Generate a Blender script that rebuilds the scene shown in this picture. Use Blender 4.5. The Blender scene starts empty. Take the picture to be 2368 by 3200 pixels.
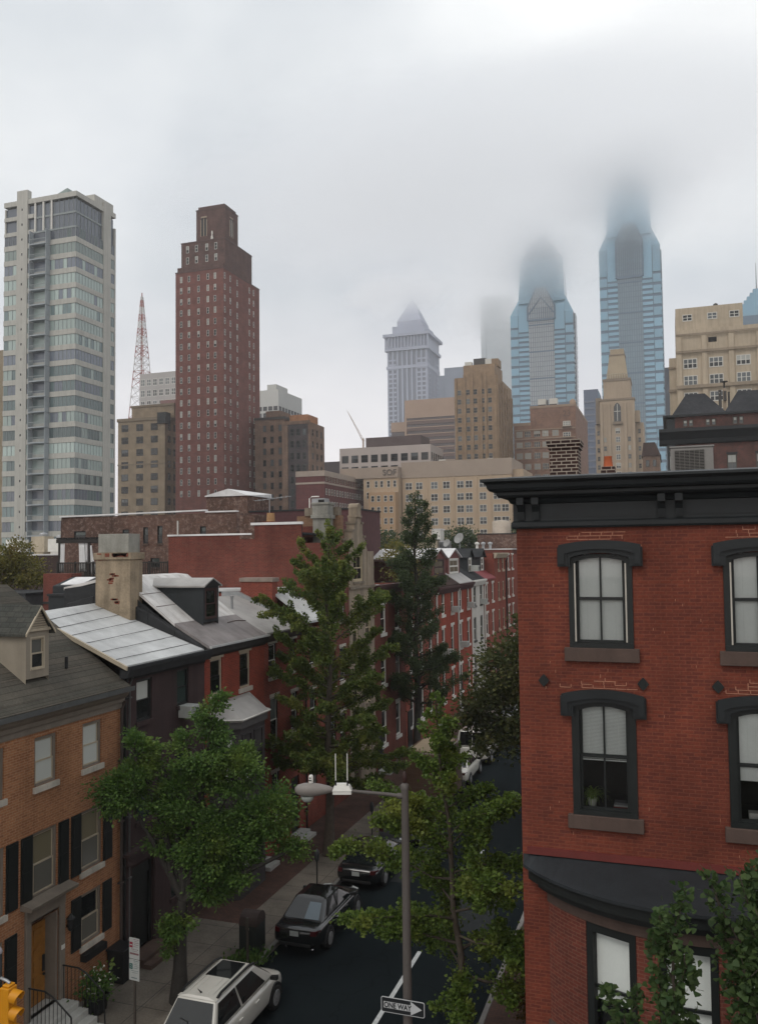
import bpy, bmesh, math, random
import numpy as np
from mathutils import Vector, Matrix
R = math.radians
rnd = random.Random(7)
scene = bpy.context.scene
COL = scene.collection

# ------------------------------------------------------------------ objects
def link(o):
    COL.objects.link(o); return o

def tag(o, label, cat, group=None, kind=None):
    if label: o['label'] = label
    if cat: o['category'] = cat
    if group: o['group'] = group
    if kind: o['kind'] = kind
    return o

def thing(name, label, cat, loc=(0, 0, 0), rz=0.0, group=None):
    o = bpy.data.objects.new(name, None)
    o.empty_display_size = 0.2
    o.location = loc; o.rotation_euler = (0, 0, rz)
    link(o)
    return tag(o, label, cat, group)

class MB:
    """collects faces for ONE mesh"""
    def __init__(s):
        s.v = []; s.f = []; s.mi = []; s.sm = []
    def add(s, vs, fs, m=0, smooth=False):
        b = len(s.v)
        s.v.extend([tuple(p) for p in vs])
        for f in fs:
            s.f.append([b + i for i in f]); s.mi.append(m); s.sm.append(smooth)
    def quad(s, a, b, c, d, m=0):
        s.add([a, b, c, d], [(0, 1, 2, 3)], m); return s
    def poly(s, pts, m=0):
        s.add(pts, [tuple(range(len(pts)))], m); return s
    def box(s, x0, x1, y0, y1, z0, z1, m=0):
        if x0 > x1: x0, x1 = x1, x0
        if y0 > y1: y0, y1 = y1, y0
        if z0 > z1: z0, z1 = z1, z0
        v = [(x0, y0, z0), (x1, y0, z0), (x1, y1, z0), (x0, y1, z0), (x0, y0, z1), (x1, y0, z1), (x1, y1, z1), (x0, y1, z1)]
        s.add(v, [(0, 3, 2, 1), (4, 5, 6, 7), (0, 1, 5, 4), (1, 2, 6, 5), (2, 3, 7, 6), (3, 0, 4, 7)], m)
        return s
    def hexa(s, lo, hi, m=0):
        """two quads (4 points each, same winding) joined into a closed solid"""
        s.add(list(lo) + list(hi), [(0, 3, 2, 1), (4, 5, 6, 7), (0, 1, 5, 4), (1, 2, 6, 5), (2, 3, 7, 6), (3, 0, 4, 7)], m)
        return s
    def prism(s, prof, axis, a0, a1, m=0, smooth=False):
        """extrude a 2-D profile along axis ('x': prof=(y,z); 'y': prof=(x,z); 'z': prof=(x,y))"""
        def P(p, a):
            return (a, p[0], p[1]) if axis == 'x' else ((p[0], a, p[1]) if axis == 'y' else (p[0], p[1], a))
        n = len(prof)
        vs = [P(p, a0) for p in prof] + [P(p, a1) for p in prof]
        s.add(vs, [(i, (i + 1) % n, n + (i + 1) % n, n + i) for i in range(n)], m, smooth)
        s.add([P(p, a0) for p in prof], [tuple(range(n))[::-1]], m)
        s.add([P(p, a1) for p in prof], [tuple(range(n))], m)
        return s
    def tube(s, pts, rad, n=8, m=0, cap=True, smooth=True):
        pts = [Vector(p) for p in pts]
        if not hasattr(rad, '__len__'): rad = [rad] * len(pts)
        rings = []
        for i, p in enumerate(pts):
            t = (pts[min(i + 1, len(pts) - 1)] - pts[max(i - 1, 0)])
            if t.length < 1e-9: t = Vector((0, 0, 1))
            t.normalize()
            a = Vector((0, 0, 1)) if abs(t.z) < .95 else Vector((1, 0, 0))
            u = t.cross(a).normalized(); w = t.cross(u)
            rings.append([p + (u * math.cos(2 * math.pi * k / n) + w * math.sin(2 * math.pi * k / n)) * rad[i] for k in range(n)])
        vs = [q for r in rings for q in r]
        fs = []
        for i in range(len(pts) - 1):
            for k in range(n):
                fs.append((i * n + k, i * n + (k + 1) % n, (i + 1) * n + (k + 1) % n, (i + 1) * n + k))
        s.add(vs, fs, m, smooth)
        if cap:
            s.add(rings[0], [tuple(range(n))], m); s.add(rings[-1], [tuple(range(n))[::-1]], m)
        return s
    def lathe(s, prof, c=(0, 0, 0), n=16, m=0, axis='z', smooth=True):
        """prof = [(r, h)...]"""
        vs = []
        for r, h in prof:
            for k in range(n):
                a = 2 * math.pi * k / n
                x, y = r * math.cos(a), r * math.sin(a)
                p = (x, y, h) if axis == 'z' else ((h, x, y) if axis == 'x' else (x, h, y))
                vs.append((c[0] + p[0], c[1] + p[1], c[2] + p[2]))
        fs = []
        for i in range(len(prof) - 1):
            for k in range(n):
                fs.append((i * n + k, i * n + (k + 1) % n, (i + 1) * n + (k + 1) % n, (i + 1) * n + k))
        s.add(vs, fs, m, smooth)
        s.add(vs[:n], [tuple(range(n))], m); s.add(vs[-n:], [tuple(range(n))], m)
        return s
    def loft(s, rings, m=0, smooth=True, cap=True):
        n = len(rings[0])
        vs = [p for r in rings for p in r]; fs = []
        for i in range(len(rings) - 1):
            for k in range(n):
                fs.append((i * n + k, i * n + (k + 1) % n, (i + 1) * n + (k + 1) % n, (i + 1) * n + k))
        if cap:
            fs.append(tuple(range(n))[::-1]); fs.append(tuple(range((len(rings) - 1) * n, len(rings) * n)))
        s.add(vs, fs, m, smooth)
        return s
    def wall(s, x0, x1, z0, z1, ops, y=0.0, depth=0.14, m=0, mr=None):
        """front face (towards -y) with openings (xa, xb, za, zb) and their reveals"""
        mr = m if mr is None else mr
        xs = sorted({x0, x1, *[a for o in ops for a in o[:2]]}); zs = sorted({z0, z1, *[a for o in ops for a in o[2:4]]})
        xs = [a for a in xs if x0 - 1e-6 <= a <= x1 + 1e-6]; zs = [a for a in zs if z0 - 1e-6 <= a <= z1 + 1e-6]
        for i in range(len(xs) - 1):
            for j in range(len(zs) - 1):
                cx, cz = (xs[i] + xs[i + 1]) / 2, (zs[j] + zs[j + 1]) / 2
                if any(o[0] < cx < o[1] and o[2] < cz < o[3] for o in ops): continue
                s.quad((xs[i], y, zs[j]), (xs[i + 1], y, zs[j]), (xs[i + 1], y, zs[j + 1]), (xs[i], y, zs[j + 1]), m)
        for a, b, c, d in [o[:4] for o in ops]:
            Y = y + depth
            s.quad((a, y, c), (a, y, d), (a, Y, d), (a, Y, c), mr)
            s.quad((b, y, c), (b, Y, c), (b, Y, d), (b, y, d), mr)
            s.quad((a, y, d), (b, y, d), (b, Y, d), (a, Y, d), mr)
            s.quad((a, y, c), (a, Y, c), (b, Y, c), (b, y, c), mr)
        return s
    def mesh(s, name, mats):
        me = bpy.data.meshes.new(name)
        me.from_pydata(s.v, [], s.f)
        for mt in mats: me.materials.append(mt)
        me.polygons.foreach_set('material_index', s.mi)
        me.polygons.foreach_set('use_smooth', s.sm)
        me.update()
        return me

def place(name, me, parent=None, loc=(0, 0, 0), rz=0.0, rot=None):
    o = bpy.data.objects.new(name, me)
    o.location = loc
    o.rotation_euler = rot if rot else (0, 0, rz)
    if parent is not None: o.parent = parent
    return link(o)

def obj(name, mb, mats, parent=None, loc=(0, 0, 0), rz=0.0, bevel=0, sub=0, fix=True):
    if not isinstance(mats, (list, tuple)): mats = [mats]
    me = mb.mesh(name, mats)
    if fix:
        bm = bmesh.new(); bm.from_mesh(me); bmesh.ops.recalc_face_normals(bm, faces=bm.faces); bm.to_mesh(me); bm.free()
    o = place(name, me, parent, loc, rz)
    if bevel:
        md = o.modifiers.new('bevel', 'BEVEL'); md.width = bevel; md.segments = 2; md.limit_method = 'ANGLE'; md.angle_limit = R(40)
    if sub:
        md = o.modifiers.new('sub', 'SUBSURF'); md.levels = sub; md.render_levels = sub
    return o

def copy_tree(o, parent=None):
    c = o.copy(); COL.objects.link(c)
    if parent is not None: c.parent = parent
    for ch in list(o.children): copy_tree(ch, c)
    return c

def structure(o, kind='structure'):
    o['kind'] = kind; return o

# ------------------------------------------------------------------ materials
def lin(r, g, b):
    def f(c):
        c /= 255.0
        return c / 12.92 if c <= .04045 else ((c + .055) / 1.055) ** 2.4
    return (f(r), f(g), f(b))

def newmat(name):
    m = bpy.data.materials.new(name); m.use_nodes = True
    nt = m.node_tree; b = nt.nodes['Principled BSDF']
    return m, nt, b

def N(nt, t, **kw):
    n = nt.nodes.new(t)
    for k, v in kw.items():
        if k in n.inputs: n.inputs[k].default_value = v
        else: setattr(n, k, v)
    return n

def scaled(c, k): return (c[0] * k, c[1] * k, c[2] * k, 1)

def mixcol(nt, fac, a, b, mode='MIX'):
    n = nt.nodes.new('ShaderNodeMix'); n.data_type = 'RGBA'; n.blend_type = mode
    for sock, v in ((n.inputs[0], fac), (n.inputs[6], a), (n.inputs[7], b)):
        if hasattr(v, 'is_linked') or hasattr(v, 'links'): nt.links.new(v, sock)
        else: sock.default_value = v if not isinstance(v, tuple) or len(v) != 3 else (*v, 1)
    return n.outputs[2]

def noise(nt, scale, detail=4, rough=.6, vec=None, stretch=None):
    n = N(nt, 'ShaderNodeTexNoise'); n.inputs['Scale'].default_value = scale; n.inputs['Detail'].default_value = detail; n.inputs['Roughness'].default_value = rough
    if vec is None: vec = N(nt, 'ShaderNodeNewGeometry').outputs['Position']
    if stretch:
        mp = N(nt, 'ShaderNodeVectorMath', operation='MULTIPLY'); mp.inputs[1].default_value = stretch
        nt.links.new(vec, mp.inputs[0]); vec = mp.outputs[0]
    nt.links.new(vec, n.inputs['Vector'])
    return n.outputs['Fac']

def ramp(nt, fac, p0, p1, c0=(0, 0, 0, 1), c1=(1, 1, 1, 1)):
    r = N(nt, 'ShaderNodeValToRGB'); r.color_ramp.elements[0].position = p0; r.color_ramp.elements[1].position = p1
    r.color_ramp.elements[0].color = c0; r.color_ramp.elements[1].color = c1
    nt.links.new(fac, r.inputs[0]); return r.outputs[0]

_mc = {}
def M(name, col, rough=.75, var=.18, scale=2.0, metal=0.0, spec=.35, bump=0.0, bscale=40, streak=0.0, coat=0.0):
    """plain surface: mottled colour, optional vertical dirt streaks, optional fine bump"""
    if name in _mc: return _mc[name]
    m, nt, b = newmat(name)
    f = noise(nt, scale)
    c = mixcol(nt, ramp(nt, f, .3, .7), scaled(col, 1 - var), scaled(col, 1 + var))
    f2 = noise(nt, scale * 9, 3)
    c = mixcol(nt, var * .9, c, mixcol(nt, ramp(nt, f2, .35, .65), scaled(col, .6), scaled(col, 1.3)))
    if streak:
        s = noise(nt, 1.0, 3, vec=None, stretch=(2.2, 2.2, .16))
        c = mixcol(nt, 1.0, c, mixcol(nt, ramp(nt, s, .42, .7), (1, 1, 1, 1), (1 - streak, 1 - streak, 1 - streak, 1)), 'MULTIPLY')
    nt.links.new(c, b.inputs['Base Color'])
    b.inputs['Roughness'].default_value = rough; b.inputs['Metallic'].default_value = metal
    b.inputs['Specular IOR Level'].default_value = spec; b.inputs['Coat Weight'].default_value = coat
    if bump:
        bp = N(nt, 'ShaderNodeBump'); bp.inputs['Strength'].default_value = bump; bp.inputs['Distance'].default_value = .02
        nt.links.new(noise(nt, bscale, 5), bp.inputs['Height']); nt.links.new(bp.outputs[0], b.inputs['Normal'])
    _mc[name] = m; return m

def facing_uv(nt):
    """metres along the wall and up, chosen from the face normal"""
    g = N(nt, 'ShaderNodeNewGeometry')
    sp = N(nt, 'ShaderNodeSeparateXYZ'); nt.links.new(g.outputs['Position'], sp.inputs[0])
    sn = N(nt, 'ShaderNodeSeparateXYZ'); nt.links.new(g.outputs['True Normal'], sn.inputs[0])
    ax = N(nt, 'ShaderNodeMath', operation='ABSOLUTE'); nt.links.new(sn.outputs[0], ax.inputs[0])
    gt = N(nt, 'ShaderNodeMath', operation='GREATER_THAN'); nt.links.new(ax.outputs[0], gt.inputs[0]); gt.inputs[1].default_value = .707
    mx = N(nt, 'ShaderNodeMix'); mx.data_type = 'FLOAT'
    nt.links.new(gt.outputs[0], mx.inputs[0]); nt.links.new(sp.outputs[0], mx.inputs[2]); nt.links.new(sp.outputs[1], mx.inputs[3])
    # floors: use x,y
    az = N(nt, 'ShaderNodeMath', operation='ABSOLUTE'); nt.links.new(sn.outputs[2], az.inputs[0])
    gz = N(nt, 'ShaderNodeMath', operation='GREATER_THAN'); nt.links.new(az.outputs[0], gz.inputs[0]); gz.inputs[1].default_value = .9
    mz = N(nt, 'ShaderNodeMix'); mz.data_type = 'FLOAT'
    nt.links.new(gz.outputs[0], mz.inputs[0]); nt.links.new(sp.outputs[2], mz.inputs[2]); nt.links.new(sp.outputs[1], mz.inputs[3])
    cb = N(nt, 'ShaderNodeCombineXYZ'); nt.links.new(mx.outputs[0], cb.inputs[0]); nt.links.new(mz.outputs[0], cb.inputs[1])
    return cb.outputs[0]

def brick(name, c1, c2, mortar, bw=.215, bh=.07, ms=.008, stain=.3, rough=.9, patch=None, patch_amt=.55, bump=.35, uvmap=False, squash=1.0, offset=.5, spec=.2, pscale=.9):
    if name in _mc: return _mc[name]
    m, nt, b = newmat(name)
    if uvmap:
        vec = N(nt, 'ShaderNodeUVMap').outputs[0]
    else: vec = facing_uv(nt)
    t = N(nt, 'ShaderNodeTexBrick'); nt.links.new(vec, t.inputs['Vector'])
    t.inputs['Color1'].default_value = (*c1, 1); t.inputs['Color2'].default_value = (*c2, 1); t.inputs['Mortar'].default_value = (*mortar, 1)
    t.inputs['Scale'].default_value = 1.0; t.inputs['Brick Width'].default_value = bw; t.inputs['Row Height'].default_value = bh
    t.inputs['Mortar Size'].default_value = ms; t.inputs['Mortar Smooth'].default_value = .3; t.offset = offset
    c = t.outputs['Color']
    f = noise(nt, .45, 6)
    c = mixcol(nt, 1.0, c, mixcol(nt, ramp(nt, f, .32, .68), (1 - stain, 1 - stain, 1 - stain, 1), (1 + stain * .35, 1 + stain * .3, 1 + stain * .25, 1)), 'MULTIPLY')
    f3 = noise(nt, 14, 4)
    c = mixcol(nt, 1.0, c, mixcol(nt, ramp(nt, f3, .3, .7), (.8, .8, .8, 1), (1.12, 1.12, 1.12, 1)), 'MULTIPLY')
    s = noise(nt, 1.0, 3, stretch=(1.6, 1.6, .14))
    c = mixcol(nt, 1.0, c, mixcol(nt, ramp(nt, s, .45, .75), (1, 1, 1, 1), (1 - stain * .7,) * 3 + (1,)), 'MULTIPLY')
    if patch:
        pf = noise(nt, pscale, 7, .75)
        pm = ramp(nt, pf, .5, .62)
        c = mixcol(nt, mixcol(nt, patch_amt, (0, 0, 0, 1), pm), c, (*patch, 1))
    nt.links.new(c, b.inputs['Base Color']); b.inputs['Roughness'].default_value = rough; b.inputs['Specular IOR Level'].default_value = spec
    if bump:
        bp = N(nt, 'ShaderNodeBump'); bp.inputs['Strength'].default_value = bump; bp.inputs['Distance'].default_value = .006; bp.invert = True
        nt.links.new(t.outputs['Fac'], bp.inputs['Height']); nt.links.new(bp.outputs[0], b.inputs['Normal'])
    _mc[name] = m; return m

def glassy(name, col, rough=.06, var=.5, spec=.6, objrand=True, coat=0.0):
    """dark window glass that mirrors the sky; each object a little different"""
    if name in _mc: return _mc[name]
    m, nt, b = newmat(name)
    if objrand:
        oi = N(nt, 'ShaderNodeObjectInfo')
        c = mixcol(nt, oi.outputs['Random'], scaled(col, 1 - var), scaled(col, 1 + var))
        nt.links.new(c, b.inputs['Base Color'])
    else: b.inputs['Base Color'].default_value = (*col, 1)
    b.inputs['Roughness'].default_value = rough; b.inputs['Specular IOR Level'].default_value = spec; b.inputs['Coat Weight'].default_value = coat
    bp = N(nt, 'ShaderNodeBump'); bp.inputs['Strength'].default_value = .06; bp.inputs['Distance'].default_value = .05
    nt.links.new(noise(nt, 1.1, 2), bp.inputs['Height']); nt.links.new(bp.outputs[0], b.inputs['Normal'])
    _mc[name] = m; return m

def clear_glass(name):
    if name in _mc: return _mc[name]
    m = bpy.data.materials.new(name); m.use_nodes = True; nt = m.node_tree; nt.nodes.clear()
    out = N(nt, 'ShaderNodeOutputMaterial'); mx = N(nt, 'ShaderNodeMixShader')
    tr = N(nt, 'ShaderNodeBsdfTransparent'); gl = N(nt, 'ShaderNodeBsdfGlossy'); gl.inputs['Roughness'].default_value = .02
    tr.inputs[0].default_value = (.96, .975, .97, 1)
    fr = N(nt, 'ShaderNodeFresnel'); fr.inputs[0].default_value = 1.5
    nt.links.new(fr.outputs[0], mx.inputs[0]); nt.links.new(tr.outputs[0], mx.inputs[1]); nt.links.new(gl.outputs[0], mx.inputs[2])
    nt.links.new(mx.outputs[0], out.inputs[0])
    _mc[name] = m; return m

def leafmat(name, dark, light, tip=None, spec=.25):
    if name in _mc: return _mc[name]
    m, nt, b = newmat(name)
    g = N(nt, 'ShaderNodeNewGeometry')
    c = mixcol(nt, g.outputs['Random Per Island'], (*dark, 1), (*light, 1))
    if tip:
        f = noise(nt, .9, 3)
        c = mixcol(nt, ramp(nt, f, .5, .72), c, (*tip, 1))
    nt.links.new(c, b.inputs['Base Color']); b.inputs['Roughness'].default_value = .55; b.inputs['Specular IOR Level'].default_value = spec
    out = nt.nodes['Material Output']
    tl = N(nt, 'ShaderNodeBsdfTranslucent'); nt.links.new(c, tl.inputs[0])
    mx = N(nt, 'ShaderNodeMixShader'); mx.inputs[0].default_value = .35
    nt.links.new(b.outputs[0], mx.inputs[1]); nt.links.new(tl.outputs[0], mx.inputs[2]); nt.links.new(mx.outputs[0], out.inputs[0])
    _mc[name] = m; return m

def shingle(name, c1, c2, bw=.3, bh=.14):
    return brick(name, c1, c2, tuple(x * .45 for x in c1), bw=bw, bh=bh, ms=.008, stain=.3, bump=.5)

# shared surfaces
PAINT_WHITE = M('white_paint', (.62, .61, .57), .55, .08, 3)
PAINT_CREAM = M('cream_paint', (.42, .36, .27), .6, .1, 3, streak=.2)
PAINT_TAUPE = M('taupe_paint', (.2, .17, .14), .6, .1, 3, streak=.15)
PAINT_BLACK = M('black_green_paint', (.010, .0125, .0125), .45, .2, 2, spec=.4)
PAINT_CORNICE = M('slate_black_paint', (.0105, .0135, .0155), .5, .25, 1.2, spec=.4, bump=.1, streak=.25)
STONE_SILL = M('limestone_sill', (.5, .46, .4), .85, .12, 4, streak=.3)
BROWNSTONE = M('brownstone', (.10, .065, .052), .9, .15, 3, streak=.25, bump=.2)
IRON = M('black_iron', (.012, .013, .014), .5, .1, 5)
DARK_VOID = M('dark_interior', (.008, .008, .008), .9, .1, 2)
RUBBER = M('tyre_rubber', (.012, .012, .012), .85, .1, 8)
GALV = M('galvanised_metal', (.36, .37, .38), .45, .15, 4, metal=.5)
TIN = M('weathered_tin', (.3, .3, .3), .55, .25, 2)
GLASS_D = glassy('dark_window_glass', (.009, .011, .012), spec=.45)
GLASS_G = glassy('green_window_glass', (.03, .045, .042))
GLASS_B = glassy('blind_behind_glass', (.52, .54, .51), rough=.25, var=.25)
# ------------------------------------------------------------------ camera, light, sky
scene.view_settings.view_transform = 'Standard'; scene.view_settings.look = 'None'
scene.view_settings.exposure = 0.74; scene.view_settings.gamma = 1.0
cam_d = bpy.data.cameras.new('camera'); cam = bpy.data.objects.new('camera', cam_d); link(cam)
yaw, pitch, roll = R(18.9), R(2.75), R(.66)
fw = Vector((-math.sin(yaw) * math.cos(pitch), math.cos(yaw) * math.cos(pitch), math.sin(pitch)))
rt0 = Vector((math.cos(yaw), math.sin(yaw), 0)); up0 = rt0.cross(fw)
rt = rt0 * math.cos(roll) - up0 * math.sin(roll); up = up0 * math.cos(roll) + rt0 * math.sin(roll)
mw = Matrix(((rt.x, up.x, -fw.x, 0), (rt.y, up.y, -fw.y, 0), (rt.z, up.z, -fw.z, 13.2), (0, 0, 0, 1)))
cam.matrix_world = mw
cam_d.sensor_fit = 'VERTICAL'; cam_d.sensor_height = 24; cam_d.lens = 24 * 1850 / 2232
cam_d.clip_start = .1; cam_d.clip_end = 9000
scene.camera = cam
scene.cycles.volume_bounces = 12
scene.cycles.max_bounces = 14; scene.cycles.transparent_max_bounces = 12
scene.cycles.sample_clamp_indirect = 4

SUN_EL, SUN_AZ = R(52), R(200)      # a dull sun behind the cloud, over the viewer's shoulder
w = bpy.data.worlds.new('World'); scene.world = w; w.use_nodes = True
nt = w.node_tree; bg = nt.nodes['Background']
sky = N(nt, 'ShaderNodeTexSky'); sky.sky_type = 'NISHITA'; sky.sun_disc = False
sky.sun_elevation = SUN_EL; sky.sun_rotation = SUN_AZ; sky.air_density = 1.2; sky.dust_density = 3
tc = N(nt, 'ShaderNodeTexCoord')
sp = N(nt, 'ShaderNodeSeparateXYZ'); nt.links.new(tc.outputs['Generated'], sp.inputs[0])
# flatten the direction onto a cloud deck so that clouds bunch towards the horizon
zz = N(nt, 'ShaderNodeMath', operation='ADD'); nt.links.new(sp.outputs[2], zz.inputs[0]); zz.inputs[1].default_value = .32
dv = N(nt, 'ShaderNodeVectorMath', operation='DIVIDE'); cbz = N(nt, 'ShaderNodeCombineXYZ')
for i in range(3): nt.links.new(zz.outputs[0], cbz.inputs[i])
nt.links.new(tc.outputs['Generated'], dv.inputs[0]); nt.links.new(cbz.outputs[0], dv.inputs[1])
n1 = noise(nt, 1.35, 4, .45, vec=dv.outputs[0]); n2 = noise(nt, 4.2, 5, .55, vec=dv.outputs[0])
cl = mixcol(nt, ramp(nt, n1, .38, .62), (4.1, 4.4, 4.65, 1), (6.1, 6.2, 6.25, 1))
cl = mixcol(nt, 1.0, cl, mixcol(nt, ramp(nt, n2, .3, .7), (.92, .93, .945, 1), (1.06, 1.055, 1.045, 1)), 'MULTIPLY')
# one heavier bank of cloud where the towers reach it, in front and a little left
bank = N(nt, 'ShaderNodeVectorMath', operation='DISTANCE'); bank.inputs[1].default_value = Vector((-.29, .89, .355)).normalized()
wob = N(nt, 'ShaderNodeTexNoise'); wob.inputs['Scale'].default_value = 3.2; wob.inputs['Detail'].default_value = 4; nt.links.new(tc.outputs['Generated'], wob.inputs['Vector'])
wv = N(nt, 'ShaderNodeVectorMath', operation='MULTIPLY_ADD'); nt.links.new(wob.outputs['Color'], wv.inputs[0]); wv.inputs[1].default_value = (.3, .3, .3); nt.links.new(tc.outputs['Generated'], wv.inputs[2])
sh = N(nt, 'ShaderNodeVectorMath', operation='ADD'); nt.links.new(wv.outputs[0], sh.inputs[0]); sh.inputs[1].default_value = (-.15, -.15, -.15); nt.links.new(sh.outputs[0], bank.inputs[0])
cl = mixcol(nt, 1.0, cl, mixcol(nt, ramp(nt, bank.outputs['Value'], .04, .28), (.66, .685, .72, 1), (1, 1, 1, 1)), 'MULTIPLY')
# and a thin bright break above them
brk = N(nt, 'ShaderNodeVectorMath', operation='DISTANCE'); brk.inputs[1].default_value = Vector((-.08, .85, .52)).normalized(); nt.links.new(sh.outputs[0], brk.inputs[0])
cl = mixcol(nt, 1.0, cl, mixcol(nt, ramp(nt, brk.outputs['Value'], .02, .34), (1.16, 1.15, 1.13, 1), (1, 1, 1, 1)), 'MULTIPLY')
# warm paler strip low over the roofs
lo = ramp(nt, sp.outputs[2], .02, .30, (1, 1, 1, 1), (0, 0, 0, 1))
cl = mixcol(nt, mixcol(nt, .75, (0, 0, 0, 1), lo), cl, (8.0, 7.35, 7.5, 1))
# unseen sky behind the viewer: slight warm tint added to set the facade light
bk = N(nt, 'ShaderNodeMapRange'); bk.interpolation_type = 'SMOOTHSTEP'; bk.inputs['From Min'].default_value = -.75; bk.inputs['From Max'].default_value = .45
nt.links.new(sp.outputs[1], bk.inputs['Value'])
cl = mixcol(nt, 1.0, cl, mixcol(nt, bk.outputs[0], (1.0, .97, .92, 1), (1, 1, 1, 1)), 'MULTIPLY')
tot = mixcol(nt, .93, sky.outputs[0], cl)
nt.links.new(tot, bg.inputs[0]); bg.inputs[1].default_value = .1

sd = bpy.data.lights.new('sun', 'SUN'); sd.energy = .6; sd.angle = R(25); sd.color = (1, .95, .88)
sun = bpy.data.objects.new('sun', sd); link(sun)
sun.rotation_euler = (R(90) - SUN_EL, 0, R(180) - SUN_AZ)

# ------------------------------------------------------------------ ground, streets, pavements
def asphalt(name, col):
    m, nt, b = newmat(name)
    f = noise(nt, .35, 6, .65); f2 = noise(nt, 60, 3); f3 = noise(nt, 1.0, 3, stretch=(.9, .12, 1))
    c = mixcol(nt, ramp(nt, f, .3, .7), scaled(col, .7), scaled(col, 1.25))
    c = mixcol(nt, .5, c, mixcol(nt, ramp(nt, f2, .35, .65), scaled(col, .5), scaled(col, 1.6)))
    c = mixcol(nt, ramp(nt, f3, .55, .8), c, scaled(col, .62))
    v = N(nt, 'ShaderNodeTexVoronoi', feature='DISTANCE_TO_EDGE'); v.inputs['Scale'].default_value = .28
    g = N(nt, 'ShaderNodeNewGeometry'); ds = N(nt, 'ShaderNodeVectorMath', operation='ADD')
    nz = N(nt, 'ShaderNodeTexNoise'); nz.inputs['Scale'].default_value = 1.2; nt.links.new(g.outputs['Position'], nz.inputs['Vector'])
    nt.links.new(g.outputs['Position'], ds.inputs[0]); nt.links.new(nz.outputs['Color'], ds.inputs[1]); nt.links.new(ds.outputs[0], v.inputs['Vector'])
    c = mixcol(nt, ramp(nt, v.outputs['Distance'], .0, .012, (.55, .55, .55, 1), (0, 0, 0, 1)), c, scaled(col, .35))
    nt.links.new(c, b.inputs['Base Color']); b.inputs['Roughness'].default_value = .9; b.inputs['Specular IOR Level'].default_value = .06
    bp = N(nt, 'ShaderNodeBump'); bp.inputs['Strength'].default_value = .4; bp.inputs['Distance'].default_value = .01
    nt.links.new(f2, bp.inputs['Height']); nt.links.new(bp.outputs[0], b.inputs['Normal'])
    return m
ASPH = asphalt('asphalt', (.0085, .0125, .0145))
def sheet(name, x0, x1, y0, y1, z, mat):
    mb = MB(); mb.quad((x0, y0, z), (x1, y0, z), (x1, y1, z), (x0, y1, z)); return structure(obj(name, mb, mat, fix=False))
DIRT = M('city_ground', (.09, .085, .08), .95, .3, .2)
sheet('ground', -4000, 4000, -400, 4000, -.02, DIRT)
CURB_L, CURB_R, FACE_L, RB_X, RB_Y = -12.85, -5.4, -16.7, -3.0, 17.5
sheet('street', CURB_L, CURB_R, 12.6, 240, .0, ASPH)
sheet('cross_street', -80, 60, 4.2, 12.6, .0, ASPH)
CONC = brick('pavement_concrete', (.19, .168, .142), (.165, .147, .126), (.06, .055, .05), bw=1.35, bh=1.35, ms=.014, stain=.35, offset=0, bump=.3)
BPAVE = brick('pavement_brick', (.115, .062, .048), (.085, .05, .042), (.05, .04, .035), bw=.2, bh=.1, ms=.008, stain=.4)
KERB = M('granite_kerb', (.2, .19, .18), .9, .2, 2)
def slab(name, x0, x1, y0, y1, z, mat, bev=.02):
    mb = MB(); mb.box(x0, x1, y0, y1, -.3, z); return structure(obj(name, mb, mat, bevel=bev))
slab('pavement', -14.75, CURB_L - .16, 12.78, 240, .15, CONC)
slab('concrete_pavement', -16.75, -14.752, 12.78, 27.4, .147, CONC)
slab('brick_pavement', -16.75, -14.752, 27.402, 240, .147, BPAVE)
slab('kerb', CURB_L - .158, CURB_L, 12.78, 240, .154, KERB)
slab('right_pavement', CURB_R + .16, RB_X, 17.502, 240, .15, BPAVE)
slab('corner_pavement', CURB_R + .16, 30, 12.78, 17.5, .15, CONC)
slab('right_kerb', CURB_R, CURB_R + .158, 12.78, 240, .154, KERB)
slab('cross_kerb', CURB_R, 30, 12.6, 12.778, .154, KERB)
slab('left_cross_kerb', -80, CURB_L, 12.6, 12.778, .154, KERB)
slab('left_corner_pavement', -80, -16.752, 12.78, 15.0, .15, CONC)
slab('near_pavement', -80, 60, .6, 4.2, .15, CONC)
ROADPAINT = M('road_paint', (.5, .52, .52), .7, .25, 6)
for i, (ya, yb) in enumerate(((23.0, 27.6), (34.9, 37.6), (43, 46), (52, 55))):
    mb = MB(); mb.quad((-8.27, ya, .004), (-8.13, ya, .004), (-8.13, yb, .004), (-8.27, yb, .004))
    structure(obj('road_line', mb, ROADPAINT, fix=False))
for i in range(6):
    mb = MB(); mb.quad((-12.2 + i * 1.2, 13.3, .004), (-11.6 + i * 1.2, 13.3, .004), (-11.6 + i * 1.2, 16.0, .004), (-12.2 + i * 1.2, 16.0, .004))
    structure(obj('road_marking', mb, ROADPAINT, fix=False))
# haze: even, thin, round everything
m = bpy.data.materials.new('haze_air'); m.use_nodes = True; nt = m.node_tree
nt.nodes.remove(nt.nodes['Principled BSDF'])
pv = N(nt, 'ShaderNodeVolumePrincipled'); pv.inputs['Color'].default_value = (.985, .99, 1, 1); pv.inputs['Density'].default_value = 0.00034; pv.inputs['Anisotropy'].default_value = .35
nt.links.new(pv.outputs[0], nt.nodes['Material Output'].inputs['Volume'])
HAZE_M = m
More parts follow.
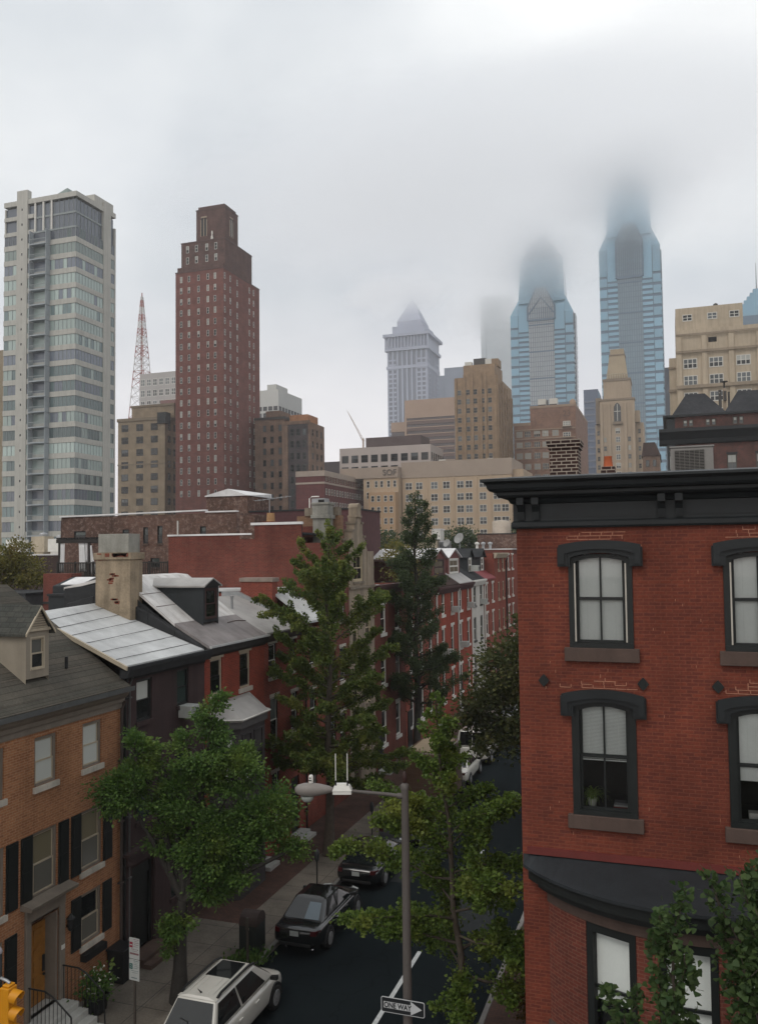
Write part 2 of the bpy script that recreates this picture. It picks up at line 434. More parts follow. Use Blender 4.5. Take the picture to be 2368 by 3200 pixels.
# ------------------------------------------------------------------ windows shared by the near houses
_wc = {}
def win_meshes(w, h, st):
    key = (round(w, 3), round(h, 3), tuple(sorted((k, getattr(v, 'name', v)) for k, v in st.items())))
    if key in _wc: return _wc[key]
    fwid = st.get('fw', .07); d0 = st.get('d0', .05); d1 = st.get('d1', .14); sw = st.get('sw', .04); out = {}
    mb = MB()
    mb.box(-w / 2, -w / 2 + fwid, d0, d1, 0, h); mb.box(w / 2 - fwid, w / 2, d0, d1, 0, h)
    mb.box(-w / 2 + fwid, w / 2 - fwid, d0, d1, h - fwid, h); mb.box(-w / 2 + fwid, w / 2 - fwid, d0 - .02, d1, 0, fwid * .8)
    iw0, iw1, z0, z1 = -w / 2 + fwid, w / 2 - fwid, fwid * .8, h - fwid
    if st.get('brickmold'):
        bmw = st['brickmold']
        mb.box(-w / 2 - bmw, -w / 2 - .002, -.03, .03, -.0, h + bmw); mb.box(w / 2 + .002, w / 2 + bmw, -.03, .03, 0, h + bmw); mb.box(-w / 2, w / 2, -.03, .03, h + .002, h + bmw)
    out['window'] = (mb.mesh('window_frame', [st['frame']]))
    # sashes: upper one further in than the lower
    zm = (z0 + z1) / 2
    mb = MB()
    for za, zb, y0 in ((z0, zm + .02, d0 + .015), (zm - .02, z1, d0 + .05)):
        y1 = y0 + .035
        mb.box(iw0, iw0 + sw, y0, y1, za, zb); mb.box(iw1 - sw, iw1, y0, y1, za, zb)
        mb.box(iw0 + sw, iw1 - sw, y0, y1, za, za + sw); mb.box(iw0 + sw, iw1 - sw, y0, y1, zb - sw, zb)
        nv = st.get('nv', 0)
        for k in range(nv):
            x = iw0 + (iw1 - iw0) * (k + 1) / (nv + 1); mb.box(x - .012, x + .012, y0 + .005, y1 - .003, za + sw, zb - sw)
        nh = st.get('nh', 0)
        for k in range(nh):
            z = za + (zb - za) * (k + 1) / (nh + 1); mb.box(iw0 + sw, iw1 - sw, y0 + .006, y1 - .004, z - .01, z + .01)
    out['sash'] = mb.mesh('sash', [st.get('sash', st['frame'])])
    mb = MB()
    if st.get('clear'):
        mb.quad((iw0, d1 - .03, zm), (iw1, d1 - .03, zm), (iw1, d1 - .03, z1), (iw0, d1 - .03, z1), 0)
        mb.quad((iw0, d0 + .03, z0), (iw1, d0 + .03, z0), (iw1, d0 + .03, zm), (iw0, d0 + .03, zm), 0)
        mats = [clear_glass('clear_glass')]
    else:
        up, lo = st.get('upper', GLASS_D), st.get('lower', GLASS_D)
        mb.quad((iw0, d1 - .03, zm), (iw1, d1 - .03, zm), (iw1, d1 - .03, z1), (iw0, d1 - .03, z1), 0)
        mb.quad((iw0, d0 + .03, z0), (iw1, d0 + .03, z0), (iw1, d0 + .03, zm), (iw0, d0 + .03, zm), 1)
        mats = [up, lo]
    out['pane'] = mb.mesh('pane', mats)
    if st.get('sill'):
        so = st.get('so', .06); sh = st.get('sh', .12)
        mb = MB().box(-w / 2 - so, w / 2 + so, -st.get('sp', .07), d0, -sh, -.001); out['sill'] = mb.mesh('sill', [st['sill']])
    if st.get('lintel'):
        lh = st.get('lh', .2)
        mb = MB().box(-w / 2 - .08, w / 2 + .08, -.025, .06, h + .002 + st.get('brickmold', 0), h + lh + st.get('brickmold', 0)); out['lintel'] = mb.mesh('lintel', [st['lintel']])
    if st.get('back'):
        mb = MB(); mb.quad((iw0, d1 + .25, z0), (iw1, d1 + .25, z0), (iw1, d1 + .25, z1), (iw0, d1 + .25, z1)); out['backing'] = mb.mesh('backing', [DARK_VOID])
    _wc[key] = out; return out

def window(root, x, z, w, h, st, y=0.0, rz=0.0, label=None):
    ms = win_meshes(w, h, st)
    o = place('window', ms['window'], root, (x, y, z), rz)
    for k in ('sash', 'pane', 'sill', 'lintel', 'backing'):
        if k in ms: place(k, ms[k], o)
    if label: o['label'] = label
    return o

def row_house(name, label, y0, cat='house', group=None):
    return thing(name, label, cat, (FACE_L, y0, 0), R(90), group)

def gable_body(mb, w, d, zt, ridge_y, ridge_z, ops, back_z=None, m=0, sides=True, depth=.14):
    """front wall with openings, side walls up to the roof line"""
    mb.wall(0, w, 0, zt, ops, m=m, depth=depth)
    bz = zt if back_z is None else back_z
    for x in (0, w):
        mb.poly([(x, 0, 0), (x, d, 0), (x, d, bz), (x, ridge_y, ridge_z), (x, 0, zt)], m)
    mb.quad((0, d, 0), (w, d, 0), (w, d, bz), (0, d, bz), m)

def roof_sheet(mb, x0, x1, prof, th=.09, m=0):
    top = list(prof); bot = [(y, z - th) for y, z in reversed(prof)]
    mb.prism(top + bot, 'x', x0, x1, m)

# brick colours
B_ORANGE = brick('orange_brick', (.41, .185, .088), (.31, .13, .064), (.42, .25, .15), stain=.28, ms=.011)
B_RED = brick('painted_red_brick', (.205, .05, .029), (.14, .037, .026), (.205, .064, .04), stain=.34, ms=.0105, rough=.75, patch=None, bump=.7)
B_REDROW = brick('red_row_brick', (.285, .064, .042), (.205, .05, .037), (.3, .115, .085), stain=.28, ms=.011)
B_REDTRIM = brick('bright_red_brick', (.32, .06, .038), (.24, .05, .034), (.31, .09, .055), stain=.22, ms=.011)
B_OLD = brick('old_soft_red_brick', (.185, .05, .037), (.135, .04, .032), (.17, .075, .058), stain=.35, ms=.011, patch=(.15, .075, .058), patch_amt=.3, pscale=2.6)
B_BROWN = brick('weathered_brown_brick', (.14, .07, .05), (.10, .055, .045), (.16, .11, .09), stain=.4, ms=.012, patch=(.30, .22, .19), patch_amt=.55, pscale=3.2)
B_TAN = brick('tan_brick', (.28, .17, .105), (.22, .13, .085), (.24, .16, .11), stain=.3)
B_DARKBR = brick('dark_brown_brick', (.075, .05, .046), (.065, .044, .042), (.06, .045, .04), stain=.25)
STUCCO_PURPLE = M('plum_stucco', (.052, .031, .031), .85, .12, 1.2, streak=.3, bump=.15, bscale=30)
ROOF_SHINGLE = shingle('brown_grey_shingle', (.105, .092, .075), (.068, .066, .055))
ROOF_SHINGLE_G = shingle('grey_green_shingle', (.085, .085, .075), (.06, .064, .058))
def silver(name, base, rust, amt=.6, sc=.8):
    m, nt, b = newmat(name)
    f = noise(nt, sc, 6, .68); s = noise(nt, 1.0, 5, stretch=(.4, 2.2, 1))
    c = mixcol(nt, ramp(nt, f, .35, .7), (*base, 1), scaled(base, .62))
    c = mixcol(nt, mixcol(nt, amt, (0, 0, 0, 1), ramp(nt, s, .48, .7)), c, (*rust, 1))
    nt.links.new(c, b.inputs['Base Color']); b.inputs['Roughness'].default_value = .6; b.inputs['Metallic'].default_value = .05
    bp = N(nt, 'ShaderNodeBump'); bp.inputs['Strength'].default_value = .3; bp.inputs['Distance'].default_value = .04
    nt.links.new(f, bp.inputs['Height']); nt.links.new(bp.outputs[0], b.inputs['Normal'])
    return m
ROOF_PALE = silver('pale_roof_coating', (.60, .61, .61), (.42, .42, .42), .3, .5)
ROOF_SILVER = silver('flaking_silver_roof', (.70, .68, .66), (.27, .23, .2), .7)
ROOF_DIRTY = silver('worn_purple_grey_roof', (.25, .225, .22), (.12, .1, .1), .6, 1.5)
ROOF_GREY = silver('grey_roof_coating', (.40, .385, .37), (.34, .32, .3), .4, .5)
ROOF_WHITE = silver('white_roof_coating', (.78, .77, .77), (.55, .55, .55), .4, .6)
TAR = M('black_roof_tar', (.02, .021, .023), .8, .3, 3)
ROOF_BLACK = M('dark_roofing', (.022, .026, .029), .75, .25, 2, bump=.2)

ST_ORANGE3 = dict(frame=PAINT_TAUPE, sash=PAINT_CREAM, fw=.09, sill=STONE_SILL, upper=GLASS_B, lower=GLASS_B, sh=.16)
ST_ORANGE2 = dict(frame=PAINT_TAUPE, sash=PAINT_CREAM, fw=.09, sill=STONE_SILL, upper=glassy('ochre_shade_behind_glass', (.16, .14, .09), .2, .2), lower=glassy('grey_shade_behind_glass', (.115, .11, .095), .15, .2), sh=.16)
ST_PLUM = dict(frame=PAINT_BLACK, sash=PAINT_BLACK, fw=.06, upper=GLASS_B, lower=GLASS_D, sill=STUCCO_PURPLE, sh=.14)
ST_PLUM2 = dict(frame=PAINT_BLACK, sash=PAINT_BLACK, fw=.06, upper=GLASS_G, lower=GLASS_G, sill=STUCCO_PURPLE, sh=.14)
ST_REDA = dict(frame=PAINT_CREAM, sash=IRON, fw=.09, upper=GLASS_D, lower=GLASS_D, sill=STONE_SILL, lintel=PAINT_CREAM, lh=.14, sh=.18, so=.1)
ST_REDB = dict(frame=PAINT_BLACK, sash=PAINT_WHITE, fw=.05, upper=GLASS_G, lower=GLASS_D, sill=STONE_SILL, lintel=STONE_SILL, lh=.16, sh=.14)
ST_FAR = dict(frame=PAINT_WHITE, sash=PAINT_WHITE, fw=.1, upper=GLASS_D, lower=GLASS_D, sill=PAINT_WHITE, lintel=PAINT_WHITE, lh=.2, sh=.2)
ST_FARC = dict(frame=PAINT_CREAM, sash=PAINT_CREAM, fw=.1, upper=GLASS_D, lower=GLASS_D, sill=PAINT_CREAM, sh=.2)
ST_FARD = dict(frame=PAINT_BLACK, sash=PAINT_WHITE, fw=.08, upper=GLASS_D, lower=GLASS_D, sill=PAINT_BLACK, sh=.16)

def downpipe(root, x, z0, z1, mat, y=-.09, r=.045):
    mb = MB().tube([(x, y, z0), (x, y, z1 - .3), (x, y - .12, z1)], r, 8)
    for z in np.arange(z0 + .8, z1 - .3, 1.9): mb.box(x - .08, x + .08, y - .05, .0, z, z + .05)
    return obj('downpipe', mb, mat, root)

def shutter(root, x, z, w, h):
    mb = MB().box(-w / 2, w / 2, -.045, -.005, 0, h)
    for a, b in ((.06, h * .47), (h * .53, h - .06)):
        mb.box(-w / 2 + .05, w / 2 - .05, -.06, -.046, a, b)
    return obj('shutter', mb, PAINT_BLACK, root, (x, 0, z))

# ------------------------------------------------------------------ 1 orange brick house on the left corner
h1 = row_house('brick_house', 'orange brick house with grey shingled roof, cream dormer and black shutters', 15.0)
W = 8.15
cs = [2.72, 4.74, 6.76]
ops = [(c - .45, c + .45, 6.86, 8.2) for c in cs] + [(c - .5, c + .5, 3.86, 5.62) for c in cs]
ops += [(6.76 - .48, 6.76 + .48, 1.72, 3.2), (2.72 - .48, 2.72 + .48, 1.72, 3.2), (4.74 - .58, 4.74 + .58, .68, 3.2)]
mb = MB(); gable_body(mb, W, 9.6, 8.9, 4.6, 12.05, ops)
obj('wall', mb, B_ORANGE, h1)
mb = MB(); roof_sheet(mb, -.1, W + .06, [(-.36, 9.06), (4.6, 12.28), (9.7, 8.95)], .1)
rf = obj('roof', mb, ROOF_SHINGLE, h1)
mb = MB(); mb.tube([(6.5, .75, 9.8), (6.5, .75, 10.15)], .05, 8); obj('vent_pipe', mb, IRON, rf)
mb = MB(); mb.prism([(-.02, 8.56), (-.14, 8.56), (-.16, 8.68), (-.28, 8.78), (-.34, 8.9), (-.34, 8.98), (-.02, 8.98)], 'x', -.1, W + .02)
mb.box(-.1, W + .01, -.06, -.021, 8.36, 8.56)
obj('cornice', mb, PAINT_TAUPE, h1)
mb = MB(); mb.prism([(-.34, 8.93), (-.5, 8.93), (-.52, 9.07), (-.5, 9.07), (-.48, 8.96), (-.36, 8.96), (-.36, 9.05), (-.34, 9.05)], 'x', -.1, W + .06)
obj('gutter', mb, M('lead_grey_gutter', (.10, .105, .105), .6, .15, 3), h1)
for c in cs:
    window(h1, c, 6.86, .9, 1.34, ST_ORANGE3); window(h1, c, 3.86, 1.0, 1.76, ST_ORANGE2)
    shutter(h1, c - .74, 3.86, .42, 1.76); shutter(h1, c + .74, 3.86, .42, 1.76)
for c in (2.72, 6.76):
    window(h1, c, 1.72, .96, 1.48, dict(ST_ORANGE2, upper=GLASS_D))
    shutter(h1, c - .72, 1.72, .42, 1.5); shutter(h1, c + .72, 1.72, .42, 1.5)
    mb = MB().box(c - .5, c + .5, -.2, -.0, 1.3, 1.5); obj('window_box', mb, IRON, h1)
# doorway: surround, canopy, deep reveal, oak door
dx = 4.74
mb = MB(); mb.box(dx - .78, dx - .58, -.07, .03, .5, 3.3); mb.box(dx + .58, dx + .78, -.07, .03, .5, 3.3)
mb.box(dx - .78, dx + .78, -.08, .03, 3.3, 3.72); mb.box(dx - .58, dx + .58, .0, .03, 3.2, 3.3)
mb.prism([(.0, 3.72), (-.36, 3.72), (-.4, 3.82), (0, 3.9)], 'x', dx - .95, dx + .95)
mb.box(dx - .58, dx - .52, .03, .46, .68, 3.2); mb.box(dx + .52, dx + .58, .03, .46, .68, 3.2)
ds = obj('door_surround', mb, PAINT_TAUPE, h1, bevel=.012)
mb = MB(); mb.box(dx - .52, dx + .52, .42, .47, .68, 2.9)
for xa in (-.4, .05):
    for za, zb in ((.85, 1.45), (1.6, 2.2), (2.32, 2.75)): mb.box(dx + xa, dx + xa + .35, .4, .421, za, zb)
dr = obj('door', mb, M('oak_door', (.30, .135, .03), .5, .2, 6), h1)
mb = MB().box(dx + .38, dx + .46, .37, .4, 1.5, 1.95); mb.lathe([(.0, 0), (.035, 0), (.035, .05), (0, .06)], (dx + .42, .34, 1.42), 10, axis='y'); obj('handle', mb, IRON, dr)
mb = MB().quad((dx - .5, .44, 2.92), (dx + .5, .44, 2.92), (dx + .5, .44, 3.18), (dx - .5, .44, 3.18)); obj('fanlight', mb, GLASS_D, h1)
MARBLE = M('white_marble_step', (.42, .42, .40), .6, .15, 3)
mb = MB(); mb.box(dx - .72, dx + .72, -.62, .42, .1, .68)
for k in range(3): mb.box(dx - .72, dx + .72, -.62 - .3 * (k + 1), -.62 - .3 * k, .1, .68 - .17 * (k + 1) + .02)
obj('front_steps', mb, MARBLE, h1, bevel=.015)
for s in (-1, 1):
    x = dx + s * .68; mb = MB()
    rail = [(x, -.05, 1.6), (x, -.6, 1.6), (x, -.85, 1.5), (x, -1.45, 1.06)]
    mb.tube(rail, .022, 8); mb.tube([(x, -1.45, 1.06), (x, -1.5, .15)], .022, 8)
    for y in np.arange(-.1, -1.4, -.13):
        zt = 1.6 if y > -.6 else 1.6 - (-.6 - y) * .62
        zb = .68 if y > -.62 else max(.17, .68 - .17 * (int((-.62 - y) / .3) + 1) + .02)
        mb.tube([(x, y, zb), (x, y, zt)], .009, 6)
    obj('railing', mb, IRON, h1)
mb = MB(); mb.box(dx + .9, dx + .96, -.12, 0, 2.55, 2.62)
mb.lathe([(.02, 0), (.07, .03), (.1, .1), (.11, .32), (.13, .36), (.05, .45), (.02, .5)], (dx + .93, -.14, 2.45), 6, smooth=False)
obj('wall_lantern', mb, IRON, h1)
mb = MB().box(dx + .55, dx + .60, -.02, .02, 0, 0); mb = MB().box(.0, .14, -.015, .0, 0, .12); obj('letter_plate', mb, PAINT_WHITE, h1, (dx + .61, -.07, 2.05))
# house number plate: three white digits
def text_obj(name, body, size, mat, parent, loc, rot, extrude=.004, align='CENTER', sx=1.0, off=0.0):
    cu = bpy.data.curves.new(name, 'FONT'); cu.body = body; cu.size = size; cu.extrude = extrude; cu.offset = off; cu.align_x = align; cu.align_y = 'CENTER'
    cu.materials.append(mat)
    o = bpy.data.objects.new(name, cu); link(o); o.parent = parent; o.location = loc; o.rotation_euler = rot; o.scale = (sx, 1, 1)
    dg = bpy.context.evaluated_depsgraph_get(); me = bpy.data.meshes.new_from_object(o.evaluated_get(dg))
    o2 = bpy.data.objects.new(name, me); link(o2); o2.parent = parent; o2.location = loc; o2.rotation_euler = rot; o2.scale = (sx, 1, 1)
    bpy.data.objects.remove(o)
    return o2
mb = MB().box(3.46, 3.72, -.02, 0, 1.62, 1.76); obj('number_plate', mb, PAINT_TAUPE, h1)
# dormer
DORMER = M('dormer_siding', (.27, .235, .185), .7, .08, 2, streak=.15)
def dormer(root, x0, x1, y0, y1, z0, zw, zr, mats, win, roofmat, over=.1, name='dormer'):
    """front face at y0, roof ridge running back to y1"""
    d = MB(); xm = (x0 + x1) / 2
    a = win
    d.wall(x0, x1, z0, zw, [a], y=y0, depth=.08)
    d.poly([(x0, y0, zw), (x1, y0, zw), (xm, y0, zr)])
    for x in (x0, x1): d.quad((x, y0, z0 - .3), (x, y1, z0 - .3), (x, y1, zw), (x, y0, zw))
    d.quad((x0, y1, z0 - .3), (x1, y1, z0 - .3), (x1, y1, zw), (x0, y1, zw))
    o = obj(name, d, mats, root)
    r = MB(); o2 = over
    k = (zr - zw) / (xm - x0)
    for s in (-1, 1):
        xe = xm + s * (xm - x0 + o2); ze = zr - k * (xm - x0 + o2)
        r.hexa([(xm, y0 - o2, zr), (xe, y0 - o2, ze), (xe, y1, ze), (xm, y1, zr)], [(xm, y0 - o2, zr + .07), (xe, y0 - o2, ze + .07), (xe, y1, ze + .07), (xm, y1, zr + .07)])
    obj('dormer_roof', r, roofmat, o)
    return o
DX0, DX1 = 4.5, 5.43
d1 = dormer(h1, DX0, DX1, .5, 4.2, 9.75, 11.12, 11.75, DORMER, (DX0 + .17, DX1 - .17, 9.98, 10.92), ROOF_SHINGLE_G, .12)
mb = MB()
for k in range(7):
    z = 11.17 + k * .068; hw = (11.72 - z) / .63 * .4
    if hw > .03: mb.box(DX0 + .465 - hw, DX0 + .465 + hw, .455, .498, z, z + .03)
obj('gable_vent', mb, PAINT_CREAM, d1)
mb = MB()
for s in (-1, 1):
    mb.hexa([(4.965, .36, 11.72), (4.965 + s * .6, .36, 10.96), (4.965 + s * .6, .4, 10.96), (4.965, .4, 11.72)], [(4.965, .36, 11.8), (4.965 + s * .6, .36, 11.04), (4.965 + s * .6, .4, 11.04), (4.965, .4, 11.8)])
mb.box(DX0 - .02, DX1 + .02, .44, .497, 11.08, 11.16)
obj('bargeboard', mb, PAINT_CREAM, d1)
window(d1, (DX0 + DX1) / 2, 9.98, DX1 - DX0 - .34, .94, dict(frame=PAINT_CREAM, sash=PAINT_CREAM, fw=.05, d0=.0, d1=.09, upper=glassy('grey_curtain_behind_glass', (.10, .10, .09), .12, .2), lower=GLASS_D), y=.5)
downpipe(h1, W - .05, .2, 8.6, M('copper_brown_pipe', (.07, .055, .05), .5, .2, 3))

# ------------------------------------------------------------------ 2 plum stuccoed house with pale flat roof
h2 = row_house('stucco_house', 'dark plum stucco house under a pale seamed roof with tall stained chimney', 23.15)
W = 5.15
ops = [(.86, 1.74, 7.72, 9.1), (3.28, 4.06, 7.84, 9.12), (.86, 1.74, 4.5, 6.2), (3.2, 4.1, 4.5, 6.2), (2.9, 4.2, 1.3, 3.3), (.55, 1.75, .4, 3.1)]
mb = MB(); gable_body(mb, W, 6.4, 9.3, 4.6, 11.2, ops, 11.0); obj('wall', mb, STUCCO_PURPLE, h2)
mb = MB()
# gently sloped coating sheet; its left edge sits a little lower than its right one
mb.hexa([(-.02, -.25, 9.56), (W - .1, -.05, 9.56), (W - .1, 4.75, 11.25), (-.02, 3.3, 11.12)], [(-.02, -.25, 9.7), (W - .1, -.05, 9.66), (W - .1, 4.75, 11.35), (-.02, 3.3, 11.24)])
mb.hexa([(-.02, 3.3, 11.12), (W - .1, 4.75, 11.25), (W - .1, 6.5, 11.0), (-.02, 6.5, 10.8)], [(-.02, 3.3, 11.24), (W - .1, 4.75, 11.35), (W - .1, 6.5, 11.12), (-.02, 6.5, 10.92)])
rf = obj('roof', mb, ROOF_PALE, h2)
mb = MB()
for k, t in enumerate((.12, .27, .44, .6, .75, .9)):
    ya, za = -.25 + 3.55 * t, 9.705 + 1.54 * t; yb, zb = -.05 + 4.8 * t, 9.665 + 1.69 * t
    pts = []
    for q in range(11):
        f = q / 10; wob = rnd.uniform(-.02, .02)
        pts.append((f * (W - .15), ya + (yb - ya) * f + wob, za + (zb - za) * f - .002))
    mb.tube(pts, .009, 5)
obj('roof_seam', mb, TAR, rf)
mb = MB(); mb.prism([(-.28, 9.3), (-.36, 9.55), (-.36, 9.66), (-.27, 9.66), (-.27, 9.56), (.0, 9.56), (.0, 9.3)], 'x', -.04, W); mb.box(0, W, -.05, -.001, 9.18, 9.3)
obj('gutter', mb, TAR, h2)
mb = MB(); mb.hexa([(-.1, -.3, 9.55), (-.02, -.3, 9.55), (-.02, 3.3, 11.1), (-.1, 3.3, 11.1)], [(-.1, -.3, 9.68), (-.02, -.3, 9.68), (-.02, 3.3, 11.24), (-.1, 3.3, 11.24)])
obj('edge_trim', mb, PAINT_CREAM, h2)
# party wall parapet between this house and the next
mb = MB()
pl = [(.0, 9.6), (.2, 9.8), (1.2, 10.32), (2.4, 10.98), (3.4, 11.4), (4.9, 11.62), (6.2, 11.3)]
for (ya, za), (yb, zb) in zip(pl, pl[1:]):
    mb.hexa([(W - .12, ya, za - .5), (W + .12, ya, za - .5), (W + .12, yb, zb - .5), (W - .12, yb, zb - .5)], [(W - .12, ya, za), (W + .12, ya, za + .05), (W + .12, yb, zb + .05), (W - .12, yb, zb)])
obj('party_wall', mb, TAR, h2, bevel=.03)
window(h2, 1.3, 7.72, .88, 1.38, ST_PLUM); window(h2, 3.67, 7.84, .78, 1.28, ST_PLUM2)
window(h2, 1.3, 4.5, .88, 1.7, ST_PLUM2); window(h2, 3.65, 4.5, .9, 1.7, ST_PLUM2); window(h2, 3.55, 1.3, 1.3, 2.0, ST_PLUM2)
mb = MB(); mb.box(.65, 1.65, .1, .14, .4, 2.7); mb.box(.55, .65, .02, .14, .4, 3.1); mb.box(1.65, 1.75, .02, .14, .4, 3.1); mb.box(.65, 1.65, .05, .14, 2.7, 3.1)
obj('door', mb, PAINT_BLACK, h2)
mb = MB(); mb.box(.2, .5, -.1, -.001, .15, 3.3); mb.box(1.8, 2.1, -.1, -.001, .15, 3.3); mb.box(.15, 2.15, -.2, -.001, 3.3, 3.62); mb.box(.05, 2.25, -.3, -.001, 3.62, 3.74)
obj('door_surround', mb, STUCCO_PURPLE, h2, bevel=.015)
mb = MB(); mb.box(.4, 1.9, -.6, .1, .147, .4); mb.box(.4, 1.9, -.9, -.6, .147, .28); obj('front_steps', mb, BROWNSTONE, h2)
downpipe(h2, .12, .2, 9.3, IRON); downpipe(h2, .36, .2, 9.3, M('old_grey_pipe', (.1, .1, .1), .5, .2, 3), r=.035)
# chimney: stained stucco shaft with exposed brick and a concrete upper block
CH_ST = M('stained_chimney_stucco', (.29, .23, .16), .9, .3, 1.6, streak=.45, bump=.4, bscale=12)
CH_TOP = M('chimney_concrete', (.27, .265, .235), .9, .2, 2, streak=.35, bump=.3, bscale=20)
mb = MB(); mb.box(4.68, 5.5, 2.95, 4.55, 10.2, 13.05)
ch = obj('chimney', mb, CH_ST, h2, bevel=.03)
mb = MB(); mb.box(4.62, 5.56, 2.89, 4.61, 13.05, 13.32); obj('chimney_band', mb, CH_ST, ch, bevel=.02)
mb = MB()
for (x, z, n) in ((.25, 12.35, 5), (.5, 12.2, 4), (.2, 11.4, 6), (.75, 13.1, 5), (.4, 13.2, 6)):
    for k in range(n):
        xx, z2 = 2.95 + x + .35 + rnd.uniform(-.1, .18), z + rnd.uniform(-.12, .12)
        mb.box(4.672, 4.69, xx, xx + .2, z2, z2 + .06)
for k in range(12):
    xx = 3.0 + rnd.uniform(0, 1.4); mb.box(4.612, 4.63, xx, xx + .2, 13.22 + rnd.uniform(-.08, .06), 13.3)
obj('exposed_brick', mb, brick('raw_chimney_brick', (.28, .07, .04), (.2, .06, .04), (.2, .12, .09)), ch)
mb = MB(); mb.box(4.72, 5.46, 3.05, 4.45, 13.32, 14.05); obj('chimney_block', mb, CH_TOP, ch, bevel=.02)

# ------------------------------------------------------------------ 3 red house with bay and big dormer
h3 = row_house('brick_house', 'red brick house with flaking silver roof, dark dormer and projecting bay', 28.31)
W = 4.93
ops = [(.42, 1.34, 7.82, 9.2), (2.76, 3.68, 7.74, 9.2), (3.9, 4.7, 1.0, 3.2)]
mb = MB(); gable_body(mb, W, 6.4, 9.5, 4.0, 12.2, ops, 11.9, m=1); mb.mi = [1 if i >= len(mb.mi) - 3 else 0 for i in range(len(mb.mi))]; obj('wall', mb, [B_REDTRIM, TAR], h3)
mb = MB(); roof_sheet(mb, .1, W - .02, [(1.35, 10.58), (3.75, 12.35), (4.3, 12.4), (6.5, 11.95)], .12)
rf = obj('roof', mb, ROOF_SILVER, h3)
mb = MB(); roof_sheet(mb, .1, W - .02, [(-.2, 9.72), (1.35, 10.585)], .12); obj('roof_apron', mb, ROOF_DIRTY, rf)
mb = MB()
for t in (.35, .62): mb.tube([(.12, 1.35 + 2.4 * t, 10.58 + 1.77 * t + .005), (1.6, 1.35 + 2.4 * t + .04, 10.58 + 1.77 * t + .02), (2.6, 1.35 + 2.4 * t, 10.58 + 1.77 * t + .005)], .018, 5)
mb.tube([(3.4, .9, 10.36), (4.2, .95, 10.38), (4.9, .85, 10.33)], .016, 5)
obj('roof_seam', mb, M('seam_rust', (.12, .09, .08), .8, .2, 3), rf)
mb = MB(); mb.prism([(-.05, 9.3), (-.2, 9.42), (-.24, 9.62), (-.24, 9.66), (.0, 9.66), (.0, 9.3)], 'x', .0, W); obj('cornice', mb, M('peeling_black_cornice', (.03, .028, .027), .8, .6, 6), h3)
mb = MB(); mb.prism([(-.25, 9.66), (-.33, 9.68), (-.33, 9.76), (-.2, 9.74)], 'x', .0, W); obj('gutter', mb, ROOF_PALE, h3)
window(h3, .88, 7.82, .92, 1.38, ST_REDA); window(h3, 3.22, 7.74, .92, 1.46, ST_REDA); 
d3 = dormer(h3, 1.55, 2.72, .95, 3.7, 10.5, 11.95, 12.2, ROOF_BLACK, (1.67, 2.6, 10.62, 11.85), ROOF_GREY, .12)
window(d3, 2.135, 10.62, .93, 1.23, dict(frame=M('dormer_brown', (.06, .028, .025), .7, .2, 4), fw=.07, d0=-.01, d1=.08, upper=GLASS_D, lower=GLASS_D), y=.95)
mb = MB(); mb.poly([(1.5, .83, 11.94), (2.77, .83, 11.94), (2.135, .83, 12.22)]); obj('pediment', mb, IRON, d3)
# bay window tower with pale lead roof
BAYD = M('purple_grey_bay_paint', (.052, .046, .048), .7, .2, 2)
bx = [(.35, 0), (.9, -1.0), (3.0, -1.0), (3.75, -.0)]
mb = MB(); mb.prism(bx, 'z', .15, 6.75)
bay = obj('bay', mb, BAYD, h3)
mb = MB(); e = [(.2, 0), (.82, -1.14), (3.1, -1.14), (3.95, 0)]
mb.add([(x, y, 6.9) for x, y in e] + [(x * .8 + .42, y * .3, 7.5) for x, y in e], [(0, 1, 5, 4), (1, 2, 6, 5), (2, 3, 7, 6), (4, 5, 6, 7)], 0)
mb.prism(e, 'z', 6.82, 6.9); 
br = obj('bay_roof', mb, ROOF_GREY, bay)
mb = MB(); mb.prism([(.24, -.01), (.84, -1.1), (3.07, -1.1), (3.9, -.01)], 'z', 6.55, 6.82); obj('bay_cornice', mb, M('bay_cornice_grey', (.09, .085, .085), .7, .2, 3), bay)
mb = MB(); mb.tube([(.15, -.02, 6.93), (.8, -1.19, 6.9), (3.12, -1.19, 6.9), (4.02, -.02, 6.93)], .035, 6); obj('bay_gutter', mb, PAINT_WHITE, bay)
sB = dict(frame=BAYD, sash=IRON, fw=.06, d0=-.04, d1=.05, upper=GLASS_B, lower=GLASS_B)
sB2 = dict(sB, upper=GLASS_D, lower=GLASS_G)
for z in (4.5, 1.2):
    window(bay, 1.45, z, .74, 1.8, sB, y=-1.01); window(bay, 2.4, z, .74, 1.8, sB2, y=-1.01)
    window(bay, .605, z, .7, 1.8, sB, y=-.525, rz=-math.atan2(1, .55)); window(bay, 3.395, z, .75, 1.8, sB2, y=-.505, rz=math.atan2(1, .75))
mb = MB().box(3.98, 4.62, .06, .13, .4, 3.1); obj('door', mb, PAINT_BLACK, h3)
mb = MB(); mb.box(3.85, 4.75, -.5, .06, .147, .42); mb.box(3.85, 4.75, -.8, -.5, .147, .3); obj('front_steps', mb, MARBLE, h3)

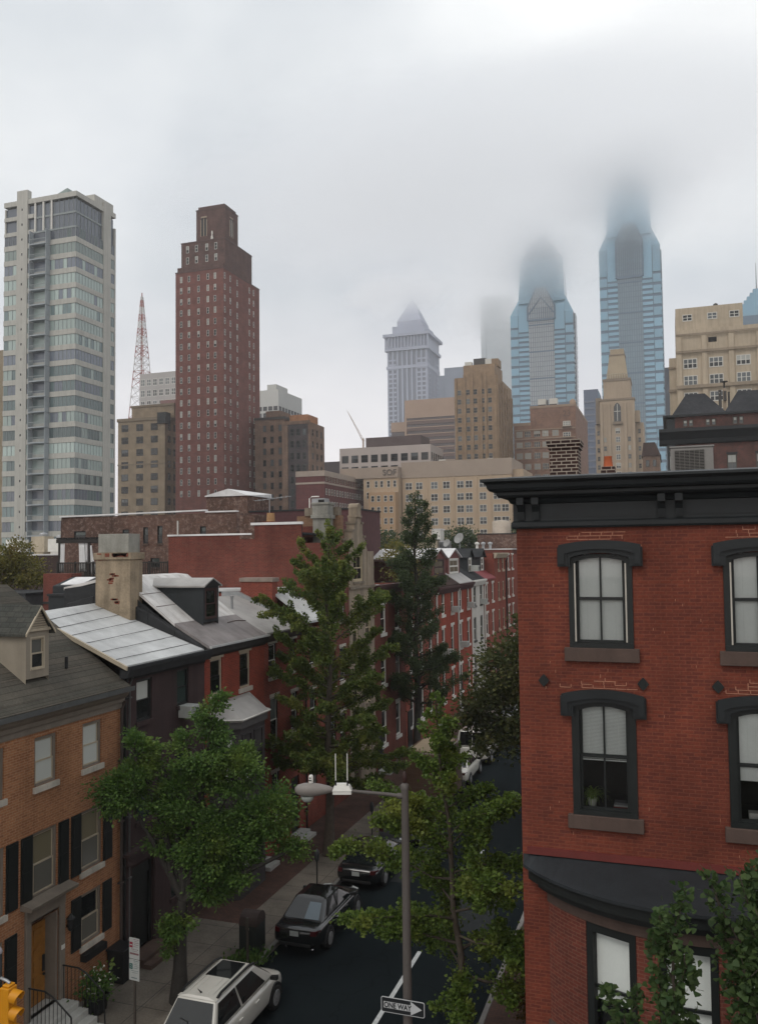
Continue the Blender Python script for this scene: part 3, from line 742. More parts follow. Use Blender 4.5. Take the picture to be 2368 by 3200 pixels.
# ------------------------------------------------------------------ 4 second red house, white sashes
h4 = row_house('brick_house', 'red brick house with grey roof and white window sashes beside the tall conical tree', 33.25)
W = 4.35
ops = [(.45, 1.27, 7.8, 9.25), (2.6, 3.32, 7.8, 9.25), (.6, 1.4, 4.9, 6.9), (2.75, 3.45, 5.1, 6.8), (.7, 1.5, 1.6, 3.6), (2.7, 3.6, .4, 2.9)]
mb = MB(); gable_body(mb, W, 10, 9.5, 3.4, 11.05, ops, 10.6); obj('wall', mb, B_REDROW, h4)
mb = MB(); roof_sheet(mb, .0, W, [(-.16, 9.78), (3.35, 11.22), (10, 10.7)], .12); obj('roof', mb, ROOF_GREY, h4)
mb = MB(); mb.prism([(-.02, 9.35), (-.16, 9.5), (-.2, 9.66), (-.2, 9.72), (.0, 9.72), (.0, 9.35)], 'x', .0, W); obj('cornice', mb, M('dark_red_cornice', (.05, .03, .028), .7, .3, 3), h4)
for x, z, w_, hh in ((.86, 7.8, .82, 1.45), (2.96, 7.8, .72, 1.45), (1.0, 4.9, .8, 2.0), (3.1, 5.1, .7, 1.7), (1.1, 1.6, .8, 2.0)): window(h4, x, z, w_, hh, ST_REDB)
mb = MB().box(2.78, 3.52, .06, .13, .4, 2.9); obj('door', mb, PAINT_BLACK, h4)
mb = MB(); mb.box(2.6, 3.7, -.5, .06, .147, .4); mb.box(2.6, 3.7, -.8, -.5, .147, .28); obj('front_steps', mb, MARBLE, h4)
mb = MB(); mb.box(4.0, 4.6, 1.55, 3.25, 9.8, 11.85); ch = obj('chimney', mb, B_REDROW, h4)
mb = MB(); mb.box(3.94, 4.66, 1.49, 3.31, 11.85, 12.05); obj('chimney_cap', mb, M('chimney_cap_stone', (.25, .2, .17), .9, .2, 3), ch, bevel=.02)
mb = MB()
for (ya, za), (yb, zb) in zip([(1.5, 10.5), (3.3, 11.3)], [(3.3, 11.3), (4.2, 11.3)]):
    mb.hexa([(3.8, ya, za - .2), (4.0, ya, za - .2), (4.0, yb, zb - .2), (3.8, yb, zb - .2)], [(3.8, ya, za + .08), (4.0, ya, za + .08), (4.0, yb, zb + .08), (3.8, yb, zb + .08)])
obj('flashing', mb, GALV, ch)
for x, y, z in ((1.2, 2.2, 10.7), (2.9, 3.9, 11.1), (3.3, 5.2, 11.0)):
    obj('vent_pipe', MB().tube([(x, y, z), (x, y, z + .55)], .06, 8).tube([(x, y, z + .55), (x, y, z + .62)], .09, 8), GALV, h4)
downpipe(h4, W - .1, .2, 9.4, IRON)

h5 = row_house('brick_house', 'narrow brick house with ribbed silver roof against the windowless red wall', 37.62)
W = 2.36
ops = [(.5, 1.3, 7.8, 9.25), (.5, 1.3, 4.7, 6.6), (.5, 1.3, 1.6, 3.4)]
mb = MB(); gable_body(mb, W, 9, 9.6, 3.0, 11.4, ops, 10.9); obj('wall', mb, B_REDROW, h5)
mb = MB(); roof_sheet(mb, .0, W, [(-.2, 9.95), (1.9, 11.5), (9, 11.4)], .1)
for k in range(12):
    mb.tube([(.1 + k * .19, -.18, 9.97), (.1 + k * .19, 1.9, 11.52)], .02, 5)
obj('roof', mb, ROOF_PALE, h5)
for z, hh in ((7.8, 1.45), (4.7, 1.9), (1.6, 1.8)): window(h5, .9, z, .8, hh, ST_REDB)

# ------------------------------------------------------------------ 6 building with the long windowless side wall
h6 = row_house('brick_building', 'red brick building with a long windowless side wall and white coping', 40.0, 'building')
W = 3.55
mb = MB()
ops = [(.7, 1.5, 9.6, 11.2), (2.1, 2.9, 9.6, 11.2), (.7, 1.5, 6.4, 8.2), (2.1, 2.9, 6.4, 8.2), (.7, 1.5, 2.6, 4.8), (2.1, 2.9, 2.6, 4.8)]
mb.wall(0, W, 0, 13.75, ops)
st = [(0, 13.75), (1.2, 13.75), (1.2, 14.72), (4.05, 14.72), (4.05, 14.22), (9.1, 14.22)]
for x in (0, W):
    mb.poly([(x, 0, 0)] + [(x, y, z) for y, z in st] + [(x, 9.1, 0)])
mb.quad((0, 9.1, 0), (W, 9.1, 0), (W, 9.1, 14.22), (0, 9.1, 14.22))
obj('wall', mb, B_OLD, h6)
mb = MB(); mb.box(.1, W - .1, .1, 1.2, 13.3, 13.4); mb.box(.1, W - .1, 1.2, 4.05, 14.2, 14.3); mb.box(.1, W - .1, 4.05, 9.0, 13.7, 13.8)
mb.box(-.0 + .01, .1, 1.2, 1.25, 13.4, 14.7)
obj('roof', mb, TAR, h6)
mb = MB(); mb.box(-.05, .12, 4.05, 9.15, 14.221, 14.31); mb.box(-.05, .12, 1.15, 4.1, 14.721, 14.85); obj('coping', mb, ROOF_WHITE, h6)
for z, hh in ((9.6, 1.6), (6.4, 1.8), (2.6, 2.2)):
    for x in (1.1, 2.5): window(h6, x, z, .8, hh, ST_REDB)
mb = MB(); mb.box(-.02, .5, 3.9, 4.75, 14.0, 15.25); ch = obj('chimney', mb, B_BROWN, h6)
mb = MB().tube([(.3, 3.1, 14.3), (.3, 3.1, 15.35)], [.26, .2], 10); obj('chimney_pot', mb, M('ochre_chimney_pot', (.33, .19, .09), .8, .2, 4), h6)
mb = MB().box(.05, .55, 2.75, 3.45, 14.2, 14.9); obj('chimney_base', mb, B_OLD, h6)

# ------------------------------------------------------------------ 7 limestone house with the stepped gable
LIME = M('limestone', (.30, .245, .185), .9, .14, 1.5, streak=.35, bump=.3, bscale=14)
LIME_D = M('darker_limestone', (.235, .195, .15), .9, .2, 1.5, streak=.4, bump=.3, bscale=14)
h7 = row_house('stone_house', 'pale limestone house with a stepped gable and mullioned window above the trees', 43.56)
W = 4.15
mb = MB()
ops = [(.7, 2.25, 11.6, 13.15), (.5, 1.4, 8.0, 9.8), (2.6, 3.5, 8.0, 9.8), (.5, 1.4, 4.6, 6.6), (2.6, 3.5, 4.6, 6.6), (.6, 1.6, .6, 3.2), (2.5, 3.5, 1.4, 3.2)]
mb.wall(0, W, 0, 13.3, ops, depth=.2)
for x in (0, W): mb.quad((x, 0, 0), (x, 9, 0), (x, 9, 11.6), (x, 0, 11.6))
mb.quad((0, 9, 0), (W, 9, 0), (W, 9, 11.6), (0, 9, 11.6))
obj('wall', mb, LIME, h7)
mb = MB()
steps = [(.0, 13.3), (.22, 13.3), (.22, 13.9), (.5, 13.9), (.5, 14.4), (.85, 14.4), (.85, 14.85), (1.1, 14.85), (1.1, 15.2), (1.95, 15.2), (1.95, 14.85), (2.2, 14.85), (2.2, 14.3), (2.6, 13.9), (2.95, 13.3)]
mb.prism([(x, z) for x, z in steps], 'y', -.03, .45)
mb.prism([(2.95, 13.3), (3.3, 12.6), (3.8, 11.9), (4.15, 11.5), (4.15, 11.2), (2.95, 11.2)][::-1], 'y', -.03, .3)
gb = obj('gable', mb, LIME, h7)
mb = MB(); mb.box(1.15, 1.9, -.12, .5, 15.2, 15.32); mb.box(1.22, 1.83, -.08, .46, 15.32, 15.75); mb.prism([(1.2, 15.75), (1.85, 15.75), (1.75, 15.95), (1.525, 16.02), (1.3, 15.95)], 'y', -.1, .48)
obj('pinnacle', mb, LIME, gb, bevel=.02)
mb = MB()
for x, z in ((.0, 13.9 - .55), (.3, 13.92), (.62, 14.42), (.95, 14.86), (2.07, 14.87), (2.4, 14.1)): mb.box(x - .16, x + .16, -.1, .5, z - .02, z + .1)
obj('step_coping', mb, LIME_D, gb)
ST_STONE = dict(frame=M('limestone_mullion', (.42, .35, .24), .8, .1, 3), fw=.13, sw=.05, nv=1, d0=.04, d1=.18, upper=GLASS_D, lower=GLASS_D, sill=LIME_D)
window(h7, 1.475, 11.6, 1.55, 1.55, ST_STONE)
for x, z, hh in ((.95, 8, 1.8), (3.05, 8, 1.8), (.95, 4.6, 2.0), (3.05, 4.6, 2.0), (3.0, 1.4, 1.8)): window(h7, x, z, .9, hh, ST_STONE)
mb = MB().box(.65, 1.55, .1, .18, .5, 3.2); obj('door', mb, M('dark_oak_door', (.06, .035, .02), .6, .2, 4), h7)
mb = MB()
for k in range(2):
    c = 1.0 + k * 1.9
    for a in range(9):
        t = R(10 + a * 20); mb.hexa([(c + math.cos(t) * .45, -.07, 10.1 + math.sin(t) * .45), (c + math.cos(t) * .75, -.07, 10.1 + math.sin(t) * .75), (c + math.cos(t + .18) * .75, -.07, 10.1 + math.sin(t + .18) * .75), (c + math.cos(t + .18) * .45, -.07, 10.1 + math.sin(t + .18) * .45)],
            [(c + math.cos(t) * .45, -.002, 10.1 + math.sin(t) * .45), (c + math.cos(t) * .75, -.002, 10.1 + math.sin(t) * .75), (c + math.cos(t + .18) * .75, -.002, 10.1 + math.sin(t + .18) * .75), (c + math.cos(t + .18) * .45, -.002, 10.1 + math.sin(t + .18) * .45)])
obj('arch_voussoirs', mb, M('pale_voussoir', (.45, .38, .28), .9, .15, 3), h7)
mb = MB(); mb.box(.0, W, -.14, -.04, 9.95, 10.08); mb.box(.0, W, -.12, -.04, 11.2, 11.34); obj('string_course', mb, LIME_D, h7)
mb = MB(); mb.box(.05, .45, .46, 3.1, 11.0, 15.3); o = obj('side_wall', mb, B_TAN, h7)
mb = MB(); mb.box(-.03, .53, .6, 2.6, 15.3, 15.75); obj('parapet', mb, LIME_D, o)
mb = MB(); roof_sheet(mb, .46, W, [(.3, 12.2), (4.0, 14.4), (9, 11.7)], .12); obj('roof', mb, M('red_clay_roof', (.12, .05, .045), .8, .3, 3), h7)
mb = MB(); mb.box(-.95, -.15, .85, 1.7, 12.4, 15.1); ch = obj('chimney', mb, CH_TOP, h7)
mb = MB(); mb.box(-1.05, -.05, .75, 1.8, 15.1, 15.3); mb.box(-.98, -.12, .82, 1.73, 15.3, 15.85); mb.box(-1.03, -.07, .77, 1.78, 15.85, 15.98); obj('chimney_cap', mb, CH_TOP, ch, bevel=.02)
mb = MB(); mb.box(-.8, -.1, -.1, .82, 13.55, 13.7); obj('ledge', mb, LIME_D, h7)

# ------------------------------------------------------------------ houses hidden by the trees, then the far row
def plain_row(y0, w, zt, wall, label, st, cols, rows, group=None, roofmat=TAR, cornice=None, name='row_house', d=10, door=None):
    h = row_house(name, label, y0, 'house', group)
    ops = [(c - .5, c + .5, z, z + hh) for c in cols for z, hh in rows]
    mb = MB(); mb.wall(0, w, 0, zt, ops)
    for x in (0, w): mb.quad((x, 0, 0), (x, d, 0), (x, d, zt), (x, 0, zt))
    mb.quad((0, d, 0), (w, d, 0), (w, d, zt), (0, d, zt))
    obj('wall', mb, wall, h)
    mb = MB().box(.02, w - .02, .05, d, zt - .25, zt - .12); obj('roof', mb, roofmat, h)
    for c in cols:
        for z, hh in rows: window(h, c, z, 1.0, hh, st)
    if cornice:
        mb = MB(); mb.prism([(0, zt - .5), (-.15, zt - .45), (-.3, zt - .12), (-.36, zt - .1), (-.36, zt + .06), (.1, zt + .06), (.1, zt - .5)], 'x', 0, w); obj('cornice', mb, cornice, h)
    mb = MB().box(.3, 1.3, -.05, .0, .3, 2.7); obj('door', mb, door or PAINT_BLACK, h)
    mb = MB().box(.2, 1.4, -.8, -.05, .147, .35); obj('front_steps', mb, MARBLE, h)
    return h
MAROON = M('maroon_paint', (.055, .022, .022), .7, .2, 3)
plain_row(47.75, 6.0, 11.2, B_OLD, 'brick row house with maroon cornice beside the stepped stone gable', ST_FAR, [1.6, 4.4], [(8.3, 1.75), (5.2, 2.0), (1.6, 2.1)], cornice=MAROON, roofmat=ROOF_WHITE)
plain_row(53.8, 7.6, 10.9, B_REDROW, 'brick row house half hidden behind the tall dark tree', ST_FAR, [1.4, 3.8, 6.2], [(8.3, 1.75), (5.2, 2.0), (1.6, 2.1)], cornice=MAROON, roofmat=ROOF_WHITE)
ROWS = [(8.36, 1.75), (5.28, 2.05), (1.7, 2.2)]
SLATE = shingle('dark_slate', (.045, .048, .052), (.03, .033, .036))
BROWNSH = shingle('brown_mansard_shingle', (.075, .045, .038), (.055, .036, .033))
e1 = plain_row(61.5, 6.8, 10.45, B_REDTRIM, 'red row house with brown mansard and a dark framed gabled dormer', ST_FAR, [2.3, 5.15], ROWS, 'houses of the far row', cornice=MAROON)
e2 = plain_row(68.35, 5.3, 10.5, B_REDTRIM, 'red row house with a large white dormer window, beside the white house', ST_FAR, [1.2, 4.0], ROWS, 'houses of the far row', cornice=MAROON)
e3 = plain_row(73.7, 5.1, 10.6, M('white_stucco', (.55, .53, .49), .85, .08, 1.5, streak=.25), 'white stuccoed row house with slate mansard and black dormers', dict(ST_FARD), [1.25, 3.95], ROWS, 'houses of the far row', cornice=PAINT_WHITE)
e4 = plain_row(78.85, 5.1, 10.7, B_REDROW, 'red row house with red sloping roof next to the white house', ST_FAR, [1.5, 4.3], ROWS, 'houses of the far row')
e5 = plain_row(84.0, 6.2, 13.0, B_REDROW, 'tall red row house with cream cornice at the end of the far row', ST_FARC, [2.4, 4.8], [(11.3, 1.5)] + ROWS, 'houses of the far row', cornice=PAINT_CREAM)
e6 = plain_row(90.25, 7, 12.9, B_REDROW, 'red row house with paired white windows, last one before the corner building hides the row', ST_FAR, [1.7, 4.2], [(11.3, 1.5)] + ROWS, 'houses of the far row')
plain_row(97.3, 26, 12.5, B_REDROW, 'long brick row house range fading behind the street trees', ST_FAR, [2, 5, 8, 11, 14, 17, 20, 23], ROWS, 'houses of the far row')
for h, w_, mt in ((e1, 6.8, BROWNSH), (e2, 5.3, ROOF_GREY), (e3, 5.1, SLATE), (e4, 5.1, M('red_metal_roof', (.2, .035, .04), .6, .2, 2))):
    mb = MB(); roof_sheet(mb, .05, w_ - .05, [(-.2, 10.62), (1.6, 11.8), (4.5, 12.7), (10, 12.4)], .12); obj('mansard', mb, mt, h)
BR_D = M('brick_red_dormer', (.15, .055, .05), .8, .2, 3)
sD = dict(frame=PAINT_WHITE, fw=.12, sw=.08, nv=1, d0=-.02, d1=.07, upper=GLASS_D, lower=GLASS_D)
for h, x0, x1, wl, rm, sty in ((e1, 2.6, 6.6, BR_D, ROOF_WHITE, dict(sD, frame=M('dark_brown_frame', (.05, .03, .028), .7, .1, 3))), (e2, .6, 4.7, BR_D, ROOF_WHITE, sD), (e3, 2.4, 4.5, ROOF_BLACK, SLATE, sD), (e4, 2.6, 4.7, ROOF_BLACK, SLATE, sD)):
    d = dormer(h, x0, x1, .9, 6.5, 11.25, 12.75, 13.45, wl, (x0 + .45, x1 - .45, 11.35, 12.65), rm, .2)
    window(d, (x0 + x1) / 2, 11.35, x1 - x0 - .9, 1.3, sty, y=.9)
for h in (e1, e2, e4): downpipe(h, .1, .3, 10.2, PAINT_WHITE, r=.07)
downpipe(e5, 6.1, .3, 12.5, IRON, r=.08)
# ------------------------------------------------------------------ red corner building on the right
rb = thing('corner_building', 'red painted brick corner building with heavy black cornice, hooded windows and a bowed bay', 'building', (RB_X, RB_Y, 0))
def arc_open(xa, xb, z0, zs, rise, n=14):
    """points up the left jamb, over a segmental arch, down the right jamb"""
    p = [(xa, z0), (xa, zs)]
    c = (xa + xb) / 2; hw = (xb - xa) / 2
    if rise > 1e-4:
        Rr = (hw * hw + rise * rise) / (2 * rise); cz = zs + rise - Rr; t0 = math.asin(hw / Rr)
        for k in range(1, n):
            t = -t0 + 2 * t0 * k / n; p.append((c + Rr * math.sin(t), cz + Rr * math.cos(t)))
    else:
        for k in range(1, n): p.append((xa + (xb - xa) * k / n, zs))
    p += [(xb, zs), (xb, z0)]
    return p
def arch_band(mb, inner, outer, y0, y1, m=0):
    n = len(inner)
    for i in range(n - 1):
        a, b, c, d = inner[i], inner[i + 1], outer[i + 1], outer[i]
        mb.hexa([(a[0], y0, a[1]), (b[0], y0, b[1]), (c[0], y0, c[1]), (d[0], y0, d[1])], [(a[0], y1, a[1]), (b[0], y1, b[1]), (c[0], y1, c[1]), (d[0], y1, d[1])], m)
BROWN_SILL = M('brown_stone_sill', (.085, .057, .047), .85, .12, 3, streak=.2, bump=.15)
BLIND = M('white_blind_slats', (.80, .82, .80), .6, .04, 2)
TRACK = M('pale_storm_track', (.45, .42, .37), .6, .1, 3)
cols = [1.65, 4.55, 7.45]
UP, LO = (11.26, 13.04, .09), (7.97, 10.08, .11)
ops = []
for c in cols:
    for z0, zs, rise in (UP, LO): ops.append((c - .62, c + .62, z0, zs + rise))
W = 9.0
bx, bR, bY = 3.1, 3.42, 2.22; TH = math.asin(2.6 / bR)
mb = MB(); mb.wall(0, W, 0, 13.75, ops + [(bx - 2.45, bx + 2.45, 3.7, 6.3)], depth=.2)
for x in (0, W): mb.quad((x, 0, 0), (x, 14, 0), (x, 14, 14.3), (x, 0, 14.3))
mb.quad((0, 14, 0), (W, 14, 0), (W, 14, 14.3), (0, 14, 14.3)); mb.quad((0, 0, 13.75), (W, 0, 13.75), (W, 0, 14.3), (0, 0, 14.3))
obj('wall', mb, B_RED, rb)
mb = MB().box(.05, W - .05, .05, 13.95, 14.3, 14.45); obj('roof', mb, TAR, rb)
# black cornice mitred round the left corner
prof = [(0, 13.66), (.07, 13.66), (.09, 13.7), (.09, 13.78), (.05, 13.82), (.05, 14.16), (.1, 14.18), (.14, 14.25), (.22, 14.29), (.3, 14.3), (.34, 14.34), (.34, 14.4), (.46, 14.42), (.5, 14.47), (.52, 14.55), (.58, 14.6), (.62, 14.61), (.62, 14.66), (0, 14.74)]
mb = MB(); n = len(prof)
r0 = [(-p, 6.0, z) for p, z in prof]; r1 = [(-p, -p, z) for p, z in prof]; r2 = [(W, -p, z) for p, z in prof]
mb.loft([r0, r1, r2], smooth=False)
cor = obj('cornice', mb, PAINT_CORNICE, rb)
for x in (.12, .42, 2.85, 3.17, 5.75, 6.07):
    mb = MB(); mb.prism([(-.05, 13.84), (-.1, 13.84), (-.12, 14.0), (-.19, 14.1), (-.26, 14.14), (-.26, 14.285), (-.05, 14.285)], 'x', x - .07, x + .07); obj('bracket', mb, PAINT_CORNICE, cor)
mb = MB()
for a, b in ((.55, 2.75), (3.3, 5.65)): mb.box(a, b, -.062, -.051, 13.88, 14.1)
obj('frieze_panel', mb, PAINT_CORNICE, cor)
def rb_window(c, z0, zs, rise, kind, label=None):
    F = MB(); hw = .62
    inn = arc_open(c - .47, c + .47, z0 + .1, zs - .06, rise * .8); out = arc_open(c - hw + .003, c + hw - .003, z0 + .1, zs, rise)
    arch_band(F, inn, out, -.03, .17); F.box(c - hw + .003, c + hw - .003, -.05, .17, z0, z0 + .1)
    o = obj('window', F, PAINT_BLACK, rb, label=None) if False else obj('window', F, PAINT_BLACK, rb)
    if label: o['label'] = label
    zm = z0 + .1 + (zs + rise * .7 - z0 - .1) * .5
    S = MB()
    for za, zb, y in ((z0 + .1, zm + .02, .05), (zm - .02, zs + rise * .8, .1)):
        S.box(c - .47, c - .42, y, y + .04, za, zb); S.box(c + .42, c + .47, y, y + .04, za, zb)
        S.box(c - .42, c + .42, y, y + .04, za, za + .05); S.box(c - .42, c + .42, y, y + .04, zb - .05, zb); S.box(c - .018, c + .018, y + .005, y + .035, za + .05, zb - .05)
    obj('sash', S, PAINT_BLACK, o)
    for s in (-1, 1):
        if kind == 'top': obj('storm_track', MB().box(c + s * .49 - .014, c + s * .49 + .014, -.045, -.031, z0 + .12, zs - .1), TRACK, o)
    
    G = MB(); G.quad((c - .42, .12, zm), (c + .42, .12, zm), (c + .42, .12, zs + rise * .8), (c - .42, .12, zs + rise * .8)); G.quad((c - .42, .07, z0 + .15), (c + .42, .07, z0 + .15), (c + .42, .07, zm), (c - .42, .07, zm))
    obj('pane', G, clear_glass('clear_glass'), o)
    zb = {'top': z0 + .1, 'half': z0 + 1.06, 'shade': z0 + .86}[kind]
    L = MB(); z = zs + rise
    tilt, sl = (.010, .017) if kind == 'half' else (.0142, .006)
    while z > zb:
        L.hexa([(c - .43, .15, z - tilt), (c + .43, .15, z - tilt), (c + .43, .15 + sl, z + tilt), (c - .43, .15 + sl, z + tilt)], [(c - .43, .152, z - tilt), (c + .43, .152, z - tilt), (c + .43, .152 + sl, z + tilt), (c - .43, .152 + sl, z + tilt)]); z -= .027
    for x in (-.27, .27): L.box(c + x - .004, c + x + .004, .146, .149, zb, zs + rise)
    L.box(c - .43, c + .43, .145, .17, zb - .02, zb)
    obj('blind', L, BLIND, o)
    V = MB(); V.quad((c - .6, 1.4, z0), (c + .6, 1.4, z0), (c + .6, 1.4, zs + rise), (c - .6, 1.4, zs + rise))
    for x in (c - .6, c + .6): V.quad((x, .2, z0), (x, 1.4, z0), (x, 1.4, zs + rise), (x, .2, zs + rise))
    V.quad((c - .6, .2, zs + rise), (c + .6, .2, zs + rise), (c + .6, 1.4, zs + rise), (c - .6, 1.4, zs + rise)); V.quad((c - .6, .2, z0 + .06), (c + .6, .2, z0 + .06), (c + .6, 1.4, z0 + .06), (c - .6, 1.4, z0 + .06))
    obj('room_recess', V, M('dim_room', (.035, .033, .03), .9, .2, 1), o)
    s = MB().box(c - .72, c + .72, -.1, .16, z0 - .27, z0 - .002); obj('sill', s, BROWN_SILL, o, bevel=.012)
    # hood mould with dropped ears
    H = MB(); zl = z0 + (1.62 if kind == 'top' else 1.94)
    o1 = arc_open(c - .82, c + .82, zl, zs + .22, rise * 1.0 + .0); i1 = arc_open(c - .57, c + .57, zl, zs + .02, rise)
    arch_band(H, i1, o1, -.13, .0)
    o2 = arc_open(c - .79, c + .79, zl + .05, zs + .27, rise); i2 = arc_open(c - .67, c + .67, zl + .05, zs + .1, rise)
    arch_band(H, i2, o2, -.18, -.13)
    for s in (-1, 1): H.box(c + s * .695 - .08, c + s * .695 + .08, -.15, -.131, zl + .02, zl + .42)
    obj('hood', H, PAINT_CORNICE, o)
    return o
for i, c in enumerate(cols):
    rb_window(c, *UP, 'top'); rb_window(c, *LO, ('half', 'shade', 'half')[i])
# wall anchors
for x in (.5, 2.42, 3.78, 5.3):
    mb = MB()
    pts = []
    for k in range(8):
        a = k * math.pi / 4; r = .115 if k % 2 == 0 else .085
        pts.append((x + r * math.sin(a) * .95, 10.58 + r * math.cos(a) * 1.1))
    mb.prism(pts, 'y', -.05, -.001); mb.lathe([(.04, -.06), (.03, -.05)], (x, 0, 10.58), 8, axis='y'); obj('wall_anchor', mb, PAINT_BLACK, rb)
# repointed brick panels above the hoods: real slips of mortar
mb = MB(); rr = random.Random(3)
def mortar_patch(c, z, rows, w):
    for r in range(rows):
        zz = z + r * .07; ww = w * (1 - .28 * r) * rr.uniform(.8, 1.05); o = rr.uniform(-.12, .12); x = c + o - ww
        while x < c + o + ww:
            if rr.random() < .8: mb.box(x, x + .205, -.004, -.0005, zz - .007, zz + .007)
            if rr.random() < .75: mb.box(x - .007, x + .007, -.004, -.0005, zz, zz + .065)
            x += .215
for c in cols: mortar_patch(c, 13.42, 3, .75); mortar_patch(c, 10.46, 5, .72)
mb.box(2.45, 2.46, -.004, -.0005, 13.1, 13.3)
for k in range(46):
    x, z = rr.uniform(.1, 5.2), rr.uniform(7.4, 13.4)
    if not any(a - .15 < x < b + .15 and c_ - .3 < z < d + .3 for a, b, c_, d in ops): mb.box(x, x + .009, -.003, -.0005, z, z + rr.uniform(.04, .07))
obj('mortar_joint', mb, M('pale_mortar', (.37, .175, .115), .9, .3, 6), rb)
# bowed bay
def bay_pt(t, r): return (bx + r * math.sin(t), bY - r * math.cos(t))
def curved(mb, t0, t1, z0, z1, r, m=0, n=None, thick=0.0):
    n = n or max(2, int(abs(t1 - t0) / R(3)))
    for i in range(n):
        a, b = t0 + (t1 - t0) * i / n, t0 + (t1 - t0) * (i + 1) / n
        p, q = bay_pt(a, r), bay_pt(b, r)
        if thick:
            p2, q2 = bay_pt(a, r - thick), bay_pt(b, r - thick)
            mb.hexa([(*p, z0), (*q, z0), (*q2, z0), (*p2, z0)], [(*p, z1), (*q, z1), (*q2, z1), (*p2, z1)], m)
        else: mb.quad((*p, z0), (*q, z0), (*q, z1), (*p, z1), m)
wins = [(R(-32), R(-15)), (R(-8.5), R(8.5)), (R(15), R(32))]
mb = MB(); prev = -TH
for a, b in wins + [(TH, TH)]:
    curved(mb, prev, a, 3.9, 6.2, bR); prev = b
    if b < TH:
        for t in (a, b):
            p, q = bay_pt(t, bR), bay_pt(t, bR - .2); mb.quad((*p, 3.9), (*q, 3.9), (*q, 6.2), (*p, 6.2))
curved(mb, -TH, TH, .1, 3.6, bR)
B_BAY = brick('bay_brick', (.175, .047, .032), (.12, .038, .029), (.19, .085, .062), stain=.25, ms=.009, uvmap=True)
bay = obj('bay', mb, B_BAY, rb, fix=False)
uv = bay.data.uv_layers.new(name='UVMap')
for lp in bay.data.loops:
    co = bay.data.vertices[lp.vertex_index].co
    uv.data[lp.index].uv = (bR * math.atan2(co.x - bx, bY - co.y), co.z)
mb = MB(); curved(mb, -TH, TH, 3.62, 3.9, bR + .05, thick=.25); obj('stone_sill_course', mb, BROWN_SILL, bay); mb = MB(); curved(mb, -TH, TH, 6.2, 6.45, bR + .03, thick=.2); obj('stone_band', mb, BROWN_SILL, bay)
mb = MB(); curved(mb, -TH - R(2), TH + R(2), 6.45, 6.62, bR + .16, thick=.3); curved(mb, -TH - R(3), TH + R(3), 6.62, 6.84, bR + .34, thick=.5); obj('bay_cornice', mb, PAINT_BLACK, bay)
mb = MB(); nseg = 30; t1 = TH + R(4)
for i in range(nseg):
    a, b = -t1 + 2 * t1 * i / nseg, -t1 + 2 * t1 * (i + 1) / nseg
    p, q = bay_pt(a, bR + .42), bay_pt(b, bR + .42)
    p = (p[0], min(p[1], -.02)); q = (q[0], min(q[1], -.02))
    mb.hexa([(*p, 6.84), (*q, 6.84), (q[0], .0, 6.84), (p[0], .0, 6.84)], [(*p, 6.9), (*q, 6.9), (q[0], .0, 7.08), (p[0], .0, 7.08)])
obj('bay_roof', mb, M('bay_roof_felt', (.017, .0205, .024), .7, .25, 1.5, bump=.2), bay)
mb = MB().box(bx - 3.0, bx + 3.0, -.05, -.001, 7.1, 7.24); obj('flashing', mb, M('red_painted_flashing', (.13, .026, .022), .6, .15, 3), bay)
for a, b in wins:
    tm = (a + b) / 2; hw = bR * math.sin((b - a) / 2) - .01
    px, py = bay_pt(tm, bR * math.cos((b - a) / 2) - .02)
    F = MB(); F.box(-hw, -hw + .13, -.02, .12, 3.9, 6.2); F.box(hw - .13, hw, -.02, .12, 3.9, 6.2); F.box(-hw + .13, hw - .13, -.02, .12, 6.02, 6.2); F.box(-hw + .13, hw - .13, -.02, .12, 3.9, 4.0)
    o = obj('window', F, PAINT_BLACK, bay, (px, py, 0), tm)
    S = MB(); S.box(-hw + .13, hw - .13, .05, .09, 4.98, 5.04); obj('sash', S, PAINT_BLACK, o)
    B = MB(); B.quad((-hw + .13, .13, 4.75), (hw - .13, .13, 4.75), (hw - .13, .13, 6.02), (-hw + .13, .13, 6.02)); obj('roller_blind', B, BLIND, o)
    D = MB(); D.quad((-hw + .13, .3, 4.0), (hw - .13, .3, 4.0), (hw - .13, .3, 6.02), (-hw + .13, .3, 6.02)); obj('backing', D, DARK_VOID, o)
    G = MB(); G.quad((-hw + .13, .1, 4.0), (hw - .13, .1, 4.0), (hw - .13, .1, 6.02), (-hw + .13, .1, 6.02)); obj('pane', G, clear_glass('clear_glass'), o)
# things standing inside the windows
def pot_plant():
    t = thing('potted_plant', 'green grassy plant in a white pot on the sill of the half open window', 'plant', (RB_X + 1.37, RB_Y + .33, 8.04))
    mb = MB().lathe([(.05, 0), (.075, 0), (.095, .15), (.1, .17), (.085, .17), (.08, .14), (.02, .14)], n=16); obj('pot', mb, M('white_glazed_pot', (.6, .6, .56), .3, .05, 4), t)
    mb = MB(); q = random.Random(5)
    for k in range(150):
        a = q.uniform(0, 6.283); L = q.uniform(.3, .56); el = q.uniform(.75, 1.4); px, pz = 0.0, .15; pr = None
        for s in range(7):
            f = s / 6; w_ = .011 * (1 - f * .85)
            c = (math.cos(a) * px, math.sin(a) * px, pz); d = (-math.sin(a) * w_, math.cos(a) * w_)
            cur = ((c[0] - d[0], c[1] - d[1], c[2]), (c[0] + d[0], c[1] + d[1], c[2]))
            if pr: mb.quad(pr[0], pr[1], cur[1], cur[0])
            pr = cur; ang = el - f * 2.4; px += math.cos(ang) * L / 6 * (.6 if math.sin(a) < 0 else 1); pz += math.sin(ang) * L / 6
    obj('leaves', mb, leafmat('grass_leaf', (.14, .25, .04), (.36, .46, .12)), t, fix=False)
pot_plant()
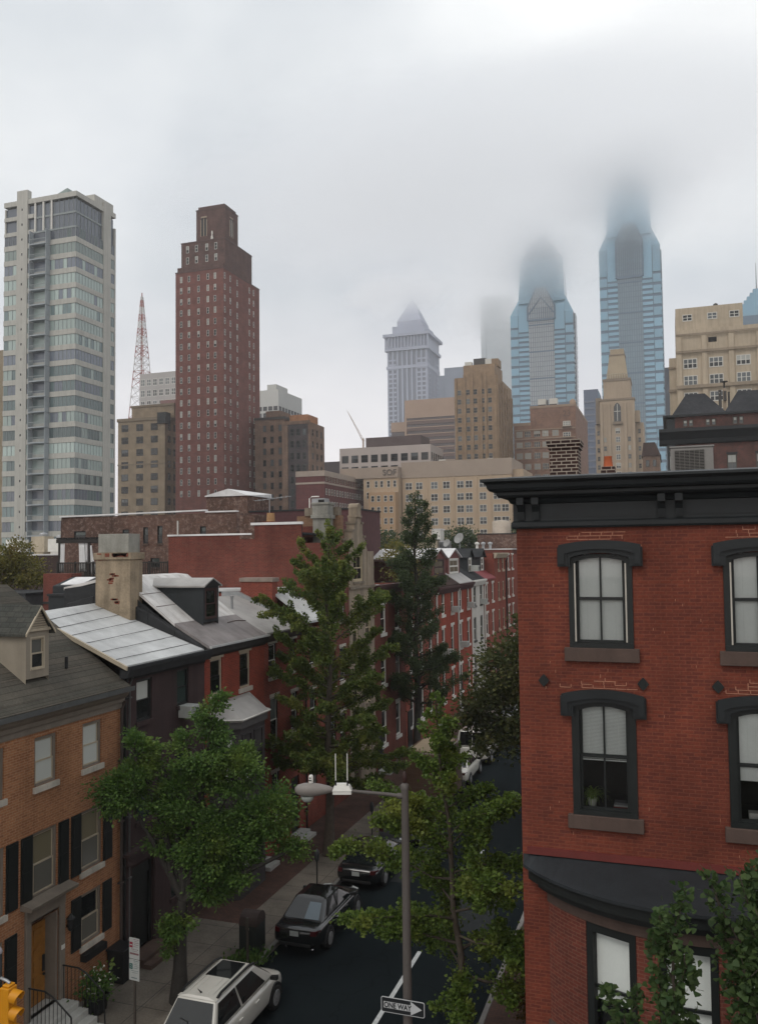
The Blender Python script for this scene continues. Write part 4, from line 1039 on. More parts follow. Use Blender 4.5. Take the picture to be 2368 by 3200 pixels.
bk = thing('book_pile', 'small pile of books and papers on the sill beside the potted plant', 'books', (RB_X + 1.93, RB_Y + .42, 8.04))
for i, (c, h_, w_) in enumerate((((.25, .03, .03), .035, .15), ((.4, .4, .38), .03, .14), ((.12, .12, .13), .05, .13))):
    z = (0, .036, .067)[i]; mb = MB().box(-w_, w_, -.1, .1, z, z + h_); obj('book', mb, M('book_cover_%d' % i, c, .6, .05, 5), bk)
bx2 = thing('box_file', 'white and blue box lying on the sill below a half lowered blind', 'box', (RB_X + 4.5, RB_Y + .42, 8.04))
mb = MB().box(-.22, .05, -.1, .12, 0, .12); obj('carton', mb, PAINT_WHITE, bx2)
mb = MB().box(.052, .3, -.1, .12, 0, .12); obj('folder', mb, M('blue_folder', (.03, .12, .35), .5, .05, 4), bx2)
# on its roof
B_CHIM = brick('chimney_brick_white_joints', (.055, .028, .024), (.038, .022, .021), (.37, .32, .27), bw=.235, bh=.085, ms=.013, stain=.2, rough=.9)
ch = obj('chimney', MB().box(-.35, .33, 0, .68, 0, 1.25), B_CHIM, rb, (.6, 3.5, 14.45)); ch['label'] = 'square dark brick chimney with broad pale joints'
mb = MB(); mb.box(-.39, .37, -.04, .72, 1.25, 1.34); mb.box(-.42, .4, -.07, .75, 1.34, 1.46); obj('cap', mb, B_CHIM, ch)
ch = obj('chimney', MB().box(-.16, .16, 0, .4, 0, .76), B_CHIM, rb, (1.62, 3.5, 14.45)); ch['label'] = 'small brick chimney with an orange clay pot'
mb = MB().lathe([(.12, .76), (.11, .8), (.09, 1.0), (.1, 1.02), (.07, 1.02)], (0, .2, 0), 14); obj('chimney_pot', mb, M('orange_clay_pot', (.42, .10, .035), .7, .1, 5), ch)
ac = thing('condenser_unit', 'grey slatted air conditioning condenser on the roof of the red corner building', 'air conditioner', (RB_X + 3.52, RB_Y + 3.5, 14.45))
mb = MB(); mb.box(-.47, .47, 0, .8, .3, 1.12); mb.box(-.49, .49, -.02, .82, 1.12, 1.16)
for x in (-.42, .42): mb.box(x - .03, x + .03, .05, .75, 0, .3)
obj('casing', mb, M('condenser_grey', (.22, .21, .2), .5, .1, 3), ac, bevel=.01)
mb = MB().box(-.38, .28, -.006, -.001, .36, 1.06); obj('grille_back', mb, DARK_VOID, ac)
mb = MB()
for k in range(20): mb.box(-.38, .28, -.02, -.008, .37 + k * .035, .384 + k * .035)
for k in range(7): mb.box(-.38 + k * .108, -.37 + k * .108, -.026, -.02, .36, 1.06)
obj('grille', mb, M('condenser_grille', (.16, .15, .14), .5, .1, 3), ac)

# ------------------------------------------------------------------ middle ground behind the left hand roofs
bb = thing('brick_building', 'weathered brown brick building with white roof edge behind the roof deck', 'building', (-45.2, 55, 0))
ops = [(1.2, 2.3, 14.5, 15.15), (7.5, 7.95, 14.1, 15.33), (8.75, 9.2, 14.1, 15.41), (5.65, 6.25, 14.85, 15.2), (12.4, 12.9, 14.6, 15.3), (8.15, 8.95, 12.3, 13.0)]
mb = MB(); mb.wall(0, 15.4, 0, 16.25, ops)
for x in (0, 15.4): mb.quad((x, 0, 0), (x, 12, 0), (x, 12, 16.25), (x, 0, 16.25))
mb.quad((0, 12, 0), (15.4, 12, 0), (15.4, 12, 16.25), (0, 12, 16.25)); mb.hexa([(-.35, -.02, 0), (0, -.02, 0), (0, .6, 0), (-.35, .6, 0)], [(-.02, -.02, 16.0), (0, -.02, 16.0), (0, .6, 16.0), (-.02, .6, 16.0)])
obj('wall', mb, B_BROWN, bb)
mb = MB().box(.1, 15.3, .1, 12, 16.0, 16.15); obj('roof', mb, TAR, bb)
mb = MB(); mb.hexa([(-.1, -.12, 16.25), (12.9, -.12, 16.42), (12.9, .3, 16.42), (-.1, .3, 16.25)], [(-.1, -.12, 16.36), (12.9, -.12, 16.53), (12.9, .3, 16.53), (-.1, .3, 16.36)]); mb.box(12.9, 15.45, -.12, .3, 16.3, 16.4); obj('coping', mb, ROOF_WHITE, bb)
sm = dict(frame=PAINT_BLACK, fw=.05, upper=GLASS_G, lower=GLASS_D, sill=BROWNSTONE)
for a, b, c, d in ops: window(bb, (a + b) / 2, c, b - a, d - c, sm)
mb = MB().tube([(10.55, -.05, 14.2), (10.55, -.05, 15.75)], .06, 8); obj('pipe', mb, PAINT_WHITE, bb)
sh = obj('stair_head', MB().box(0, 3.7, 0, 4, .0, 1.75), B_BROWN, bb, (9.9, 5.2, 16.1))
mb = MB(); mb.hexa([(-.1, -.1, 1.76), (3.8, -.1, 1.76), (3.8, 4.1, 1.76), (-.1, 4.1, 1.76)], [(-.1, -.1, 1.84), (2.0, -.1, 2.35), (3.8, 4.1, 2.1), (-.1, 4.1, 1.9)]); obj('roof', mb, ROOF_WHITE, sh)
# rooms and roofs stepping back behind the left row (low rear wings)
def block(name, label, cat, x0, x1, y0, y1, z1, mat, roofmat=TAR, cop=None, z0=0):
    t = thing(name, label, cat, ((x0 + x1) / 2, y0, z0)); w2 = (x1 - x0) / 2
    mb = MB(); mb.box(-w2, w2, 0, y1 - y0, 0, z1 - z0); obj('wall', mb, mat, t)
    mb = MB().box(-w2 - .06, w2 + .06, -.06, y1 - y0 + .06, z1 - z0, z1 - z0 + .12); obj('roof', mb, cop or roofmat, t)
    return t
block('rear_building', 'dark roofed rear wing behind the stained chimney', 'building', -31.2, -26.95, 37.0, 39.5, 11.1, ROOF_BLACK)
rw = block('rear_building', 'low red brick rear wing with a broad chimney behind the shingled roof', 'building', -34.1, -32.2, 40.0, 43.0, 10.5, B_OLD, PAINT_BLACK)
obj('chimney', MB().box(-.975, .975, .02, .9, 10.62, 12.22), B_OLD, rw)
block('rear_building', 'grey sided rear wing with flat dark roof beside the yellowing tree', 'building', -43, -35.0, 39.6, 43.8, 11.0, M('grey_siding', (.06, .062, .066), .8, .2, 2), TAR)
block('brick_building', 'low dark brick building with pale roof edge below the glass tower', 'building', -62, -46.3, 58, 75, 13.3, B_DARKBR, TAR, ROOF_WHITE)
block('brick_building', 'flat roofed brown building filling the block beside the deck', 'building', -44, -30.6, 44.2, 54.6, 10.2, B_BROWN, TAR)
t = thing('vent_pipe', 'tall white vent pipe behind the broad red chimney', 'pipe', (-31.72, 39.8, 10.5)); mb = MB().tube([(0, 0, 0), (0, 0, 1.5)], .085, 10); obj('tube', mb, PAINT_WHITE, t)
sk = thing('roof_hatch', 'black dormer hatch with pale skylight beside the stained chimney', 'skylight', (-30.6, 38.4, 11.1)); 
mb = MB(); mb.hexa([(-1.0, -.6, 0), (1.0, -.6, 0), (1.0, 1.0, 0), (-1.0, 1.0, 0)], [(-1.0, -.6, .5), (1.0, -.6, .5), (1.0, 1.0, .95), (-1.0, 1.0, .95)]); obj('casing', mb, ROOF_BLACK, sk)
mb = MB(); mb.hexa([(-.6, -.45, .56), (.7, -.45, .56), (.7, .8, .91), (-.6, .8, .91)], [(-.6, -.45, .6), (.7, -.45, .6), (.7, .8, .95), (-.6, .8, .95)]); obj('skylight', mb, ROOF_WHITE, sk)
# roof deck with a curtained pergola
dk = thing('roof_deck', 'dark wooden roof deck with black railing and pergola in front of the brown building', 'deck', (-36.7, 44.3, 10.32))
DECKW = M('dark_deck_wood', (.03, .027, .025), .8, .2, 3)
mb = MB(); mb.box(0, 8.2, -.1, 4, 1.35, 1.5)
for x in np.arange(.05, 8.2, 1.35): mb.box(x, x + .12, 0, .12, 0, 1.35); mb.box(x, x + .12, 3.8, 3.92, 0, 1.35)
obj('platform', mb, DECKW, dk)
mb = MB(); mb.box(0, 8.2, -.06, -.01, 2.42, 2.5); mb.box(0, 8.2, -.06, -.01, 1.58, 1.63)
x = .03
while x < 8.2: mb.box(x, x + .04, -.055, -.015, 1.63, 2.42); x += .125
for x in np.arange(0, 8.3, 1.35): mb.box(x, x + .09, -.08, .01, 1.5, 2.55)
obj('railing', mb, DECKW, dk)
mb = MB()
for x in (0.02, 2.28, 3.6): mb.box(x, x + .12, .05, .17, 1.5, 3.9); mb.box(x, x + .12, 2.6, 2.72, 1.5, 3.9)
mb.box(-.1, 3.85, .0, .2, 3.72, 3.95); mb.box(-.1, 3.85, 2.55, 2.75, 3.72, 3.95)
for x in np.arange(0, 3.8, .42): mb.box(x, x + .05, -.1, 2.8, 3.952, 4.06)
obj('pergola', mb, DECKW, dk)
CURT = M('white_curtain', (.72, .72, .72), .8, .05, 4)
def drape(x0, x1, xb0, xb1, zt, zb, y):
    mb = MB(); n = 14; vs = []
    for j in range(7):
        f = j / 6; z = zt + (zb - zt) * f; a, b = x0 + (xb0 - x0) * f ** 1.3, x1 + (xb1 - x1) * f ** 1.3
        for i in range(n + 1):
            g = i / n; vs.append((a + (b - a) * g, y + .05 * math.sin(g * 18 + j * .3), z))
    mb.add(vs, [(j * (n + 1) + i, j * (n + 1) + i + 1, (j + 1) * (n + 1) + i + 1, (j + 1) * (n + 1) + i) for j in range(6) for i in range(n)], 0, True)
    o = obj('curtain', mb, CURT, dk); md = o.modifiers.new('th', 'SOLIDIFY'); md.thickness = .01
for a in ((.15, .52, .08, .4, 3.7, 1.9, .1), (1.55, 2.0, 1.55, 2.1, 3.7, 1.9, .1), (2.0, 2.2, 2.08, 2.2, 3.7, 2.5, .12), (2.42, 2.5, 2.42, 2.95, 3.55, 1.75, .1), (3.3, 3.6, 3.42, 3.62, 3.7, 2.1, .1)): drape(*a)
# far roofs over the row: plant rooms, dishes, condensers
block('roof_shed', 'cream rendered stair head above the white gabled dormers', 'rooftop house', -30.5, -26.3, 98, 102, 14.6, PAINT_CREAM, TAR, z0=12.0)
block('roof_shed', 'white painted stair head beside the roof condensers', 'rooftop house', -27.2, -26.2, 99.2, 101, 15.9, PAINT_WHITE, ROOF_WHITE, z0=12.0)
block('brick_building', 'long brown brick block with pale roof edge behind the far row', 'building', -23.6, -14.2, 108, 122, 15.4, B_BROWN, TAR)
block('parapet_block', 'brick block with white flat roof edge between far row and brown block', 'building', -22.0, -17.3, 97.5, 107, 13.4, B_OLD, ROOF_WHITE, ROOF_WHITE)
cu0 = thing('condenser_unit', 'grey box condenser on the far row roofs beside the satellite dish', 'air conditioner', (-25.6, 98.5, 12.6))
mb = MB().box(-.65, .65, 0, 1, .3, 1.9); mb.box(-.55, -.45, .1, .9, 0, .3); mb.box(.45, .55, .1, .9, 0, .3); obj('casing', mb, GALV, cu0)
mb = MB()
for k in range(9): mb.box(-.55, .55, -.03, -.001, .45 + k * .15, .54 + k * .15)
obj('grille', mb, IRON, cu0)
def dish(x, y, z, r, label):
    t = thing('satellite_dish', label, 'satellite dish', (x, y, z))
    mb = MB().tube([(0, 0, 0), (0, 0, .8 * r + .5)], .06, 8); obj('mast', mb, GALV, t)
    mb = MB().lathe([(.02, .0), (r * .5, -.08 * r), (r * .85, -.22 * r), (r, -.32 * r), (r, -.3 * r), (r * .85, -.19 * r), (r * .5, -.05 * r), (.02, .04)], n=24, axis='y'); o = obj('reflector', mb, M('pale_grey_dish', (.27, .27, .265), .6, .1, 3), t, (0, 0, .8 * r + .6)); o.rotation_euler = (R(-25), 0, R(-25))
    mb = MB().tube([(0, 0, .8 * r + .1), (.3 * r, -.9 * r, .8 * r + .5)], .03, 6); obj('feed_arm', mb, GALV, t)
dish(-23.9, 99.5, 13.6, .68, 'large satellite dish on the roofs above the far red row'); dish(-25.0, 97.8, 13.2, .5, 'smaller satellite dish in front of the large one')
wt = thing('water_tank', 'pale round roof tank in front of the cream office block', 'tank', (-20.6, 109, 15.52)); mb = MB().lathe([(1.2, .0), (1.2, 1.5), (1.0, 1.6), (.1, 1.7)], n=20); obj('drum', mb, M('pale_tank', (.42, .36, .30), .8, .15, 2), wt)
for i, (x, y) in enumerate(((-21.6, 98.6), (-20.9, 98.8), (-20.1, 99.0))):
    t = thing('roof_vent', 'white and grey roof ventilator in a row on the white roof edge', 'vent', (x, y, 13.52), 0, 'ventilators on the white roof')
    mb = MB().lathe([(.16, 0), (.16, .5), (.28, .52), (.28, .72), (.05, .82)], n=12); obj('cowl', mb, GALV if i else PAINT_WHITE, t)
for i, (x, y, z) in enumerate(((-54.5, 60, 13.42), (-52.2, 60.5, 13.42), (-50.0, 60, 13.42), (-48, 61, 13.42))):
    t = thing('roof_plant_unit', ('white boxy roof ventilation unit behind the yellowing tree', 'cream roof ventilation unit with round drum', 'tall white roof ventilation unit', 'small grey roof ventilation unit by the brown wall')[i], 'roof unit', (x, y, z), 0, 'roof units under the glass tower')
    mb = MB(); mb.box(-.7, .7, 0, 1.2, .2, 1.3 + .25 * (i % 2)); mb.box(-.5, .5, .1, 1.1, 0, .2); mb.box(-.55, .55, -.03, -.001, .45, .9); obj('casing', mb, (PAINT_WHITE, PAINT_CREAM, PAINT_WHITE, GALV)[i], t)
    mb = MB().lathe([(.3, 0), (.34, .2), (.3, .3), (.1, .34)], (.1, .6, 1.3 + .25 * (i % 2)), 12); obj('fan_cowl', mb, GALV, t)
ant = thing('tv_antenna', 'thin aluminium aerial on the red brick roof beside the stone chimney', 'antenna', (-21.2, 43.0, 14.3))
mb = MB().tube([(0, 0, 0), (0, 0, 2.2)], .02, 6); mb.tube([(-.9, 0, 1.9), (1.3, 0, 2.1)], .014, 5)
for k in range(8): mb.tube([(-.8 + k * .28, -.4, 1.92 + k * .025), (-.8 + k * .28, .4, 1.92 + k * .025)], .01, 5)
obj('mast', mb, GALV, ant)
gu = thing('condenser_unit', 'grey rooftop condenser with white pipe behind the stone chimney', 'air conditioner', (-25.7, 60, 14.6))
block('roof_block', 'maroon clad rooftop block behind the stone chimney', 'rooftop house', -31.3, -22.5, 60.0, 66, 16.5, M('maroon_cladding', (.075, .03, .032), .8, .2, 2), TAR)
gu.location = (-25.7, 60.6, 16.62)
mb = MB().box(-.55, .55, 0, .9, .1, .85); mb.box(-.4, -.3, .1, .8, 0, .1); mb.box(.3, .4, .1, .8, 0, .1); obj('casing', mb, GALV, gu); mb = MB().box(.0, .5, -.02, -.001, .2, .75); obj('grille', mb, DARK_VOID, gu); mb = MB().tube([(-.7, -.1, 0), (-.7, -.1, .85), (-.5, -.1, .98), (.1, -.1, .98)], .05, 8); obj('pipe', mb, PAINT_WHITE, gu)
# ------------------------------------------------------------------ skyline: each tower is one thing with its own parts
FG_W = M('far_white_frame', (.55, .54, .5), .6, .05, 1)
FG_D = M('far_dark_frame', (.05, .045, .042), .6, .1, 1)
FG_T = M('far_tan_frame', (.3, .24, .18), .7, .1, 1)
G_MID = glassy('mid_grey_glass', (.06, .07, .075), .12)
G_PALE = glassy('pale_blind_glass', (.30, .31, .29), .25, .2)
_fw = {}
def far_win(w, h, frame, kind, fw=.1, lights=1):
    key = (round(w, 2), round(h, 2), frame.name, kind, fw, lights)
    if key in _fw: return _fw[key]
    mb = MB()
    y0, y1 = -.07, .02
    mb.box(-w / 2, -w / 2 + fw, y0, y1, 0, h); mb.box(w / 2 - fw, w / 2, y0, y1, 0, h); mb.box(-w / 2 + fw, w / 2 - fw, y0, y1, 0, fw * 1.2); mb.box(-w / 2 + fw, w / 2 - fw, y0, y1, h - fw, h)
    mb.box(-w / 2 + fw, w / 2 - fw, y0 + .02, y1, h * .5 - fw * .4, h * .5 + fw * .4)
    for k in range(1, lights):
        x = -w / 2 + w * k / lights; mb.box(x - fw * .5, x + fw * .5, y0 + .01, y1, fw * 1.2, h - fw)
    a, b = {'d': (1, 1), 'h': (2, 1), 'l': (2, 2), 'm': (3, 3), 'md': (3, 1)}[kind]
    mb.quad((-w / 2 + fw, -.03, h / 2), (w / 2 - fw, -.03, h / 2), (w / 2 - fw, -.03, h - fw), (-w / 2 + fw, -.03, h - fw), a)
    mb.quad((-w / 2 + fw, -.035, fw), (w / 2 - fw, -.035, fw), (w / 2 - fw, -.035, h / 2), (-w / 2 + fw, -.035, h / 2), b)
    _fw[key] = mb.mesh('window', [frame, GLASS_D, G_PALE, G_MID]); return _fw[key]
class Facades:
    """windows of one tower: the first hundred as parts of their own, the rest as one part"""
    def __init__(s, root): s.root = root; s.n = 0; s.mb = None; s.mats = None
    def win(s, me, x, y, z, rz=0.0):
        if s.n < 100:
            place('window', me, s.root, (x, y, z), rz); s.n += 1
        else:
            if s.mb is None: s.mb = MB(); s.mats = list(me.materials)
            c, sn = math.cos(rz), math.sin(rz)
            idx = [s.mats.index(m) if m in s.mats else (s.mats.append(m) or len(s.mats) - 1) for m in me.materials]
            vs = [(v.co.x * c - v.co.y * sn + x, v.co.x * sn + v.co.y * c + y, v.co.z + z) for v in me.vertices]
            b = len(s.mb.v); s.mb.v.extend(vs)
            for p in me.polygons: s.mb.f.append([b + i for i in p.vertices]); s.mb.mi.append(idx[p.material_index]); s.mb.sm.append(False)
    def grid(s, cols, rows, w, h, frame, kinds='dddhm', fw=.1, lights=1, face='front', at=0.0):
        """front: cols are x, wall plane y=at; right: cols are y, wall plane x=at; left likewise"""
        for z in rows:
            for c in cols:
                k = rnd.choice(kinds); k = {'x': 'md'}.get(k, k)
                me = far_win(w, h, frame, k, fw, lights)
                if face == 'front': s.win(me, c, at, z - h / 2)
                elif face == 'right': s.win(me, at, c, z - h / 2, R(90))
                else: s.win(me, at, c, z - h / 2, R(-90))
    def done(s):
        if s.mb: o = place('window', s.mb.mesh('window', s.mats), s.root); o['kind'] = 'stuff'
def tower(label, x, y, name='tower', cat='building'): return thing(name, label, cat, (x, y, 0))
def part(root, name, mat, *boxes, bevel=0):
    if len(boxes) > 1 and name in ('upper_flank', 'belt', 'coping', 'balcony', 'corner_glass', 'upper_corner', 'roof_plant', 'roof_tank', 'cornice', 'string_course', 'panel', 'roof_rail', 'antenna_box', 'pilaster', 'column', 'glass_wing', 'tank_frame', 'corner_window', 'floor_band'):
        return [part(root, name, mat, b, bevel=bevel) for b in boxes][0]
    mb = MB()
    for b in boxes: mb.box(*b)
    return obj(name, mb, mat, root, bevel=bevel)
def steps(top, n, gap): return [top - gap * i for i in range(n)]

# --- glass and cream residential tower on the left
CREAM_T = M('cream_precast', (.44, .435, .40), .8, .06, .2, streak=.15)
G_TEAL = glassy('teal_curtain_glass', (.12, .165, .17), .12, .45)
G_TEAL2 = glassy('pale_teal_glass', (.30, .37, .35), .15, .35)
G_SLATE = glassy('slate_curtain_glass', (.13, .15, .185), .1, .4)
t = tower('tall cream and teal glass apartment tower with stacked balconies', -139.2, 150)
W, D, TOP = 19.3, 13.7, 92.0
part(t, 'core', G_SLATE, (.35, W - .35, .35, D - .35, 0, TOP - 1))
part(t, 'pier', CREAM_T, (3.6, 6.5, -.25, 1, 0, TOP + 2.6)); part(t, 'pier', CREAM_T, (W - 1, W + .25, 9.2, 11.8, 0, TOP + 1.6)); part(t, 'pier', CREAM_T, (0, .35, .05, D, 0, TOP - 1))
part(t, 'pier', CREAM_T, (W - .7, W + .1, D - .35, D + .1, 0, TOP - 3))
part(t, 'roof_slab', CREAM_T, (-.1, 12.6, -.1, D, TOP - .6, TOP + .5), (12.6, W + .15, -.1, D, TOP - .6, TOP + .5))
part(t, 'penthouse', CREAM_T, (W - 6, W - .2, 6.5, D - .5, TOP + .5, TOP + 2.4))
mb = MB(); mb.hexa([(8.5, 3, TOP + .5), (14.5, 3, TOP + .5), (14.5, 9, TOP + .5), (8.5, 9, TOP + .5)], [(8.5, 3, TOP + .9), (14.5, 3, TOP + 3.1), (14.5, 9, TOP + 3.1), (8.5, 9, TOP + .9)]); obj('glass_canopy', mb, G_TEAL2, t)
part(t, 'column', PAINT_WHITE, *[(x, x + .35, -.05, .3, TOP - 7.2, TOP - .6) for x in (8.2, 10.4, 12.6)])
mb = MB()
for x in np.arange(8.3, W - .3, 1.25): mb.box(x, x + .09, .25, .36, TOP - 7.2, TOP - .6)
for y in np.arange(.6, 9.0, 1.25): mb.box(W - .36, W - .25, y, y + .09, TOP - 7.2, TOP - .6)
mb.box(8.2, W - .3, .2, .5, TOP - 4.1, TOP - 3.7); mb.box(W - .5, W - .2, .3, 9.2, TOP - 4.1, TOP - 3.7); mb.box(8.1, W, -.1, 1, TOP - 7.5, TOP - 7.1)
obj('top_glazing_frame', mb, M('curtain_mullion', (.24, .27, .275), .5, .1, 1), t)
FH = 3.36; nfl = 25
mm = M('curtain_mullion', (.24, .27, .275), .5, .1, 1)
for f in range(nfl):
    zt = TOP - 7.3 - FH * f if f else TOP - 7.3
    zb = zt - FH
    part(t, 'floor_band', CREAM_T, (.02, W + .12, -.12, D - .3, zb, zb + 1.15))
    q = rnd.choice((G_TEAL, G_TEAL2, G_TEAL2, G_SLATE)); q2 = rnd.choice((G_TEAL, G_TEAL2, G_SLATE, G_TEAL))
    mb = MB().box(.1, W - .03, .03, D - .4, zb + 1.15, zt, 0)
    def strip(face, a, b, seg):
        n = max(1, round((b - a) / seg))
        for k in range(n):
            u0, u1 = a + (b - a) * k / n + .06, a + (b - a) * (k + 1) / n - .06
            mt = 0 if rnd.random() < .75 else 1
            if face == 'f': mb.quad((u0, .0, zb + 1.2), (u1, .0, zb + 1.2), (u1, .0, zt - .05), (u0, .0, zt - .05), mt); mb.box(u1 + .01, u1 + .11, -.06, .02, zb + 1.15, zt, 2)
            else: mb.quad((W, u0, zb + 1.2), (W, u1, zb + 1.2), (W, u1, zt - .05), (W, u0, zt - .05), mt); mb.box(W - .02, W + .06, u1 + .01, u1 + .11, zb + 1.15, zt, 2)
    for a in ((.1, 3.6, 1.1), (6.55, 8.05, .8), (12.75, W - .1, 1.0)): strip('f', *a)
    strip('r', .1, 9.2, 1.05); strip('r', 11.85, D - .4, .9)
    obj('window_band', mb, [q, q2, mm], t)
    mb = MB(); mb.box(8.1, 12.6, -1.5, .1, zb, zb + .25); mb.box(8.1, 8.2, -1.5, .0, zb + .25, zt - .1); mb.box(12.5, 12.6, -1.5, .0, zb + .25, zt - .1)
    b = obj('balcony', mb, M('balcony_grey', (.31, .345, .37), .6, .1, 1), t)
    mb = MB(); mb.box(8.2, 12.5, -1.5, -1.42, zb + 1.2, zb + 1.3)
    for k in range(15): mb.box(8.25 + k * .3, 8.3 + k * .3, -1.48, -1.44, zb + .25, zb + 1.2)
    obj('balcony_rail', mb, mm, b)
    if f % 1 == 0 and f > 0: part(t, 'side_balcony', CREAM_T, (-1.1, .0, 2.0, 5.0, zb, zb + .3), (-1.1, -1.0, 2.0, 5.0, zb + .3, zb + 1.1))
for zz in (TOP - 3.4, TOP - 6.9): part(t, 'floor_band', CREAM_T, (.02, 8.1, -.12, 3, zz - .5, zz + .4))
part(t, 'vent_slot', GLASS_D, *[(4.9, 5.2, -.27, -.251, TOP - 2 - FH * k, TOP - 1.5 - FH * k) for k in range(27)])
# --- tall dark red brick tower with stepped top
DR = brick('tower_red_brick', (.215, .085, .07), (.17, .072, .062), (.18, .095, .082), bw=1.2, bh=.4, ms=.05, stain=.22, bump=0)
DRT = brick('tower_brown_brick', (.15, .088, .076), (.12, .074, .067), (.1, .06, .055), bw=1.2, bh=.4, ms=.05, stain=.35, bump=0)
t = tower('tall dark red brick tower with stepped top and arched belfry windows', -126.8, 200)
W, D = 14.8, 21.2
part(t, 'wall', DR, (0, W, 0, D, 0, 90.8)); part(t, 'upper_wall', DRT, (1.2, W - .05, 1.0, 16.6, 90.8, 99.2)); part(t, 'upper_wall', DRT, (.6, W - .02, .0, 12, 90.8, 92.0))
part(t, 'crown', DRT, (5.2, 14.2, 2.2, 9.4, 99.2, 108.4), (5.6, 13.8, 2.6, 9.0, 108.4, 109.3))
mb = MB().lathe([(1.1, 109.3), (1.1, 109.9), (.6, 110.1)], (11.5, 6, 0), 12); obj('tank', mb, DRT, t)
part(t, 'coping', M('brown_coping', (.09, .055, .05), .8, .2, 1), (-.08, W + .08, -.08, D + .05, 90.5, 90.82), (1.1, W + .02, .92, 16.7, 98.9, 99.25), (5.1, 14.3, 2.1, 9.5, 108.1, 108.42))
fa = Facades(t)
fa.grid([1.8, 4.25, 7.2, 10.1, 12.3], steps(88.6, 20, 3.1), .68, 1.65, FG_W, 'dhhlmx', .075)
fa.grid([.75, 3.8, 7.7, 14.9, 17.5], steps(88.6, 20, 3.1), .62, 1.65, FG_W, 'ddhm', .075, face='right', at=W)
fa.grid([3.2, 6.0, 9.2, 12.0], steps(97.2, 3, 3.1)[:2], .85, 1.9, FG_W, 'dhm', .09, at=1.0)
fa.done()
for x, y, rz in ((7.6, 2.2, 0), (14.2, 5.6, R(90))):
    mb = MB()
    for s in (-.45, .45): mb.box(s - .32, s + .32, -.06, .05, 101, 105.2); mb.prism([(s - .32, 105.2), (s + .32, 105.2), (s + .18, 105.9), (s, 106.1), (s - .18, 105.9)], 'y', -.06, .05)
    mb.box(-.1, .1, -.12, .0, 100.8, 105.6, 1); mb.box(-1.0, -.8, -.12, .0, 100.8, 105.4, 1); mb.box(.8, 1.0, -.12, 0, 100.8, 105.4, 1); mb.box(-.9, .9, -.12, 0, 106.0, 106.4, 1)
    obj('belfry_window', mb, [GLASS_D, FG_T], t, (x, y, 0), rz)
mb = MB().lathe([(.3, 99.2), (.35, 99.9), (.15, 100.6), (.25, 101.2), (.1, 101.7)], (10.6, 1.4, 0), 8); obj('statue', mb, PAINT_WHITE, t)
# --- beige twelve storey building between the two towers
BEI = brick('beige_brick', (.37, .30, .215), (.33, .265, .19), (.14, .11, .08), bw=1, bh=.35, ms=.04, stain=.25, bump=0)
t = tower('olive beige twelve storey building between glass tower and dark red tower', -152.6, 210)
part(t, 'wall', BEI, (0, 15.9, 0, 16, 0, 53.2)); part(t, 'penthouse', BEI, (2.6, 17, 3, 14, 53.2, 57.3)); part(t, 'cornice', M('beige_stone', (.2, .16, .115), .8, .1, 1), (-.25, 16.15, -.25, 16.2, 52.4, 53.3), (2.4, 17.2, 2.8, 14.2, 56.9, 57.5), (-.1, 16, -.1, 16, 39.5, 39.9))
part(t, 'cornice_block', PAINT_CORNICE, (13.6, 16.4, -.4, 2.2, 51.2, 54.4))
fa = Facades(t); fa.grid([2.4, 7.5, 12.4], steps(50.4, 12, 3.62), 2.3, 2.0, FG_D, 'ddmx', .12, 2); fa.grid([2.2, 5.2, 10, 13.5], steps(50.4, 12, 3.62), 1.4, 2.0, FG_D, 'ddm', .12, face='right', at=15.9); fa.done()
# --- pale frame block and lattice mast behind
t = tower('pale concrete framed block with brick side behind the lattice mast', -297, 430)
W = 27
part(t, 'wall', M('pale_concrete', (.36, .34, .33), .8, .06, .1), (0, W, 0, 18, 0, 121.5)); part(t, 'brick_side', DR, (-3.5, 9, -3, 12, 0, 96))
part(t, 'brick_side', DR, (16, W, -3, -.0, 0, 104))
fa = Facades(t); fa.grid([2 + 4.2 * i for i in range(6)], steps(116, 7, 6.5), 3.0, 4.2, FG_W, 'mmd', .3, 2); fa.done()
t = thing('lattice_mast', 'tall red and white lattice broadcast mast between the towers', 'mast', (-330.2, 480, 0))
RW = M('mast_red', (.30, .07, .05), .6, .1, 1); WW = M('mast_white', (.5, .48, .46), .6, .1, 1)
mb = MB(); zb, zt = 96.0, 186.0
def hw(z): return 6.0 * (1 - (z - zb) / (zt - zb)) + .5
zs = [zb]; 
while zs[-1] < zt - 2: zs.append(zs[-1] + max(2.4, hw(zs[-1]) * 1.25))
for i, (a, b) in enumerate(zip(zs, zs[1:])):
    m_ = 0 if (i // 2) % 2 == 0 else 1; A, B = hw(a), hw(b)
    ca = [(-A, -A, a), (A, -A, a), (A, A, a), (-A, A, a)]; cb_ = [(-B, -B, b), (B, -B, b), (B, B, b), (-B, B, b)]
    for k in range(4):
        mb.tube([ca[k], cb_[k]], .26, 5, m_); mb.tube([ca[k], cb_[(k + 1) % 4]], .13, 4, m_); mb.tube([ca[(k + 1) % 4], cb_[k]], .13, 4, m_); mb.tube([cb_[k], cb_[(k + 1) % 4]], .15, 4, m_)
mb.tube([(0, 0, zb), (0, 0, zt + 3)], .35, 6, 0)
obj('lattice', mb, [RW, WW], t)
part(t, 'base_building', M('mast_base_grey', (.22, .2, .19), .8, .1, .2), (-9, 9, -9, 9, 0, 96))
